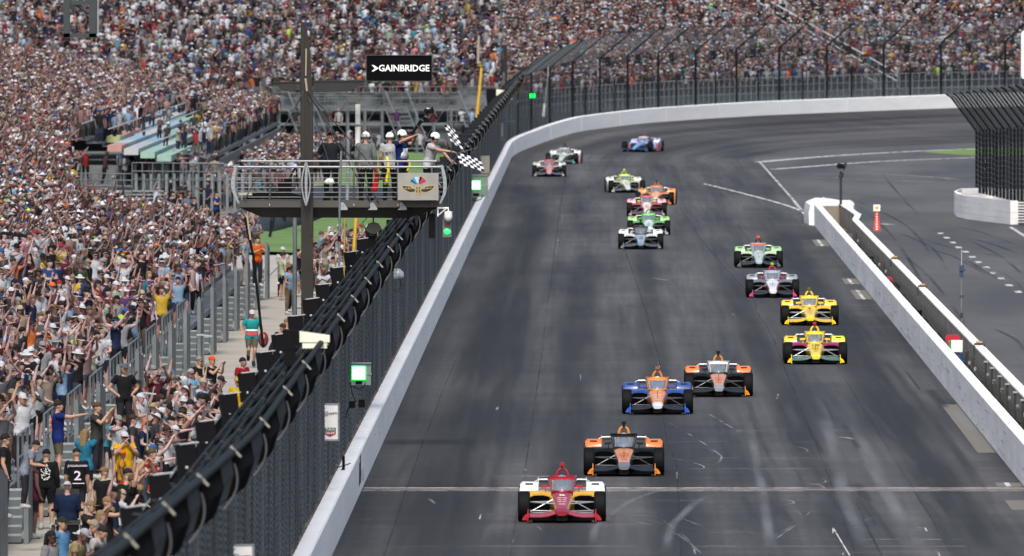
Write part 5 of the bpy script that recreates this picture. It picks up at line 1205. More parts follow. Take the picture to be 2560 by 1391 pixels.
while s < 522:
    X = xf(s) + .45
    if s < 520 or u % 2 == 0: plank_panel(S1, s, 4.6, 2.1, 1.75, X)
    plank_panel(S1, s + .2, 1.9, 1.9, 2.6, X - 1.15)
    # wide board facing the camera at the head of each stair
    for i in range(2): MB().box((0, 0, 0), (.40, .05, 1.0)).build('end_board', alu, S1, Vector((X - 1.45 - i * .43, s + 5.2, 1.75)) - S1.location)
    for k in range(6):
        link('tread', tread_me, S1, Vector((X - .58, s + .3 + k * .30, .18 * (k + 1))) - S1.location); link('riser', riser_me, S1, Vector((X - .58, s + .16 + k * .30, .18 * (k + 1) - .09)) - S1.location)
    # upright posts with top rail along the front edge of the tiers
    mb = MB()
    for k in range(4): mb.tube([(X - .4, s + 5.6 + k * 2.6, .2), (X - .4, s + 5.6 + k * 2.6, 2.1)], .03, 5)
    for z in (2.1, 1.6): mb.tube([(X - .4, s + 5.6, z), (X - .4, s + 13.6, z)], .025, 5)
    if s < 430: sb(S1, mb, 'rail_run', alu)
    for k in range(11):
        if s < 400: MB().box((0, 0, 0), (.04, .66, 1.1)).build('fascia_board', alu, S1, Vector((X - .38, s + 6 + k * .72, .55)) - S1.location)
    s += 14.5; u += 1

# second stand farther down, with an empty colour painted block of seats
S2 = empty('second_grandstand', (-22, 790, 0), label='grandstand farther down the straight with a patch of empty pastel coloured seats', cat='grandstand')
def z2(X): return 2.2 + .20 * (-20 - X)
mb = MB()
for k in range(27):
    X = -20 - k * .8; z = z2(X); y0 = 716
    mb.add([(X, y0, z), (X - .8, y0, z), (X - .8, 895, z), (X, 895, z), (X, y0, z - .17), (X, 895, z - .17)], [(0, 1, 2, 3), (4, 0, 3, 5)])
sb(S2, mb, 'seating_tier', tier_m)['kind'] = 'stuff'
mb = MB().box((-30.5, 715.5, 1.0), (21, .12, 2.2)).box((-19.9, 800, .9), (.1, 190, 2.0)); sb(S2, mb, 'end_wall', pm('end_slate', (.11, .125, .13), .8, var=.3))
pastel = [pm('seat_yellow', hexc('9aa06c'), .6, var=.15), pm('seat_pink', hexc('a07874'), .6, var=.15), pm('seat_blue', hexc('7c98a8'), .6, var=.15), pm('seat_white', hexc('9aa2a4'), .6, var=.15), pm('seat_mint', hexc('7e9c90'), .6, var=.15)]
def in_patch(X, Y, dz=0.0):
    px, py = pix((X, Y, z2(X) + dz))
    P = [(258, 382), (403, 262), (527, 298), (531, 322), (435, 410), (306, 410)]
    c = False; j = len(P) - 1
    for i in range(len(P)):
        if (P[i][1] > py) != (P[j][1] > py) and px < (P[j][0] - P[i][0]) * (py - P[i][1]) / (P[j][1] - P[i][1]) + P[i][0]: c = not c
        j = i
    return c
# coloured seat blocks: rows of joined bench boards, slightly raised above the tiers
cols = {}
for k in range(13):
    X = -20.4 - k * .8 + .8
    Y = 700.0
    while Y < 893:
        if in_patch(X, Y):
            px, py = pix((X, Y, z2(X))); q = (px - 258) + (py - 262) * 1.05
            ci = 0 if q < 135 else 1 if q < 165 else 2 if q < 195 else 3 if q < 225 else 2 if q < 250 else 4
            if (k + int(Y / 9)) % 7 == 0: ci = 3
            cols.setdefault(ci, MB()).box((X, Y, z2(X) + .22), (.70, 2.4, .30))
        Y += 2.45
for ci, m_ in cols.items(): sb(S2, m_, 'seat_row', pastel[ci])['kind'] = 'stuff'
rails = MB()
for k in range(5): X = -21.5 - k * 1.3; rails.tube([(X, 705, z2(X) + 1.0), (X, 890, z2(X) + 1.0)], .035, 4)
rails.tube([at(560, 290, 875) , at(430, 408, 745)], .06, 5).tube([at(300, 372, 730), at(405, 262, 865)], .05, 5)
sb(S2, rails, 'guard_rail', alu_pale)
# railings and steel frames across the end of the gap
def railing(parent, p0, p1, h, n, m_=alu, name='railing', nr=3, r=.03):
    p0 = Vector(p0); p1 = Vector(p1); mb = MB()
    for k in range(n + 1): q = p0.lerp(p1, k / n); mb.tube([q, q + Vector((0, 0, h))], r, 4)
    for j in range(nr): zz = Vector((0, 0, h * (j + 1) / nr)); mb.tube([p0 + zz, p1 + zz], r * .8, 4)
    return sb(parent, mb, name, m_)
for (a, b, Y, ya, h, n) in ((165, 330, 660, 482, .9, 8), (330, 560, 690, 470, 1.2, 9), (340, 560, 700, 520, 2.2, 14), (180, 330, 655, 520, 1.0, 7), (560, 660, 700, 505, 1.6, 6)):
    railing(S2, at(a, ya, Y), at(b, ya + rr.uniform(-3, 3), Y), h, n)
mb = MB()
for k in range(16):
    p = at(340 + k * 19, 560, 692); mb.tube([p, p + Vector((0, 0, 2.4))], .07, 4)
mb.tube([at(160, 500, 660), at(235, 462, 690)], .07, 5)
for k in range(6): mb.box(at(300 + 2 * k, 478 + k * 9, 692), (4.2, .5, .05))
sb(S2, mb, 'steel_frame', steel_grey)
# the raised stand facing us behind the lawn
S4 = empty('raised_grandstand', (-14, 905, 0), label='raised grandstand on grey steel legs facing the camera behind the lawn', cat='grandstand')
def z4(Y): return 3.2 + .48 * (Y - 903)
mb = MB()
for k in range(31):
    Y = 903 + k * .62; z = z4(Y); mb.add([(-50, Y, z), (-6.3, Y, z), (-6.3, Y + .62, z), (-50, Y + .62, z), (-50, Y, z - .30), (-6.3, Y, z - .30)], [(0, 1, 2, 3), (4, 5, 1, 0)])
sb(S4, mb, 'seating_tier', tier_m)['kind'] = 'stuff'
mb = MB()
for k in range(18):
    x = -24.5 + k * 1.08; mb.tube([(x, 902.5, .0), (x, 902.5, 2.9)], .11, 5)
    if k % 2 == 0: mb.tube([(x, 903, .2), (x + 2.1, 903, 3.5)], .05, 4).tube([(x + 2.1, 903.2, .2), (x, 903.2, 3.5)], .05, 4)
    mb.tube([(x, 908, .0), (x, 908, 5.2)], .1, 5)
for z in (1.0, 2.0, 2.9): mb.box((-15, 902.6, z), (19, .12, .16))
sb(S4, mb, 'steel_leg', pm('leg_slate', (.12, .14, .15), .6, .2))
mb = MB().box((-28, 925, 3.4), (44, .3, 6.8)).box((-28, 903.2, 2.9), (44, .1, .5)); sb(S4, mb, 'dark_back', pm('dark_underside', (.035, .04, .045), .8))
for x0, x1, z, n in ((-20.5, -6.6, 3.25, 13), (-19, -15.2, 2.7, 6), (-13.6, -10.2, 2.9, 6), (-9.6, -6.8, 1.8, 5)): railing(S4, (x0, 902.1, z), (x1, 902.1, z), 1.1, n)
for x0 in (-19.3, -13.2, -8.6):
    mb = MB()
    for k in range(11): mb.box((x0 + .12 * k + .4, 901.8 - k * .38, 3.05 - k * .28), (1.3, .34, .06))
    for dx in (-.3, 1.05): mb.tube([(x0 + dx, 901.8, 4.1), (x0 + dx + 1.3, 897.6, 1.1)], .045, 5).tube([(x0 + dx, 901.8, 3.0), (x0 + dx + 1.3, 897.6, .0)], .05, 5)
    sb(S4, mb, 'access_stair', alu)
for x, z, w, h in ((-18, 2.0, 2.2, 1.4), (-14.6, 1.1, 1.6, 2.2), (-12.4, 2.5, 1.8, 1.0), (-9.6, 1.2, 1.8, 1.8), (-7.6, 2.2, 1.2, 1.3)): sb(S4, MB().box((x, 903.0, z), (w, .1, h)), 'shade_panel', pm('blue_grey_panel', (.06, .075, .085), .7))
# the stand wrapped round the outside of the turn
S3 = empty('turn_grandstand', T(1000, 8), label='huge grandstand curving round the outside of the far turn', cat='grandstand')
A0, A1 = .185, .70
def z3(s, o): return wall_z(s) + 1.35 + .50 * (o - 5.6)
mb = MB(); ang = np.linspace(A0, A1, 22)
for k in range(38):
    o0 = 5.6 + k * .60; r = []
    for a in ang:
        s = TURN_S + a * TURN_R; r.append(T(s, o0, z3(s, o0)))
    r2 = [T(TURN_S + a * TURN_R, o0 + .60, z3(TURN_S + a * TURN_R, o0)) for a in ang]; r3 = [p - Vector((0, 0, .30)) for p in r]
    n = len(ang); mb.add(r + r2 + r3, [(i, i + 1, n + i + 1, n + i) for i in range(n - 1)] + [(2 * n + i, 2 * n + i + 1, i + 1, i) for i in range(n - 1)])
sb(S3, mb, 'seating_tier', tier_m)['kind'] = 'stuff'
mb = MB()
for a, b in zip(ang[:-1], ang[1:]):
    s0, s1 = TURN_S + a * TURN_R, TURN_S + b * TURN_R
    p, q = T(s0, 5.4, z3(s0, 5.4)), T(s1, 5.4, z3(s1, 5.4)); mb.quad(p, q, q - Vector((0, 0, 2.2)), p - Vector((0, 0, 2.2)))
sb(S3, mb, 'front_fascia', pm('fascia_slate', (.15, .185, .20), .7, var=.4))
fm = MB(); fr_ = MB()
na = int((A1 - A0) * TURN_R / .95)
for k in range(na):
    a = A0 + (A1 - A0) * k / na; b = A0 + (A1 - A0) * (k + 1) / na; s0, s1 = TURN_S + a * TURN_R, TURN_S + b * TURN_R
    p, q = T(s0, 5.3, z3(s0, 5.3)), T(s1, 5.3, z3(s1, 5.3)); fm.tube([p - Vector((0, 0, .5)), p + Vector((0, 0, 1.15))], .035, 4)
    for z in (.1, .62, 1.15): fr_.tube([p + Vector((0, 0, z)), q + Vector((0, 0, z))], .03, 4)
sb(S3, fm, 'railing_post', steel_grey)['kind'] = 'stuff'; sb(S3, fr_, 'railing_bar', steel_grey)['kind'] = 'stuff'
# dividing aisle with rails
mb = MB()
for a in (.487, .4995):
    s = TURN_S + a * TURN_R
    for dz in (1.0, .45): mb.tube([T(s, 5.6, z3(s, 5.6) + dz), T(s, 26, z3(s, 26) + dz)], .05, 4)
    for o in np.arange(5.6, 26, 1.5): mb.tube([T(s, o, z3(s, o)), T(s, o, z3(s, o) + 1.0)], .035, 4)
sb(S3, mb, 'aisle_rail', alu_pale)

# ------------------------------------------------------------------ crowds
SH = [('white', hexc('c8ced8'), 23), ('black', (.012, .012, .014), 18), ('charcoal', (.04, .043, .052), 9), ('navy', (.016, .026, .07), 10), ('light grey', (.30, .31, .33), 8), ('maroon', (.13, .022, .035), 6), ('red', (.33, .03, .04), 2.8), ('royal blue', (.02, .07, .24), 3), ('sky blue', (.25, .40, .58), 5),
      ('orange', (.65, .17, .05), 1.1), ('yellow', (.62, .42, .05), 1.2), ('pink', (.50, .22, .25), 2), ('olive green', (.06, .08, .04), 1.5), ('dusty mauve', (.20, .13, .14), 5), ('slate', (.10, .11, .13), 5), ('mint green', (.25, .42, .34), 1), ('tan', (.32, .26, .20), 2), ('purple', (.11, .05, .16), 2), ('turquoise', (.05, .26, .32), 1), ('cream', (.52, .50, .44), 2.5), ('lime', (.36, .62, .08), .35)]
HT = [('white', hexc('d8dce2'), 28), ('black', (.012, .012, .012), 20), ('red', (.38, .03, .04), 4), ('tan', (.30, .24, .17), 5), ('navy', (.015, .02, .05), 8), ('light grey', (.32, .33, .34), 8), ('lime', (.40, .72, .08), .6), ('orange', (.8, .2, .03), 1.2), ('pale straw', (.50, .45, .34), 5), ('blue', (.03, .12, .35), 4)]
PT = [(.012, .013, .016), (.02, .028, .05), (.05, .06, .08), (.16, .14, .10), (.10, .10, .10), (.03, .05, .09)]
def wpick(L_, r=NR): w_ = np.array([x[2] for x in L_], float); return L_[r.choice(len(L_), p=w_ / w_.sum())]
LSK = [Vector(c) for c in SK]
def low_proto(pose, hat, legs=True):
    """few-triangle figure: vertices, triangles, slot (0 skin, 1 shirt, 2 trousers, 3 hat or hair)"""
    J = POSES[pose]; V = []; Tt = []; S_ = []
    def add(vs, ts, sl): b = len(V); V.extend([tuple(v) for v in vs]); Tt.extend([(a + b, c + b, d + b) for a, c, d in ts]); S_.extend([sl] * len(vs))
    def prism(p, q, r0, r1, n, sl, sq=1.0):
        p, q = Vector(p), Vector(q); d = (q - p).normalized(); a = d.cross(Vector((0, 1, .2))).normalized(); b = a.cross(d); vs = []
        for c, r in ((p, r0), (q, r1)):
            for j in range(n): t = 2 * math.pi * j / n; vs.append(c + a * math.cos(t) * r + b * math.sin(t) * r * sq)
        ts = []
        for j in range(n): k = (j + 1) % n; ts += [(j, k, n + k), (j, n + k, n + j)]
        add(vs, ts, sl)
    # head: octahedral ball
    h = J['head']; n = 6; vs = [h + Vector((0, 0, -.115))]
    for z, r in ((-.04, .072), (.045, .082)):
        for j in range(n): t = 2 * math.pi * j / n; vs.append(h + Vector((math.cos(t) * r, math.sin(t) * r * 1.12, z)))
    vs.append(h + Vector((0, 0, .115))); ts = []
    for j in range(n): k = (j + 1) % n; ts += [(0, 1 + k, 1 + j), (1 + j, 1 + k, 7 + k), (1 + j, 7 + k, 7 + j), (13, 7 + j, 7 + k)]
    add(vs, ts, 0)
    vs = []
    for j in range(n): t = 2 * math.pi * j / n; rr_ = .098 if hat != 'sun' else .17; vs.append(h + Vector((math.cos(t) * rr_, math.sin(t) * rr_ * 1.12 + (.01 if hat != 'hair' else .025), .035 if hat != 'hair' else .0 - (.05 if math.sin(t) > 0 else -.03))))
    if hat == 'sun':
        vs = vs + [h + Vector((math.cos(2 * math.pi * j / n) * .09, math.sin(2 * math.pi * j / n) * .1, .06)) for j in range(n)] + [h + Vector((0, 0, .135))]
        ts = []
        for j in range(n): k = (j + 1) % n; ts += [(j, k, n + k), (j, n + k, n + j), (2 * n, n + j, n + k)]
    else:
        vs.append(h + Vector((0, .01, .135))); ts = [(n, j, (j + 1) % n) for j in range(n)]
        if hat == 'cap': vs += [h + Vector((-.06, -.09, .04)), h + Vector((.06, -.09, .04)), h + Vector((.05, -.18, .03)), h + Vector((-.05, -.18, .03))]; ts += [(n + 1, n + 2, n + 3), (n + 1, n + 3, n + 4)]
    add(vs, ts, 3)
    # torso
    hc, ch, nk = J['hip'], J['chest'], J['neck']
    rg = []
    for c, rx, ry in ((hc + Vector((0, 0, -.08)), .15, .10), (J['belly'], .145, .10), (ch + Vector((0, 0, .08)), .185, .11), (nk - Vector((0, 0, .0)), .09, .07)):
        rg.append([c + Vector((math.cos(2 * math.pi * j / 6) * rx, math.sin(2 * math.pi * j / 6) * ry, 0)) for j in range(6)])
    vs = sum(rg, []); ts = []
    for i in range(3):
        for j in range(6): k = (j + 1) % 6; ts += [(i * 6 + j, i * 6 + k, (i + 1) * 6 + k), (i * 6 + j, (i + 1) * 6 + k, (i + 1) * 6 + j)]
    add(vs, ts, 1)
    for s in ('L', 'R'):
        prism(J['sh' + s], J['el' + s].lerp(J['sh' + s], .35), .062, .055, 4, 1); prism(J['sh' + s].lerp(J['el' + s], .6), J['el' + s], .046, .04, 3, 0)
        e2 = J['wr' + s] + (J['wr' + s] - J['el' + s]).normalized() * .13; prism(J['el' + s], e2, .042, .034, 3, 0)
        if legs: prism(J['hp' + s], J['kn' + s], .09, .06, 4, 2); prism(J['kn' + s], J['an' + s], .055, .04, 3, 2)
    return np.array(V), np.array(Tt), np.array(S_)
PL = ['down', 'fold', 'one_up', 'both_up', 'wide_up', 'point', 'phone', 'phone_up', 'clap', 'head_hands', 'mouth']
PWT = np.array([.46, .14, .05, .03, .02, .05, .07, .03, .10, .01, .04]); PWT = PWT / PWT.sum()
PROTO = {}
def mass(name, P, kind='stuff', legs=True, parent=None, bright=1.0):
    """P: list of (x, y, z, face deg). One mesh with a colour per vertex."""
    groups = {}
    for p in P:
        pose = PL[NR.choice(len(PL), p=PWT)]; hat = ('cap', 'hair', 'sun')[NR.choice(3, p=(.50, .40, .10))]
        groups.setdefault((pose, hat), []).append(p)
    VV = []; TT = []; CC = []; base = 0
    for key, ps in groups.items():
        k2 = key + (legs,)
        if k2 not in PROTO: PROTO[k2] = low_proto(key[0], key[1], legs)
        V, Tt, S_ = PROTO[k2]; A = np.array(ps); n = len(A)
        sc = NR.uniform(.90, 1.05, n); th = np.radians(A[:, 3]); c, s = np.cos(th), np.sin(th)
        tilt = NR.uniform(-.10, .10, n); mir = NR.choice([-1., 1.], n)
        X = V[None, :, 0] * mir[:, None] + tilt[:, None] * V[None, :, 2]; Y = np.repeat(V[None, :, 1], n, 0) - NR.uniform(-.02, .14, n)[:, None] * V[None, :, 2]; Z = np.repeat(V[None, :, 2], n, 0)
        wx = (X * c[:, None] - Y * s[:, None]) * sc[:, None] + A[:, 0, None]; wy = (X * s[:, None] + Y * c[:, None]) * sc[:, None] + A[:, 1, None]; wz = Z * sc[:, None] + A[:, 2, None]
        VV.append(np.stack([wx, wy, wz], -1).reshape(-1, 3))
        TT.append((Tt[None] + (np.arange(n) * len(V))[:, None, None] + base).reshape(-1, 3)); base += n * len(V)
        pal = np.zeros((n, 4, 3))
        for i in range(n):
            pal[i, 0] = SK[NR.choice(len(SK), p=(.26, .20, .14, .20, .06, .04, .10))]
            pal[i, 1] = wpick(SH)[1] if NR.rand() > .06 else pal[i, 0]
            pal[i, 2] = PT[NR.randint(len(PT))]
            pal[i, 3] = wpick(HT)[1] if key[1] != 'hair' else [(.015, .012, .010), (.05, .03, .018), (.14, .085, .04), (.28, .19, .09)][NR.choice(4, p=(.4, .3, .18, .12))]
            pal[i] *= NR.uniform(.30, .74)
        CC.append(pal[:, S_, :].reshape(-1, 3))
    V = np.concatenate(VV).astype(np.float32); Tt = np.concatenate(TT).astype(np.int32); Cc = np.concatenate(CC)
    me = bpy.data.meshes.new(name); me.vertices.add(len(V)); me.vertices.foreach_set('co', V.ravel())
    me.loops.add(len(Tt) * 3); me.loops.foreach_set('vertex_index', Tt.ravel()); me.polygons.add(len(Tt)); me.polygons.foreach_set('loop_start', np.arange(0, len(Tt) * 3, 3, dtype=np.int32))
    at_ = me.color_attributes.new('Col', 'FLOAT_COLOR', 'POINT'); at_.data.foreach_set('color', np.concatenate([Cc, np.ones((len(Cc), 1))], 1).astype(np.float32).ravel())
    me.update(calc_edges=True); me.materials.append(crowd_m)
    o = link(name, me, parent); o['kind'] = 'stuff'; return o, len(Tt)
crowd_m = bpy.data.materials.new('crowd_cloth'); crowd_m.use_nodes = True
_n = crowd_m.node_tree; _a = _n.nodes.new('ShaderNodeVertexColor'); _a.layer_name = 'Col'; _p = _n.nodes['Principled BSDF']; _n.links.new(_a.outputs[0], _p.inputs['Base Color']); _p.inputs['Roughness'].default_value = .85; _p.inputs['Specular IOR Level'].default_value = .2
def inframe(px, py, m=110): return -m < px < 2560 + m and -70 < py < 1391 + 60
def band_hidden(px, py): return px > VX - .800 * (py - VY)
P1 = []
s = 262.0
for k in range(32):
    s = 262.0 + NR.rand()
    while s < min(700, max(531, 27 * (13 + k * .8))):
        X = xf(s) - .45 - k * .8 + NR.uniform(-.22, .22); Y = s + NR.uniform(-.3, .3)
        z = 1.1 + .195 * k * .8; px, py = pix((X, Y, z + 1.6))
        if inframe(px, py) and not band_hidden(px, py): P1.append((X, Y, z, 42 + NR.normal(0, 30)))
        s += (.62 + .0006 * (s - 260))
P1.sort(key=lambda p: p[1])
N_IND = 165
NEAR = P1[:0]
# the nearest of the stand become individuals; thin them a little so that each can be seen
cand = [p for p in P1 if p[1] < 470 and pix((p[0], p[1], p[2] + 1.6))[0] > -8]; NR.shuffle(cand)
near = []
for p in cand:
    q = pix((p[0], p[1], p[2] + 1.5))
    if all((q[0] - a) ** 2 + ((q[1] - b) * .8) ** 2 > 14 ** 2 for a, b, _ in near): near.append((q[0], q[1], p))
near = sorted(near, key=lambda t: t[2][1])[:N_IND]
NEAR = [t[2] for t in near]
dmax = max(p[1] for p in NEAR)
REST1 = [p for p in P1 if p[1] > dmax - 3 or NR.rand() < .0]
P2 = []
for k in range(27):
    s = 716.5 + NR.rand()
    while s < 894:
        X = -20.3 - k * .8 + NR.uniform(-.22, .22); z = z2(-20 - k * .8); px, py = pix((X, s, z + 1.5))
        if inframe(px, py) and not (in_patch(X + .3, s) and NR.rand() > .2) and not ((in_patch(X, s, 1.75) or in_patch(X, s, 1.1) or in_patch(X, s, .6)) and NR.rand() < .86): P2.append((X, s + NR.uniform(-.3, .3), z, 40 + NR.normal(0, 32)))
        s += .78
P4 = []
for k in range(31):
    Y = 903.3 + k * .62; X = -50 + NR.rand()
    while X < -6.4:
        z = z4(903 + k * .62); px, py = pix((X, Y, z + 1.5))
        if inframe(px, py) and z < 12 and not (k < 1 and NR.rand() < .4): P4.append((X + NR.uniform(-.12, .12), Y + NR.uniform(-.12, .12), z, 15 + NR.normal(0, 30)))
        X += .43
P3 = []
for k in range(38):
    o = 5.9 + k * .60; a = A0 + .002 * NR.rand()
    while a < A1:
        s = TURN_S + a * TURN_R; z = z3(s, 5.6 + k * .60); q = T(s, o + NR.uniform(-.15, .15)); px, py = pix((q.x, q.y, z + 1.5))
        if inframe(px, py) and not (.487 < a < .4995 and NR.rand() > .12): P3.append((q.x, q.y, z, 90 - math.degrees(a) - 22 + NR.normal(0, 28)))
        a += .45 / (TURN_R + o)
PG = []
for k in range(46): PG.append((-20 + 13 * NR.rand(), 892 + 9 * NR.rand(), (0, 0, 1.4, 0)[k % 4], 40 + NR.normal(0, 40)))
for k in range(34): PG.append((-20 + 13 * NR.rand(), 902.6, 3.2, 20 + NR.normal(0, 30)))
PG2 = []
for k in range(70): PG2.append((-17 - 12 * NR.rand(), 700 + 15 * NR.rand(), 0 if k % 2 else 1.2, 50 + NR.normal(0, 50)))
for k in range(26): PG2.append((-14 - 8 * NR.rand(), 560 + 150 * NR.rand(), 0, 60 + NR.normal(0, 60)))
for k in range(330):
    Y = 705 + 178 * NR.rand(); X = -19.6 + (4.2 * NR.rand() ** 1.6) * min(1, (Y - 690) / 60)
    PG2.append((X, Y, .02, 50 + NR.normal(0, 40)))
tot = 0
for nm, P, lg in (('crowd_main_stand', REST1, False), ('crowd_second_stand', P2 + PG2, True), ('crowd_raised_stand', P4 + PG, False), ('crowd_turn_stand', P3, False)):
    o, n = mass('crowd', P, legs=lg); tot += n
print('CROWD', len(P1), len(NEAR), dmax, len(REST1), len(P2), len(P4), len(P3), 'tris', tot)
# ------------------------------------------------------------------ individually built fans: the front of the main stand
ZONES = lambda px, py: ('at the left edge of the picture' if px < 45 else 'just above the front stair boards' if px - (py * -1.0 + 1420) > -70 and py > 700 else 'low in the main grandstand' if py > 860 else 'in the middle rows of the main grandstand' if py > 720 else 'farther back in the main grandstand')
PH = dict(down='arms down', fold='arms folded', one_up='one arm raised', both_up='both arms raised', wide_up='arms spread high', point='pointing forward', phone='filming with both hands', phone_up='holding a phone overhead', clap='clapping', head_hands='hands on head', mouth='shouting through cupped hands', hips='hands on hips', rail='leaning on the rail')
used_labels = set()
def fan(p, group, zone, poses=PL, pw=PWT, hats=('cap', 'cap', None, 'sun_hat', 'back_cap', 'cap', None, 'visor')):
    for _ in range(60):
        pose = poses[NR.choice(len(poses), p=pw)]; sh = wpick(SH); hat = hats[NR.randint(len(hats))]; hc = wpick(HT)
        hatw = {None: 'bare headed', 'cap': hc[0] + ' cap', 'back_cap': hc[0] + ' backwards cap', 'sun_hat': hc[0] + ' sun hat', 'visor': hc[0] + ' visor'}[hat]
        fem = NR.rand() < .35
        lb = '%s in %s shirt, %s, %s, %s' % ('woman' if fem else 'man', sh[0], hatw, PH[pose], zone)
        if lb not in used_labels and len(lb.split()) <= 16: break
        lb = '%s in %s top, %s, %s' % ('woman' if fem else 'man', sh[0], hatw, PH[pose])
        if lb not in used_labels: break
    used_labels.add(lb)
    hairc = [(.015, .012, .010), (.05, .03, .018), (.14, .085, .04), (.30, .20, .10)][NR.choice(4, p=(.4, .3, .2, .1))]
    lg = PT[NR.randint(len(PT))]
    return person((p[0], p[1], p[2]), p[3], pose, sh[1], lg, hat, hc[1], SK[NR.choice(len(SK), p=(.26, .20, .14, .20, .06, .04, .10))], 'long_hair' if fem else 'short_hair', hairc, NR.uniform(.92, 1.04) * (.94 if fem else 1),
                  fem, 'long' if NR.rand() < .35 else 'short', .55, lb, group, glasses=NR.rand() < .4, sleeveless=bool(fem and NR.rand() < .3))
NPW = np.array([.18, .08, .14, .14, .08, .10, .07, .08, .06, .02, .05]); NPW /= NPW.sum()
for p in NEAR:
    px, py = pix((p[0], p[1], p[2] + 1.6)); fan(p, 'fans standing in the main grandstand', ZONES(px, py), pw=NPW)
# fans along the picket fence
n = 0
RP = ['rail', 'point', 'phone', 'phone_up', 'one_up', 'down', 'clap', 'both_up']; RW = np.array([.34, .12, .14, .1, .08, .08, .08, .06]); RW /= RW.sum()
cands = []
for s in np.arange(334, 372, 1.9):
    for row in range(2): cands.append((-9.95 - row * .85 + NR.uniform(-.15, .15), s + NR.uniform(-.5, .5), 0, 70 + NR.normal(0, 22)))
for s in np.arange(270, 333, 4.6): cands.append((-9.85 + NR.uniform(-.1, .15), s, 0, 75 + NR.normal(0, 18)))
for s in np.arange(336, 374, 2.9): cands.append((-11.5 + NR.uniform(-.3, .3), s, 0, 60 + NR.normal(0, 25)))
for s in np.arange(500, 585, 3.6):
    for row in range(2): cands.append((-9.6 - row * 1.0 + NR.uniform(-.3, .3), s + NR.uniform(-1, 1), 0, 60 + NR.normal(0, 30)))
for p in cands:
    px, py = pix((p[0], p[1], 1.5)); fan(p, 'fans lined up along the picket fence', 'at the fence beside the walkway' if p[1] < 400 else 'by the fence in front of the lawn', RP, RW)

# ------------------------------------------------------------------ people one can pick out
def hero(px, py, face, pose, label, zg=0.0, hgt=1.75, sc=1.0, off=(0, 0), **k):
    """px, py: top of the head in the photograph"""
    Y = FPX * (CAMH - zg - hgt) / (py - VY); X = (px - VX) * Y / FPX
    k.setdefault('group', 'fans along the walkway')
    return person((X + off[0], Y + off[1], zg), face, pose, scale=sc, label=label, **k)
C = hexc
o = hero(115, 1122, 176, 'down', 'person in black hooded sweatshirt with pale print seen from behind on the walkway', shirt=(.010, .010, .012), legs=(.010, .010, .012), leg='short', sleeve=1.95, hat='beanie', hatc=(.010, .010, .012), hq=True, heavy=1.15)
pr = MB()
for i in range(46):
    a = rr.uniform(0, 6.28); q = rr.uniform(0, 1) ** .6; pr.box((.10 * q * math.cos(a), .0, 1.24 + .19 * q * math.sin(a)), (rr.uniform(.01, .045), .008, rr.uniform(.01, .03)))
pr.build('back_print', pm('print_pale', (.5, .52, .5), .8), o, (0, .172, 0))['kind'] = 'stuff'
o = hero(191, 1120, 188, 'down', 'person in black jersey lettered JUGGALOHIO with number 2, seen from behind', shirt=(.012, .012, .016), legs=(.03, .03, .05), leg='short', sleeve=.85, hat='cap', hatc=(.02, .018, .018), hq=True, heavy=1.18)
tm = pm('jersey_print', (.55, .50, .60), .8, var=.05)
text('jersey_name', 'JUGGALOHIO', .060, (0, .185, 1.36), (R(90), 0, R(180)), tm, o, .002, sx=1.15, bold=.001); text('jersey_number', '2', .28, (0, .190, 1.14), (R(90), 0, R(180)), tm, o, .002, sx=1.2, bold=.004)
MB().box((0, 0, 0), (.30, .012, .018)).build('jersey_stripe', tm, o, (0, .16, .98))
# wheelchair user
wc = empty('wheelchair', gp(162, 1330), label='black powered wheelchair seen from behind on the walkway', cat='wheelchair')
wc.location = (-11.25, 303.5, 0)
MB().box((0, 0, .44), (.52, .5, .1)).box((0, .26, .82), (.48, .09, .62)).build('seat', pm('chair_black', (.012, .012, .014), .6), wc); MB().box((0, .28, 1.20), (.20, .07, .16)).build('headrest', steel_black, wc)
MB().box((0, .1, .22), (.46, .7, .3)).build('motor_housing', steel_black, wc)
for sx in (-1, 1):
    MB().tube([(sx * .27, .15, .19), (sx * .34, .15, .19)], .19, 16).build('wheel', black_rubber, wc); MB().box((sx * .30, -.02, .70), (.07, .42, .05)).build('armrest', steel_black, wc)
MB().tube([(-.2, -.45, .09), (-.14, -.45, .09)], .09, 10).build('caster', black_rubber, wc)
person((-11.25, 303.4, -.02), 0 + 180, 'sit', shirt=C('1a2a4a'), legs=C('20304a'), hat='back_cap', hatc=C('b8bcc4'), skinc=SK[0], label='seated person in navy sweater and pale cap in the wheelchair', group='fans along the walkway', sleeve=1.95, heavy=1.2, hq=True, off=None) if False else person((-11.25, 303.4, -.02), 180, 'sit', shirt=C('1a2a4a'), legs=C('20304a'), hat='back_cap', hatc=C('b8bcc4'), skinc=SK[0], label='seated person in navy sweater and pale cap in the wheelchair', group='fans along the walkway', sleeve=1.95, heavy=1.2, hq=True)
hero(212, 1072, 150, 'phone_up', 'woman in teal and white shirt holding a phone up beside the jersey wearer', shirt=C('2a7a9a'), legs=(.015, .015, .02), leg='short', hair='long_hair', hairc=(.30, .2, .1), fem=True, hq=True)
hero(310, 1078, 20, 'mouth', 'man in bright yellow shirt and white cap with hands at his mouth', shirt=C('e8b010'), legs=(.015, .015, .02), leg='short', hat='cap', hatc=C('d8dce4'), glasses=True, hq=True, heavy=1.15)
hero(304, 1122, 95, 'down', 'child in orange knit hat in front of the yellow shirted man', shirt=C('c89020'), legs=(.03, .03, .04), hat='beanie', hatc=C('e0781a'), skinc=SK[4], sc=.80, hgt=1.42)
hero(258, 1167, 135, 'down', 'man in tan cap and black tee standing behind the fence line', shirt=(.012, .012, .014), hat='back_cap', hatc=C('8a6a50'), hq=True)
hero(290, 1186, 120, 'rail', 'man in tan cap and black tee with yellow print leaning in', shirt=(.014, .014, .014), hat='cap', hatc=C('8a7058'), hgt=1.66, hq=True)
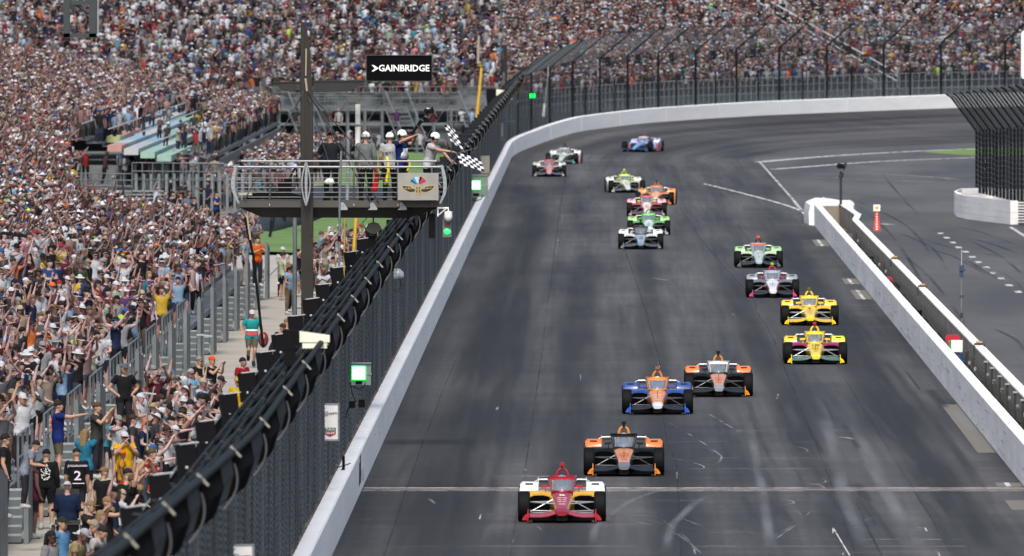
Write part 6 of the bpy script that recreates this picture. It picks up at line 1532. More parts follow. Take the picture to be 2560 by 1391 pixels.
hero(266, 1241, 75, 'point', 'man in black tee and light brown cap reaching toward the track', shirt=(.014, .014, .014), hat='cap', hatc=C('9a7a5c'), hgt=1.75, hq=True)
hero(224, 1250, 60, 'phone', 'man in tan cap photographing with his phone at the rail', shirt=(.02, .02, .025), hat='cap', hatc=C('94785c'), hq=True)
hero(196, 1302, 78, 'rail', 'man in grey visor and navy shirt leaning on the rail', shirt=C('202838'), hat='visor', hatc=C('a8a49a'), hairc=(.35, .3, .22), hgt=1.66, hq=True)
o = hero(205, 1316, 70, 'rail', 'person in black and white chequered shirt at the rail', shirt=C('b8b8b8'), hat=None, hairc=(.02, .02, .02), hgt=1.62, hq=True, off=(.15, -1))
hero(153, 1292, 60, 'down', 'man in light blue tee and black cap with lime lettering', shirt=C('5a90c0'), hat='cap', hatc=(.03, .035, .02), hq=True)
hero(173, 1326, 70, 'rail', 'man in tan tee and pale cap with elbows on the rail, near the bottom edge', shirt=C('9a8a68'), hat='cap', hatc=C('a8acb8'), skinc=SK[4], hgt=1.64, hq=True)
hero(126, 1326, 62, 'down', 'woman with long braids and sunglasses in a grey cardigan at the bottom edge', shirt=C('8a8c90'), hair='long_hair', hairc=(.012, .01, .01), skinc=SK[5], fem=True, glasses=True, sleeve=1.9, hq=True)
hero(378, 1120, 88, 'side_point', 'man in coral orange tee stretching one arm to the rail', shirt=C('ff4a28'), hat=None, hairc=(.10, .08, .05), hq=True)
hero(330, 1186, 95, 'one_up', 'man in black tee with lime back print raising an arm at the rail', shirt=(.012, .012, .014), hat=None, hairc=(.12, .08, .05), hq=True)
hero(318, 1170, 60, 'phone', 'person in red shirt filming between two black shirts at the rail', shirt=C('c01820'), hat=None, hq=True)
hero(350, 1160, 40, 'phone_up', 'woman with fair hair filming behind the coral shirted man', shirt=C('50586a'), hair='long_hair', hairc=(.35, .22, .12), fem=True, hq=True)
hero(452, 1032, 120, 'head_hands', 'broad man in black tank top and white visor with both hands on his head', shirt=(.012, .012, .016), hat='visor', hatc=C('d0d8e4'), hairc=(.02, .015, .01), sleeveless=True, heavy=1.2, hq=True)
hero(382, 1007, 130, 'down', 'bare backed person in cream bucket hat carrying a dark rucksack', topless=True, shirt=SK[0], legs=(.02, .02, .03), hat='sun_hat', hatc=C('a89c7c'), skinc=SK[3], hq=True)
hero(312, 1023, 150, 'both_up', 'person in maroon tee throwing both arms up', shirt=C('5a2034'), legs=C('5a7890'), hat=None, hq=True)
hero(476, 921, 40, 'clap', 'grey haired man in light blue tee behind the shirtless fan', shirt=C('7ab0d8'), hat=None, hairc=(.45, .42, .4), glasses=True, skinc=SK[6], hq=True)
hero(427, 924, 70, 'one_up', 'shirtless fan in blue cap pointing an arm high to the track', topless=True, shirt=SK[1], legs=(.05, .05, .07), hat='back_cap', hatc=C('6a90c0'), hq=True)
hero(310, 908, 20, 'hips', 'man in black jersey with white side print and grey cap', zg=1.1, shirt=(.012, .012, .016), hat='cap', hatc=C('5a6a7a'), hq=True)
hero(241, 1005, 70, 'phone', 'young man in charcoal tee reaching out a phone beside the stair boards', zg=.6, shirt=C('3a3c3a'), hat=None, hairc=(.1, .06, .03), hq=True)
o = hero(144, 1000, 100, 'point', 'man in blue and orange racing jersey pointing an arm', zg=1.0, shirt=C('1a2c74'), hat=None, hairc=(.03, .02, .01), legs=C('6a6050'), leg='short', hq=True)
for i in range(9):
    q = MB().box((0, 0, 0), (rr.uniform(.05, .12), .01, rr.uniform(.04, .10)), Matrix.Rotation(rr.uniform(-.6, .6), 3, 'Y')).build('jersey_patch', pm(['patch_red', 'patch_yellow', 'patch_white'][i % 3], [hexc('c02838'), hexc('d8a828'), hexc('c8ccd0')][i % 3], .8), o, (-.10 + .1 * (i % 3), .165, 1.08 + .10 * (i // 3)))
hero(54, 983, 40, 'both_up', 'cheering man in white tee and white cap with both fists up', zg=1.1, shirt=C('d0d4d8'), hat='cap', hatc=C('dcdcdc'), hq=True, heavy=1.1)
hero(11, 1083, 90, 'down', 'man in black tee and sunglasses on the stair at the left edge', zg=.9, shirt=(.015, .015, .018), legs=(.03, .035, .045), leg='long', glasses=True, hq=True)
hero(60, 1098, 85, 'rail', 'child in grey tee leaning over the stair board', zg=.9, shirt=C('8a90a0'), sc=.85, hgt=1.45, hq=True)
hero(77, 1142, 130, 'down', 'woman in purple dress half hidden behind the hooded person', shirt=C('6a2848'), legs=(.02, .02, .025), leg='short', hair='long_hair', hairc=(.05, .02, .01), fem=True, skinc=SK[4], sleeveless=True, hq=True)
o = hero(629, 772, 6, 'run', 'man running down the walkway in a teal, white and red shirt', shirt=C('24a0a0'), legs=C('6a6454'), leg='short', hat='cap', hatc=C('d8dcdc'), shoes=(.02, .03, .05), hq=True, heavy=1.12, hgt=1.78)
for nm, z, h, c_ in (('red_hem', 1.00, .12, 'c83a38'), ('white_band', 1.12, .07, 'c8d0d4')):
    B = POSES['run']; mb = MB(); mb.loft([oval(B['hip'].lerp(B['chest'], (zz - .96) / .33), Vector((0, 0, 1)), None, .195, .15, 16) for zz in (z - h / 2, z + h / 2)]); q = mb.build(nm, cloth, o, smooth=True); q.color = (*C(c_), 1)
hero(606, 893, 50, 'down', 'boy in dark red tee standing by the loudspeakers', shirt=C('a01c2a'), hat=None, skinc=SK[1], hairc=(.02, .015, .01), hq=True)
hero(597, 941, 8, 'down', 'steward in yellow polo shirt and yellow cap beside the loudspeakers', shirt=C('e8b818'), hat='cap', hatc=C('e8d828'), glasses=True, hq=True)
hero(497, 890, 60, 'fold', 'man in black tee and dark glasses behind the blue tee man', shirt=(.012, .012, .014), hat=None, hairc=(.3, .28, .26), glasses=True)
hero(528, 890, 60, 'phone', 'man in black tee and orange cap filming by the fence', shirt=(.014, .014, .016), hat='cap', hatc=C('e85a20'))
hero(683, 810, 70, 'rail', 'man in dark shirt and sunglasses crouching by the loudspeakers', shirt=(.015, .015, .018), hat=None, hairc=(.05, .035, .02), glasses=True, hgt=1.66)
hero(702, 825, 70, 'rail', 'person in tan cap beside the crouching man in dark shirt', shirt=(.015, .015, .018), hat='cap', hatc=C('8a7258'), hgt=1.66)
hero(716, 796, 70, 'down', 'second person in tan cap near the loudspeakers', shirt=(.015, .015, .018), hat='cap', hatc=C('8a7258'))
hero(706, 630, 120, 'down', 'person in pale mint tee and black shorts at the end of the walkway', shirt=C('b8ccb0'), legs=(.015, .015, .018), leg='short', hat=None, hairc=(.03, .02, .01))
hero(700, 622, 30, 'fold', 'person in white cap and white tee behind the mint tee', shirt=C('c8ccd0'), hat='cap', hatc=C('d8d8d8'), off=(0, 4))
hero(745, 622, 60, 'phone_up', 'person in black tee and shorts right of the mast ladder', shirt=(.014, .014, .018), legs=C('6a6048'), leg='short', hat='cap', hatc=(.02, .02, .02))
hero(613, 588, 80, 'down', 'man in pale blue tee and black shorts on the last stair', zg=1.1, shirt=C('8a9cb8'), legs=(.015, .015, .02), leg='short', hat='cap', hatc=(.05, .05, .06))
hero(643, 590, 30, 'clap', 'person in orange and black top at the end of the grandstand', zg=1.1, shirt=C('d8601c'), hat=None)
hero(541, 478, 60, 'fold', 'person in blue shirt and black trousers on the crossing path', shirt=C('1c3c78'), legs=(.012, .012, .018), leg='long', hat=None, sc=1.0)
for i, (x, y, c_) in enumerate(((432, 478, '181a20'), (452, 480, '202020'), (470, 476, '402028'), (485, 492, '303038'), (395, 505, 'a0a8b8'))): hero(x, y, 20 + i * 15, ('down', 'fold', 'hips', 'down', 'clap')[i], ['person in black top leftmost of the group on the crossing path', 'person in black in the middle of the crossing path group', 'person in maroon cap in the crossing path group', 'rightmost dark dressed person of the crossing path group', 'person in pale shirt at the end railing'][i], shirt=C(c_), legs=(.012, .012, .016), leg='long', hat='cap' if i % 2 else None, hatc=C('401820'))
# phones on poles held over the crowd
for (x, y, y2, lab) in ((508, 841, 1035, 'small camera head on a long black pole above the light blue tee man'), (368, 986, 1315, 'small camera head on a pale pole standing by the coral shirted man')):
    Y = 372 if x > 400 else 322; e = empty('pole_microphone', at(x, y, Y), label=lab, cat='camera pole'); k = Y / 36000
    MB().tube([(0, 0, 0), (0, 0, -.4 * (y2 - y) * k)], .018, 6).build('upper_pole', alu, e); MB().tube([(0, 0, -.4 * (y2 - y) * k), (2 * k, 0, -(y2 - y) * k)], .022, 6).build('lower_pole', pm('pole_tan', (.38, .32, .18), .5), e)
    MB().box((-9 * k, 0, 3 * k), (16 * k, .05, 4 * k)).box((12 * k, 0, 1 * k), (20 * k, .06, 4 * k), Matrix.Rotation(R(6), 3, 'Y')).tube([(0, 0, 0), (0, 0, 6 * k)], .02, 6).build('head', alu_pale, e)
# ------------------------------------------------------------------ flag stand
FY = 361.0; fk = FY / FPX
def fp(px, py, dy=0.0): return at(px, py, FY) + Vector((0, dy, 0))
fs = empty('flag_stand', (fp(765, 1100).x, FY, 0), label='dark steel flag stand mast with a railed platform hung over the fence', cat='flag stand')
fo = Vector(fs.location)
def fb(mb, name, mats, smooth=False):
    o = mb.build(name, mats, fs, smooth=smooth); o.location = -fo; return o
mast = pm('mast_bronze', (0.016, 0.0145, 0.012), 0.5, .2, .35, 1.5, bump=.1); beam = pm('beam_black', (0.016, 0.015, 0.014), .5, .1, .3, 1.5)
# mast: I-section column tapering to a rounded top
mb = MB()
w0 = .335
mb.loft([[(fp(x0, y).x, FY - .2, fp(0, y).z), (fp(x1, y).x, FY - .2, fp(0, y).z), (fp(x1, y).x, FY + .2, fp(0, y).z), (fp(x0, y).x, FY + .2, fp(0, y).z)] for x0, x1, y in ((753, 783, 1115), (753, 783, 545), (751, 783, 400), (751, 782, 240), (752, 774, 120), (752, 766, 62), (755, 763, 56))])
fb(mb, 'mast', mast)
mb = MB().box(fp(757, 300, -.215), (.05, .03, 4.6)).box(fp(779, 420, -.215), (.04, .03, 3.4)); fb(mb, 'mast_flange', beam)
mb = MB().tube([fp(766, 122, -.24), fp(765, 190, -.24)], .022, 5).tube([fp(764, 196, -.24), fp(768, 228, -.24)], .03, 5); fb(mb, 'eye_bolt_chain', pm('rope_tan', (.30, .26, .18), .8))
mb = MB().mat(0)
def wing(x0, x1, yt, yb, tipx): return [(fp(x0, yt), fp(x1, yt))]
for a, b, t0, t1 in ((685, 751, 705, 751), (783, 918, 783, 875)):
    P = [fp(a, 206), fp(b, 206), fp(b, 231), fp(t1 if a > 700 else 740, 231), fp(t0 if a < 700 else 783, 227)] if a < 700 else [fp(a, 202), fp(b, 202), fp(t1, 229), fp(a, 231)]
    n = len(P); mb.add([p + Vector((0, -.16, 0)) for p in P] + [p + Vector((0, .16, 0)) for p in P], [tuple(range(n)), tuple(range(2 * n - 1, n - 1, -1))] + [(i, n + i, n + (i + 1) % n, (i + 1) % n) for i in range(n)])
fb(mb, 'cross_arm', pm('arm_grey', (.022, .024, .026), .45, .3))
mb = MB().box((fp(851, 202).x, FY, fp(0, 203).z), (1.40, .36, .03)).box((fp(718, 206).x, FY, fp(0, 206).z), (.70, .36, .03)); fb(mb, 'arm_top_plate', mast)
mb = MB().box(fp(745, 218, -.2), (.10, .05, .16)); [mb.box(fp(742, 210 + 7 * i, -.23), (.03, .02, .02)) for i in range(3)]; fb(mb, 'bolt_plate', steel_dark)
# platform beam, lower hull, deck
mb = MB().box(fp(848, 510, 1.0), (5.16, 2.2, .14)); fb(mb, 'deck', pm('deck_brown', (.050, .046, .040), .6, .1, .3, 2))
mb = MB().box(fp(848, 510, -.13), (5.18, .08, .17)); fb(mb, 'edge_beam', pm('beam_brown', (.060, .056, .050), .5, .2, .3, 1.5))
mb = MB(); mb.loft([[(fp(x, 0).x, FY + d, fp(0, y).z) for x, y, d in ((594, 517, -.05), (594 + e_, 544, .2), (594 + e_, 544, 1.9), (594, 517, 2.1))] if 0 else [(fp(x, 0).x, FY - .06, fp(0, 517).z), (fp(x, 0).x, FY + 2.05, fp(0, 517).z), (fp(x, 0).x, FY + 1.7, fp(0, yb).z), (fp(x, 0).x, FY + .1, fp(0, yb).z)] for x, yb, e_ in ((596, 519, 0), (655, 544, 0), (1020, 546, 0), (1103, 519, 0))]); fb(mb, 'lower_hull', beam)
# railing
rail_m = pm('rail_grey', (.13, .135, .135), .5, .3); rail_w = pm('rail_pale', (.17, .175, .175), .45, .3)
def prow(t):      # the rail bows outward from the deck edge (t 0 at deck, 1 at the top)
    return -.13 - .32 * math.sin(min(1, t * 1.15) * math.pi * .5) * (1 - .15 * t)
yb, yt = 503, 403
levels = [(0, .035, rail_w), (.145, .04, rail_w), (.30, .014, rail_m), (.42, .014, rail_m), (.54, .014, rail_m), (.66, .014, rail_m), (.78, .014, rail_m), (.90, .014, rail_m)]
for f, r_, m_ in levels:
    y = yt + (yb - yt) * f; t = 1 - f; xl = 592 - 12 * math.sin(math.pi * min(1, f * 1.05)) - (8 if f > .1 else -6); xr = 1105 + 6 * math.sin(math.pi * f) if f > .1 else 1098
    mb = MB(); mb.tube([fp(xl + 14, y, 2.1), fp(xl, y, .1), fp(xl + 6, y, prow(t)), fp(xr - 6, y, prow(t)), fp(xr, y, .1), fp(xr - 14, y, 2.1)], r_ * .75, 6); fb(mb, 'rail', m_)
for x in (674, 765, 866, 885, 995, 1080):
    mb = MB()
    if x == 866: continue
    pts = [fp(x, 516, -.17)] + [fp(x + (3 if x < 800 else 0) * math.sin(math.pi * q), yb - (yb - yt) * q, prow(q)) for q in np.linspace(0, 1, 7)]
    mb.tube(pts, .024, 6); fb(mb, 'stanchion', rail_m)
# perforated curved end plates
for x0, sx in ((578, -1), (1106, 1), (766, 0)):
    outer = []; inner_ = []
    for q in np.linspace(0, 1, 9):
        y = 412 + (508 - 412) * q; bow = 9 * math.sin(math.pi * (q * .9 + .02)); wdt = (9 if sx else 7) * (.45 + .55 * math.sin(math.pi * min(1, q * .8 + .15)))
        cx = {-1: x0 + 14 - bow + 20 * max(0, q - .6), 1: x0 + bow - 22 * max(0, q - .75) - 2, 0: x0 + 8 * (q - .5) ** 2}[sx]
        outer.append((cx - wdt / 2, y)); inner_.append((cx + wdt / 2, y))
    mb = MB()
    n = len(outer); rings = [[fp(a[0], a[1], -.50), fp(b[0], b[1], -.50), fp(b[0], b[1], -.46), fp(a[0], a[1], -.46)] for a, b in zip(outer, inner_)]
    mb.loft(rings); pl_ = fb(mb, 'perforated_plate', steel_grey)
    for q in (.25, .42, .58, .74):
        i = int(q * 8); a, b = outer[i], inner_[i]; c = fp((a[0] + b[0]) / 2, a[1], -.515)
        h = MB().tube([c, c + Vector((0, .012, 0))], .022, 8).build('hole', pm('hole_pale', (.30, .28, .27), .8), pl_); h.location = (0, 0, 0)
mb = MB()
for dx in (-11, 11):
    for q0, q1 in zip(np.linspace(0, 1, 9)[:-1], np.linspace(0, 1, 9)[1:]): pass
    mb.tube([fp(766 + dx * math.sin(math.pi * q) * .95, 404 + 110 * q, -.5) for q in np.linspace(0, 1, 11)], .022, 6)
fb(mb, 'eye_shaped_frame', steel_grey)
# stay cables and turnbuckles
for a, b in (((760, 228), (612, 500)), ((767, 228), (838, 458)), ((770, 228), (932, 512)), ((772, 232), (948, 506)), ((775, 232), (1012, 512))):
    mb = MB(); mb.tube([fp(*a, -.22), fp(*b, -.22)], .017, 5); mb.tube([fp(a[0] + (b[0] - a[0]) * .06, a[1] + (b[1] - a[1]) * .06, -.22), fp(a[0] + (b[0] - a[0]) * .13, a[1] + (b[1] - a[1]) * .13, -.22)], .03, 6); fb(mb, 'stay_cable', pm('cable_dark', (.06, .062, .066), .4, .5))
for x in (860, 934, 1008):
    mb = MB().ext([(-.04, .14), (.03, .14), (.13, .0), (.13, -.05), (-.10, -.05), (-.04, 0)], fp(x - 4, 520, -.20), (1, 0, 0), (0, 0, 1), .03); mb.tube([fp(x - 3, 512, -.25), fp(x - 3, 512, -.15)], .03, 8); fb(mb, 'stay_bracket', steel_grey)
# emblem panel
mb = MB().box(fp(1046, 466, -.56), (1.02, .03, .68)); fb(mb, 'emblem_panel', pm('panel_alu', (.30, .30, .28), .38, .35, .15, 3))
ep = [c for c in fs.children if c.name.startswith('emblem_panel')][0]
def emb(poly, m_, d, nm='emblem'):
    q = MB().ext([((x - 1046) * fk, (466 - y) * fk) for x, y in poly], fp(1046, 466, -.575 - d), (1, 0, 0), (0, 0, 1), .002).build(nm, m_, ep); q.location = (0, 0, 0)
gold = pm('emblem_gold', (.42, .34, .13), .5); eblk = pm('emblem_black', (.015, .015, .015), .5); egrey = pm('emblem_fill', (.20, .20, .17), .5)
for sx in (-1, 1):
    W = [(8, 472), (18, 464), (44, 462), (41, 468), (36, 474), (30, 479), (20, 482), (8, 480)]; emb([(1046 + sx * x, y) for x, y in W], gold, .004)
    W = [(8, 473), (19, 466), (40, 464), (38, 468), (34, 473), (28, 477), (19, 480), (8, 478)]; emb([(1046 + sx * x, y) for x, y in W], eblk, .007)
    for k in range(3): emb([(1046 + sx * (12 + k * 8), 469 + k * .4), (1046 + sx * (18 + k * 8), 468), (1046 + sx * (17 + k * 8), 470), (1046 + sx * (12 + k * 8), 471)], gold, .010)
wh = [(1046 + 7 * math.cos(t), 474 + 12 * math.sin(t)) for t in np.linspace(0, 2 * math.pi, 20)[:-1]]; emb(wh, gold, .011)
emb([(1046 + 5.4 * math.cos(t), 474 + 10 * math.sin(t)) for t in np.linspace(0, 2 * math.pi, 20)[:-1]], eblk, .014); emb([(1044.5, 464), (1047.5, 464), (1047.5, 484), (1044.5, 484)], gold, .017); emb([(1041, 472), (1051, 472), (1051, 475), (1041, 475)], gold, .017)
fl_c = ['3c4a48', '2e8fc4', '88c4e0', 'e0e4e4', '101214', 'b83048', 'b02840']
for k, cc in enumerate(fl_c):
    a0 = R(155 - k * 19); a1 = R(155 - (k + 1) * 19 + 2); emb([(1046 + 5 * math.cos(a0), 462 - 5 * math.sin(a0)), (1046 + 21 * math.cos(a0), 462 - 21 * math.sin(a0)), (1046 + 22 * math.cos(a1), 462 - 22 * math.sin(a1)), (1046 + 5 * math.cos(a1), 462 - 5 * math.sin(a1))], paint(cc, rough=.5), .006)
for k in range(12):
    r0 = 8 + (k // 3) * 3.4; a0 = R(98 - (k % 3) * 6 - (3 if (k // 3) % 2 else 0)); emb([(1046 + r0 * math.cos(a0), 462 - r0 * math.sin(a0)), (1046 + (r0 + 3) * math.cos(a0), 462 - (r0 + 3) * math.sin(a0)), (1046 + (r0 + 3) * math.cos(a0 - .12), 462 - (r0 + 3) * math.sin(a0 - .12)), (1046 + r0 * math.cos(a0 - .12), 462 - r0 * math.sin(a0 - .12))], eblk if k % 2 else printwhite, .009)
text('lettering', 'INDIANAPOLIS', .040, fp(1027, 471.5, -.592), (R(90), 0, 0), gold, fs, .001).location = fp(1027, 471.5, -.600) - fo
text('lettering', 'SPEEDWAY', .040, fp(1064, 471.5, -.592), (R(90), 0, 0), gold, fs, .001).location = fp(1064, 471.5, -.600) - fo
# sign above
sg = empty('sponsor_sign', fp(998, 171, .1), label='black rectangular sign with white lettering beside the mast top', cat='sign')
MB().box((0, 0, 0), (165 * fk, .16, 65 * fk)).build('panel', pm('sign_black', (.004, .004, .005), .6, spec=.02), sg)
mb = MB()
for sx in (-1, 1): mb.box((sx * 82 * fk, -.07, 0), (.02, .06, 65 * fk))
for sz in (-1, 1): mb.box((0, -.072, sz * 32 * fk), (165 * fk, .06, .016))
mb.build('frame', steel_dark, sg)
sw = pm('sign_white', (.82, .84, .86), .5, var=0)
text('lettering', 'GAINBRIDGE', 22.5 * fk, (12 * fk, -.095, -.5 * fk), (R(90), 0, 0), sw, sg, .002, sx=1.0, bold=.0045).scale = (.97, 1.0, 1)
MB().ext([(0, 9), (6, 9), (19, 0), (6, -9), (0, -9), (9, -1), (0, 1)] and [(x * fk, y * fk) for x, y in ((0, 8), (5, 8), (18, 0), (5, -8), (0, -8), (8, 0))], (-69 * fk, -.086, 0), (1, 0, 0), (0, 0, 1), .004).build('arrow_emblem', sw, sg)
mb = MB().box((-70 * fk - .35, .05, -33 * fk + .02), (.3, .2, .04)); mb.build('mount', mast, sg)
# poles around the stand
def pole(name, pts, r, m_, Y, label, n=6, extra=None):
    p0 = at(*pts[0], Y); e = empty(name, p0, label=label, cat='pole'); mb = MB()
    mb.tube([at(a, b, Y) - p0 for a, b in pts], r, n); mb.build('shaft', m_, e)
    if extra: extra(e, p0)
    return e
yel = pm('pole_yellow', (.48, .30, .03), .5); tanp = pm('pole_tan', (.38, .32, .18), .5)
pole('rope_pole', [(853, 378), (849, 500), (848, 640), (846, 716)], .028, alu, 352, 'long grey pole clipped vertically in front of the flag stand railing', extra=lambda e, p0: MB().tube([at(848, 590, 352) - p0, at(848, 604, 352) - p0], .04, 6).build('clamp', steel_black, e))
pole('yellow_pole', [(890, 545), (885, 620), (878, 682)], [.05, .045, .04], yel, 372, 'thick yellow pole hanging below the flag stand deck')
pole('yellow_pole', [(862, 545), (861, 620), (860, 698)], [.03, .026, .026], pm('pole_yellow_dark', (.28, .19, .04), .5), 374, 'thin yellow pole left of the thick one below the deck')
pole('grey_pole', [(888, 545), (889, 610), (887, 672)], .03, steel_grey, 375, 'slim grey pole touching the yellow one below the deck')
pole('antenna_pole', [(871, 330), (870, 420), (868, 500)], .045, alu_pale, 362.5, 'short pale upright pole in the middle of the flag stand')
pole('flag_pole', [(1197, 90), (1195, 160)], .07, pm('pole_faded', (.30, .25, .2), .6), 800, 'upper faded end of a distant tan pole right of the black sign')
pole('flag_pole', [(1204, 170), (1190, 320)], [.07, .11], yel, 760, 'tall yellow pole behind the fence right of the black sign')
pole('support_cable', [(612, 545), (633, 640), (658, 870)], .035, steel_black, 380, 'black support cable slanting from the deck corner to the walkway')
pole('rope_cable', [(604, 522), (618, 545), (622, 575), (626, 600)], .022, tanp, 361, 'knotted rope hanging from the left corner of the flag stand')
pole('ladder_post', [(737, 545), (737, 790)], .055, alu, 366, 'grey ladder post standing left of the mast below the deck', extra=lambda e, p0: [MB().box(at(745, y, 366) - p0, (.2, .04, .04)).build('rung', alu, e) for y in (576, 702, 771)])
e = empty('strobe_mast', fp(893, 420, .9), label='pale segmented antenna mast rising from the flag stand', cat='antenna')
for i, (y0, y1, r_, m_) in enumerate(((355, 500, .03, alu), (318, 366, .07, white_plastic), (262, 312, .065, white_plastic), (248, 262, .03, alu))):
    MB().tube([fp(893, y0, .9) - Vector(e.location), fp(893, y1, .9) - Vector(e.location)], r_, 8).build('section', m_, e)
# hanging floodlight
e = empty('floodlight', fp(932, 570, .7), label='grey floodlight shade hanging under the flag stand', cat='lamp')
MB().tube([(0, 0, .3), (0, 0, .05)], .02, 5).build('stem', steel_dark, e)
MB().ext([(-.20, -.06), (-.12, .10), (0, .14), (.14, .10), (.22, -.04), (.05, -.16), (-.05, -.15)], (0, -.1, 0), (1, 0, 0), (0, 0, 1), .22).build('shade', pm('shade_olive', (.05, .055, .045), .5), e)
MB().tube([(-.1, .0, .3), (-.27, 0, .12), (-.2, 0, -.05)], .008, 4).build('cable', steel_black, e)
e = empty('black_box', fp(929, 613, .6), label='tall narrow black box hanging below the floodlight', cat='box'); MB().box((0, 0, 0), (.19, .2, .54)).build('case', steel_black, e); MB().box((0, -.11, .24), (.15, .02, .04)).build('latch', steel_dark, e)
# signal light and dome camera
e = empty('signal_light', fp(1118, 565, -.1), label='traffic signal with lit green lamp under the right end of the deck', cat='traffic light')
MB().box((0, 0, 0), (.22, .12, .56)).build('housing', pm('signal_grey', (.10, .12, .11), .5), e); MB().box((-.38, 0, .0), (.16, .14, .62)).build('black_box', steel_black, e)
MB().ball((0, -.07, -.14), (.085, .03, .075), 12, 6, None, -1).build('lamp', pm('signal_green', (.02, 1.0, .16), .3, var=0, emit=1.0), e); MB().box((0, -.065, .10), (.15, .02, .18)).build('unlit_lamp', pm('signal_brown', (.13, .05, .03), .4), e)
e = empty('dome_camera', fp(1121, 540, -.3), label='white dome camera on a bracket at the right end of the deck', cat='camera')
MB().tube([(0, 0, .02), (0, 0, .12)], .10, 14).build('collar', white_plastic, e); MB().ball((0, 0, -.02), (.11, .11, .13), 14, 8).build('dome', pm('dome_grey', (.5, .52, .54), .3), e, smooth=True)
MB().tube([(0, 0, .12), (0, 0, .20), (-.25, 0, .20)], .025, 6).box((-.26, 0, .11), (.03, .06, .24)).tube([(-.25, 0, .02), (-.05, 0, .19)], .015, 5).build('bracket', white_plastic, e)
# equipment on the deck
e = empty('equipment_pile', fp(690, 492, .9), label='heap of black cases and cables on the left of the deck', cat='equipment')
k = fk
MB().loft([[(x * k, y, z * k) for x, y, z in r] for r in ([(-85, -.3, -8), (-85, -.3, 4), (-85, .3, 4), (-85, .3, -8)], [(-40, -.3, -8), (-40, -.3, 9), (-40, .3, 9), (-40, .3, -8)], [(10, -.3, -8), (10, -.3, 14), (10, .3, 14), (10, .3, -8)], [(60, -.3, -8), (60, -.3, 2), (60, .3, 2), (60, .3, -8)])]).build('black_sheet', steel_black, e)
MB().box((20 * k, 0, 22 * k), (34 * k, .3, 26 * k)).box((28 * k, 0, 36 * k), (20 * k, .2, 14 * k)).tube([(30 * k, 0, 40 * k), (48 * k, 0, 74 * k)], .03, 6).tube([(48 * k, 0, 74 * k), (52 * k, 0, 20 * k)], .02, 5).build('camera_rig', steel_black, e)
MB().box((-78 * k, -.35, 6 * k), (34 * k, .3, 7 * k)).build('pale_bag', pm('bag_pale', (.42, .40, .36), .8), e)
e = empty('red_lamp', fp(584, 430, -.1), label='small red lamp on the left end of the flag stand railing', cat='lamp'); MB().ball((0, 0, 0), (.06, .06, .09), 10, 6).build('lens', pm('lamp_red', (.5, .02, .03), .3), e); MB().box((0, 0, -.10), (.1, .1, .04)).build('base', steel_dark, e)
e = empty('stool', fp(835, 480, .8), label='black stool with a white helmet shaped seat on the deck', cat='stool')
HL = MB().ball((0, 0, 0), (.14, .15, .13), 14, 8, None, -.3).mesh('stool_helmet', [white_plastic], True)
MB().box((0, 0, -.08), (.32, .3, .10)).build('seat', steel_black, e)
for sx in (-1, 1): MB().tube([(sx * .12, 0, -.1), (sx * .15, 0, -.36)], .018, 5).build('leg', steel_black, e)
hm = link('helmet', HL, None, fp(822, 458, .7)); tag(hm, 'white crash helmet marked 11 resting on the stool by the mast', 'helmet'); text('number', '11', .09, (0, -.155, .05), (R(80), 0, 0), printblack, hm, .002)
# flag crew
DZ = fp(0, 503).z
def crew(px, headtop, face, pose, label, **k):
    o = person((fp(px, 0).x, FY + k.pop('dy', .7), DZ - .01), face, pose, scale=k.pop('sc', .99), label=label, group='crew on the flag stand', hq=True, hand=True, **{a: b for a, b in k.items()}) if False else person((fp(px, 0).x, FY + k.pop('dy', .7), DZ - .01), face, pose, scale=k.pop('sc', .99), label=label, group='crew on the flag stand', hq=True, shoes=(.02, .02, .022), **k)
    return o
POSES['gimbal'] = skel(elR=(-.26, -.22, 1.50), wrR=(-.20, -.46, 1.60), elL=(.22, -.20, 1.42), wrL=(-.02, -.40, 1.56))
POSES['wave'] = lean(skel(elR=(-.22, -.28, 1.36), wrR=(-.16, -.56, 1.40), elL=(.22, -.24, 1.30), wrL=(.12, -.50, 1.16)), R(14))
POSES['camera'] = lean(skel(elR=(-.30, -.06, 1.18), wrR=(-.16, -.26, 1.34), elL=(.30, -.06, 1.18), wrL=(.14, -.26, 1.30)), R(10))
crew(826, 325, 190, 'camera', 'photographer in dark grey shirt and black cap beside the mast', shirt=hexc('2a2e36'), legs=hexc('14161c'), leg='long', hat='back_cap', hatc=(.012, .012, .014), sleeve=.95, sc=1.0)
a = crew(913, 322, 168, 'down', 'crew member in grey long sleeved polo and lettered white helmet', shirt=hexc('7c8484'), legs=hexc('121416'), leg='long', hat='crash_helmet', sleeve=1.95)
hh = [c for c in a.children if c.name.startswith('helmet')][0]
text('helmet_letters', 'FH2', .085, (0, .135, .045), (R(90), 0, R(180)), printblack, hh, .003, bold=.001)
b = crew(973, 318, 178, 'down', 'crew member in white lettered shirt and white helmet', shirt=hexc('c8ccd0'), legs=hexc('121418'), leg='long', hat='crash_helmet', dy=1.0, sc=.98)
text('shirt_lettering', 'NTT', .10, (.0, .150, 1.22), (R(90), 0, R(180)), printblack, b, .002, sx=1.2)
c_ = crew(1003, 315, 60, 'gimbal', 'crew member in royal blue shirt holding up a camera stabiliser', shirt=hexc('16306e'), legs=hexc('101420'), leg='long', hat='crash_helmet', dy=.5, sc=1.02)
bib = MB().loft([oval(Vector((0, -.02, z)), Vector((0, 0, 1)), None, .155, .135, 14) for z in (1.04, 1.3)]).build('white_bib', cloth, c_, smooth=True); bib.color = (.55, .56, .6, 1)
d_ = crew(1070, 322, 72, 'wave', 'flagman in white tee and white helmet waving two chequered flags', shirt=hexc('c4c6cc'), legs=hexc('12161c'), leg='long', hat='crash_helmet', dy=.35, sc=1.0, heavy=1.08)
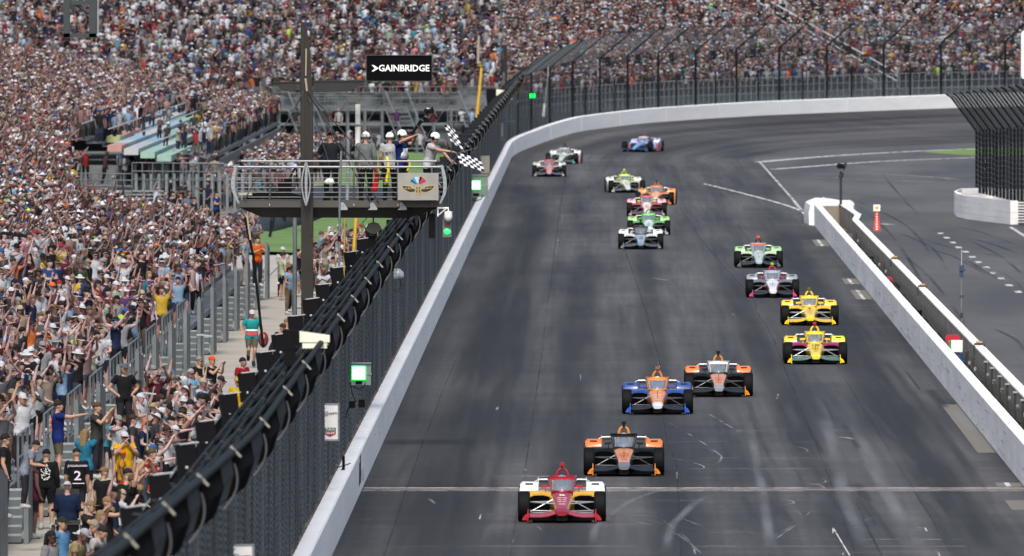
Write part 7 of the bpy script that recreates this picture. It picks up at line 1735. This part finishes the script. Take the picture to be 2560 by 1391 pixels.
for q in (a, b, c_, d_):
    hh = [z for z in q.children if z.name.startswith('helmet')][0]
    for sx in (-1, 1): MB().ball((sx * .108, .01, -.01), (.022, .04, .05), 8, 5).build('ear_muff', steel_black, hh)
    MB().tube([(-.10, -.09, .02), (0, -.135, .035), (.10, -.09, .02)], .012, 5).build('brim_edge', steel_grey, hh)
# gimbal camera
e = empty('camera_stabiliser', fp(1050, 305, .1), label='black camera on a long stabiliser arm raised above the crew', cat='camera')
q0 = Vector(e.location)
MB().tube([fp(1028, 336, .1) - q0, fp(1052, 304, .1) - q0, fp(1062, 293, .1) - q0], [.03, .045, .03], 8).build('arm', steel_black, e)
MB().tube([fp(1040, 312, .05) - q0, fp(1050, 322, .05) - q0], .02, 6).tube([fp(1050, 298, .05) - q0, fp(1058, 304, .05) - q0], .035, 6).build('grip', steel_dark, e)
MB().box(fp(1077, 279, .1) - q0, (.16, .12, .11)).tube([fp(1068, 280, .1) - q0, fp(1064, 276, .0) - q0], .05, 8).box(fp(1080, 271, .1) - q0, (.06, .05, .05)).build('camera_head', steel_black, e)
# chequered flags
def cflag(label, p0, p1, hoist, fly, nx, ny, wav, pole_pts):
    """hoist edge from p0 to p1, cloth flying along fly"""
    p0, p1 = fp(*p0, -.05), fp(*p1, -.05); fly = Vector(fly)
    e = empty('chequered_flag', p0, label=label, cat='flag', group='chequered flags waved from the flag stand')
    vs = []; N_, M_ = nx * 3, ny * 2
    def P(u, v, d=0):
        q = p0.lerp(p1, v) + fly * u
        q += Vector((0, wav * math.sin(u * 7 + v * 2), wav * .35 * math.sin(u * 5.5 + 1.0))) * (.2 + u); q.y += d
        q += Vector((0, 0, -.10 * u * u)) ; return q - p0
    mb = MB()
    for i in range(N_):
        for j in range(M_):
            mb.mi = ((i // 3) + (j // 2)) % 2
            c = [P((i + a) / N_, (j + b) / M_) for a, b in ((0, 0), (1, 0), (1, 1), (0, 1))]; d = [q + Vector((0, .006, 0)) for q in c]
            mb.add(c, [(0, 1, 2, 3)]); mb.add(d, [(3, 2, 1, 0)])
    for edge in (0, 1):
        for i in range(N_):
            mb.mi = ((i // 3) + (0 if not edge else ny - 1)) % 2; mb.quad(P(i / N_, edge), P((i + 1) / N_, edge), P((i + 1) / N_, edge, .006), P(i / N_, edge, .006))
    mb.build('cloth', [pm('flag_black', (.012, .012, .015), .8), pm('flag_white', (.72, .74, .80), .8)], e)
    MB().tube([fp(*q, -.05) - p0 for q in pole_pts], .010, 6).ball(fp(*pole_pts[-1], -.05) - p0, .022, 8, 5).build('stick', steel_dark, e)
    return e, P
e1, P1_ = cflag('larger chequered flag streaming to the right from the flagman', (1142, 384), (1152, 415), None, (.60, .0, -.05), 7, 5, .05, [(1128, 381), (1142, 384), (1196, 369)])
e1_p = None
e2, P2_ = cflag('smaller chequered flag held upright above the flagman hands', (1131, 362), (1110, 312), None, (.27, .0, -.02), 4, 7, .04, [(1127, 396), (1129, 365), (1135, 307)])
# signal flags hanging from the railing
def cloth_hang(label, px, y0, y1, w, c):
    e = empty('signal_flag', fp(px, y0, -.10), label=label, cat='flag', group='furled signal flags on the railing'); k = fk
    rings = []
    for i in range(9):
        t = i / 8; ww = w * k * (.55 + .45 * t) / 2; z = -(y1 - y0) * k * t
        rings.append([(ww * math.cos(a) * (1 + .25 * math.sin(3 * a + t * 3)) + .04 * math.sin(t * 4), .035 * math.sin(a) * (1 + .3 * math.sin(5 * a)), z) for a in np.linspace(0, 2 * math.pi, 13)[:-1]])
    q = MB().loft(rings).build('cloth', cloth, e, smooth=True); q.color = (*hexc(c), 1); MB().tube([(0, 0, .03), (0, 0, .12)], .01, 5).build('stick', steel_dark, e)
cloth_hang('red flag hanging furled over the railing beside the grey polo man', 937, 415, 480, 15, 'b81828')
cloth_hang('yellow flag hanging over the railing behind the white shirted crew member', 967, 392, 462, 9, 'f0d010')
cloth_hang('second narrow yellow flag between the blue shirt and the flagman', 1021, 400, 428, 5, 'e8c810')
cloth_hang('black flag hanging beside the red one on the railing', 955, 404, 450, 10, '101014')
# scoreboard frame hanging in at the top left
e = empty('scoreboard_mast', at(200, 45, 620), label='dark rectangular steel frame hanging into the top left corner', cat='mast'); k = 620 / 36000
fr2 = pm('mast_teal_black', (.020, .030, .034), .6)
for x, w_ in ((-33, 16), (32, 18)): MB().box((x * k, 0, 60 * k), (w_ * k, .5, 220 * k)).build('column', fr2, e)
MB().box((0, 0, -44 * k), (84 * k, .5, 10 * k)).build('bottom_beam', fr2, e); MB().box((0, 0, 38 * k), (60 * k, .3, 12 * k)).build('cross_beam', fr2, e); MB().tube([(-26 * k, 0, 46 * k), (24 * k, 0, 10 * k)], .09, 6).build('diagonal_strut', fr2, e)
MB().box((-110 * k, .5, 170 * k), (340 * k, .6, 14 * k)).build('carrier_beam', fr2, e); MB().tube([(-270 * k, .5, 170 * k), (-270 * k, .5, -560 * k)], .25, 8).build('support_column', fr2, e)
MB().tube([(44 * k, .2, 60 * k), (44 * k, .2, -40 * k)], .05, 6).build('pale_conduit', alu_pale, e)
# picket fence with hand rail between walkway and catch fence
pk = empty('picket_fence', (-9.35, 300, 0), label='black picket fence with a metal hand rail along the walkway', cat='fence')
mb = MB()
s = 240.0; npk = 0
pme = MB().box((0, 0, .53), (.03, .05, 1.06)).mesh('picket', [steel_black])
while s < 600:
    if npk < 200 and s > 262: link('picket', pme, pk, (.02 * math.sin(s), s - 300, 0)); npk += 1
    else: mb.box((0, s - 300, .53), (.03, .05, 1.06))
    s += .34 if s < 340 else .9
mb.build('picket_run', steel_black, pk)['kind'] = 'stuff'
mb = MB(); mb.tube([(0, y - 300, 1.09 + .012 * math.sin(y * .9)) for y in range(240, 601, 4)], .035, 6); mb.build('hand_rail', alu, pk)
mb = MB(); mb.tube([(0, -60, .18), (0, 300, .18)], .02, 4); mb.build('lower_rail', steel_black, pk)
# dark netting mound at the lawn edge
mb = MB(); rings = []
for i in range(12):
    t = i / 11; x = -16.0 + 4.6 * t; y = 640 + 78 * t ** .8; wv = 5 - 2.5 * t
    rings.append([(x - 1.0 - .9 * (1 - t), y, -.1), (x - .6, y + 2, .9 + .5 * math.sin(t * 3)), (x + .9, y + 3, .8 + .4 * math.sin(t * 3)), (x + 1.6, y + 1, -.1)])
nm = mb.loft(rings).build('netting_mound', pm('netting_navy', (.012, .018, .026), .8, var=.4), smooth=True); tag(nm, 'long dark navy netting heap along the left edge of the lawn', 'netting')
# white bench at the end of the walkway
e = empty('folding_bench', gp(714, 742), label='white topped folding bench near the foot of the mast ladder', cat='bench')
MB().box((0, 0, .5), (.62, .5, .05)).build('seat', white_plastic, e); MB().box((0, .25, .95), (.6, .05, .5)).build('backrest', pm('rattan', (.15, .07, .05), .8), e)
for sx in (-1, 1): MB().tube([(sx * .27, -.2, 0), (sx * .27, -.2, .48)], .02, 5).build('leg', steel_black, e); MB().tube([(sx * .27, .25, 0), (sx * .27, .25, 1.1)], .02, 5).build('leg', steel_black, e)
e = empty('rucksack', gp(658, 868), label='dark red rucksack standing beside the crouching man', cat='bag'); e.location.x -= .0
MB().ball((0, 0, .24), (.17, .13, .25), 12, 8).build('body', pm('bag_red', hexc('6a1424'), .8), e, smooth=True); MB().box((0, -.12, .2), (.2, .06, .2)).build('pocket', pm('bag_red_dark', hexc('501020'), .8), e)
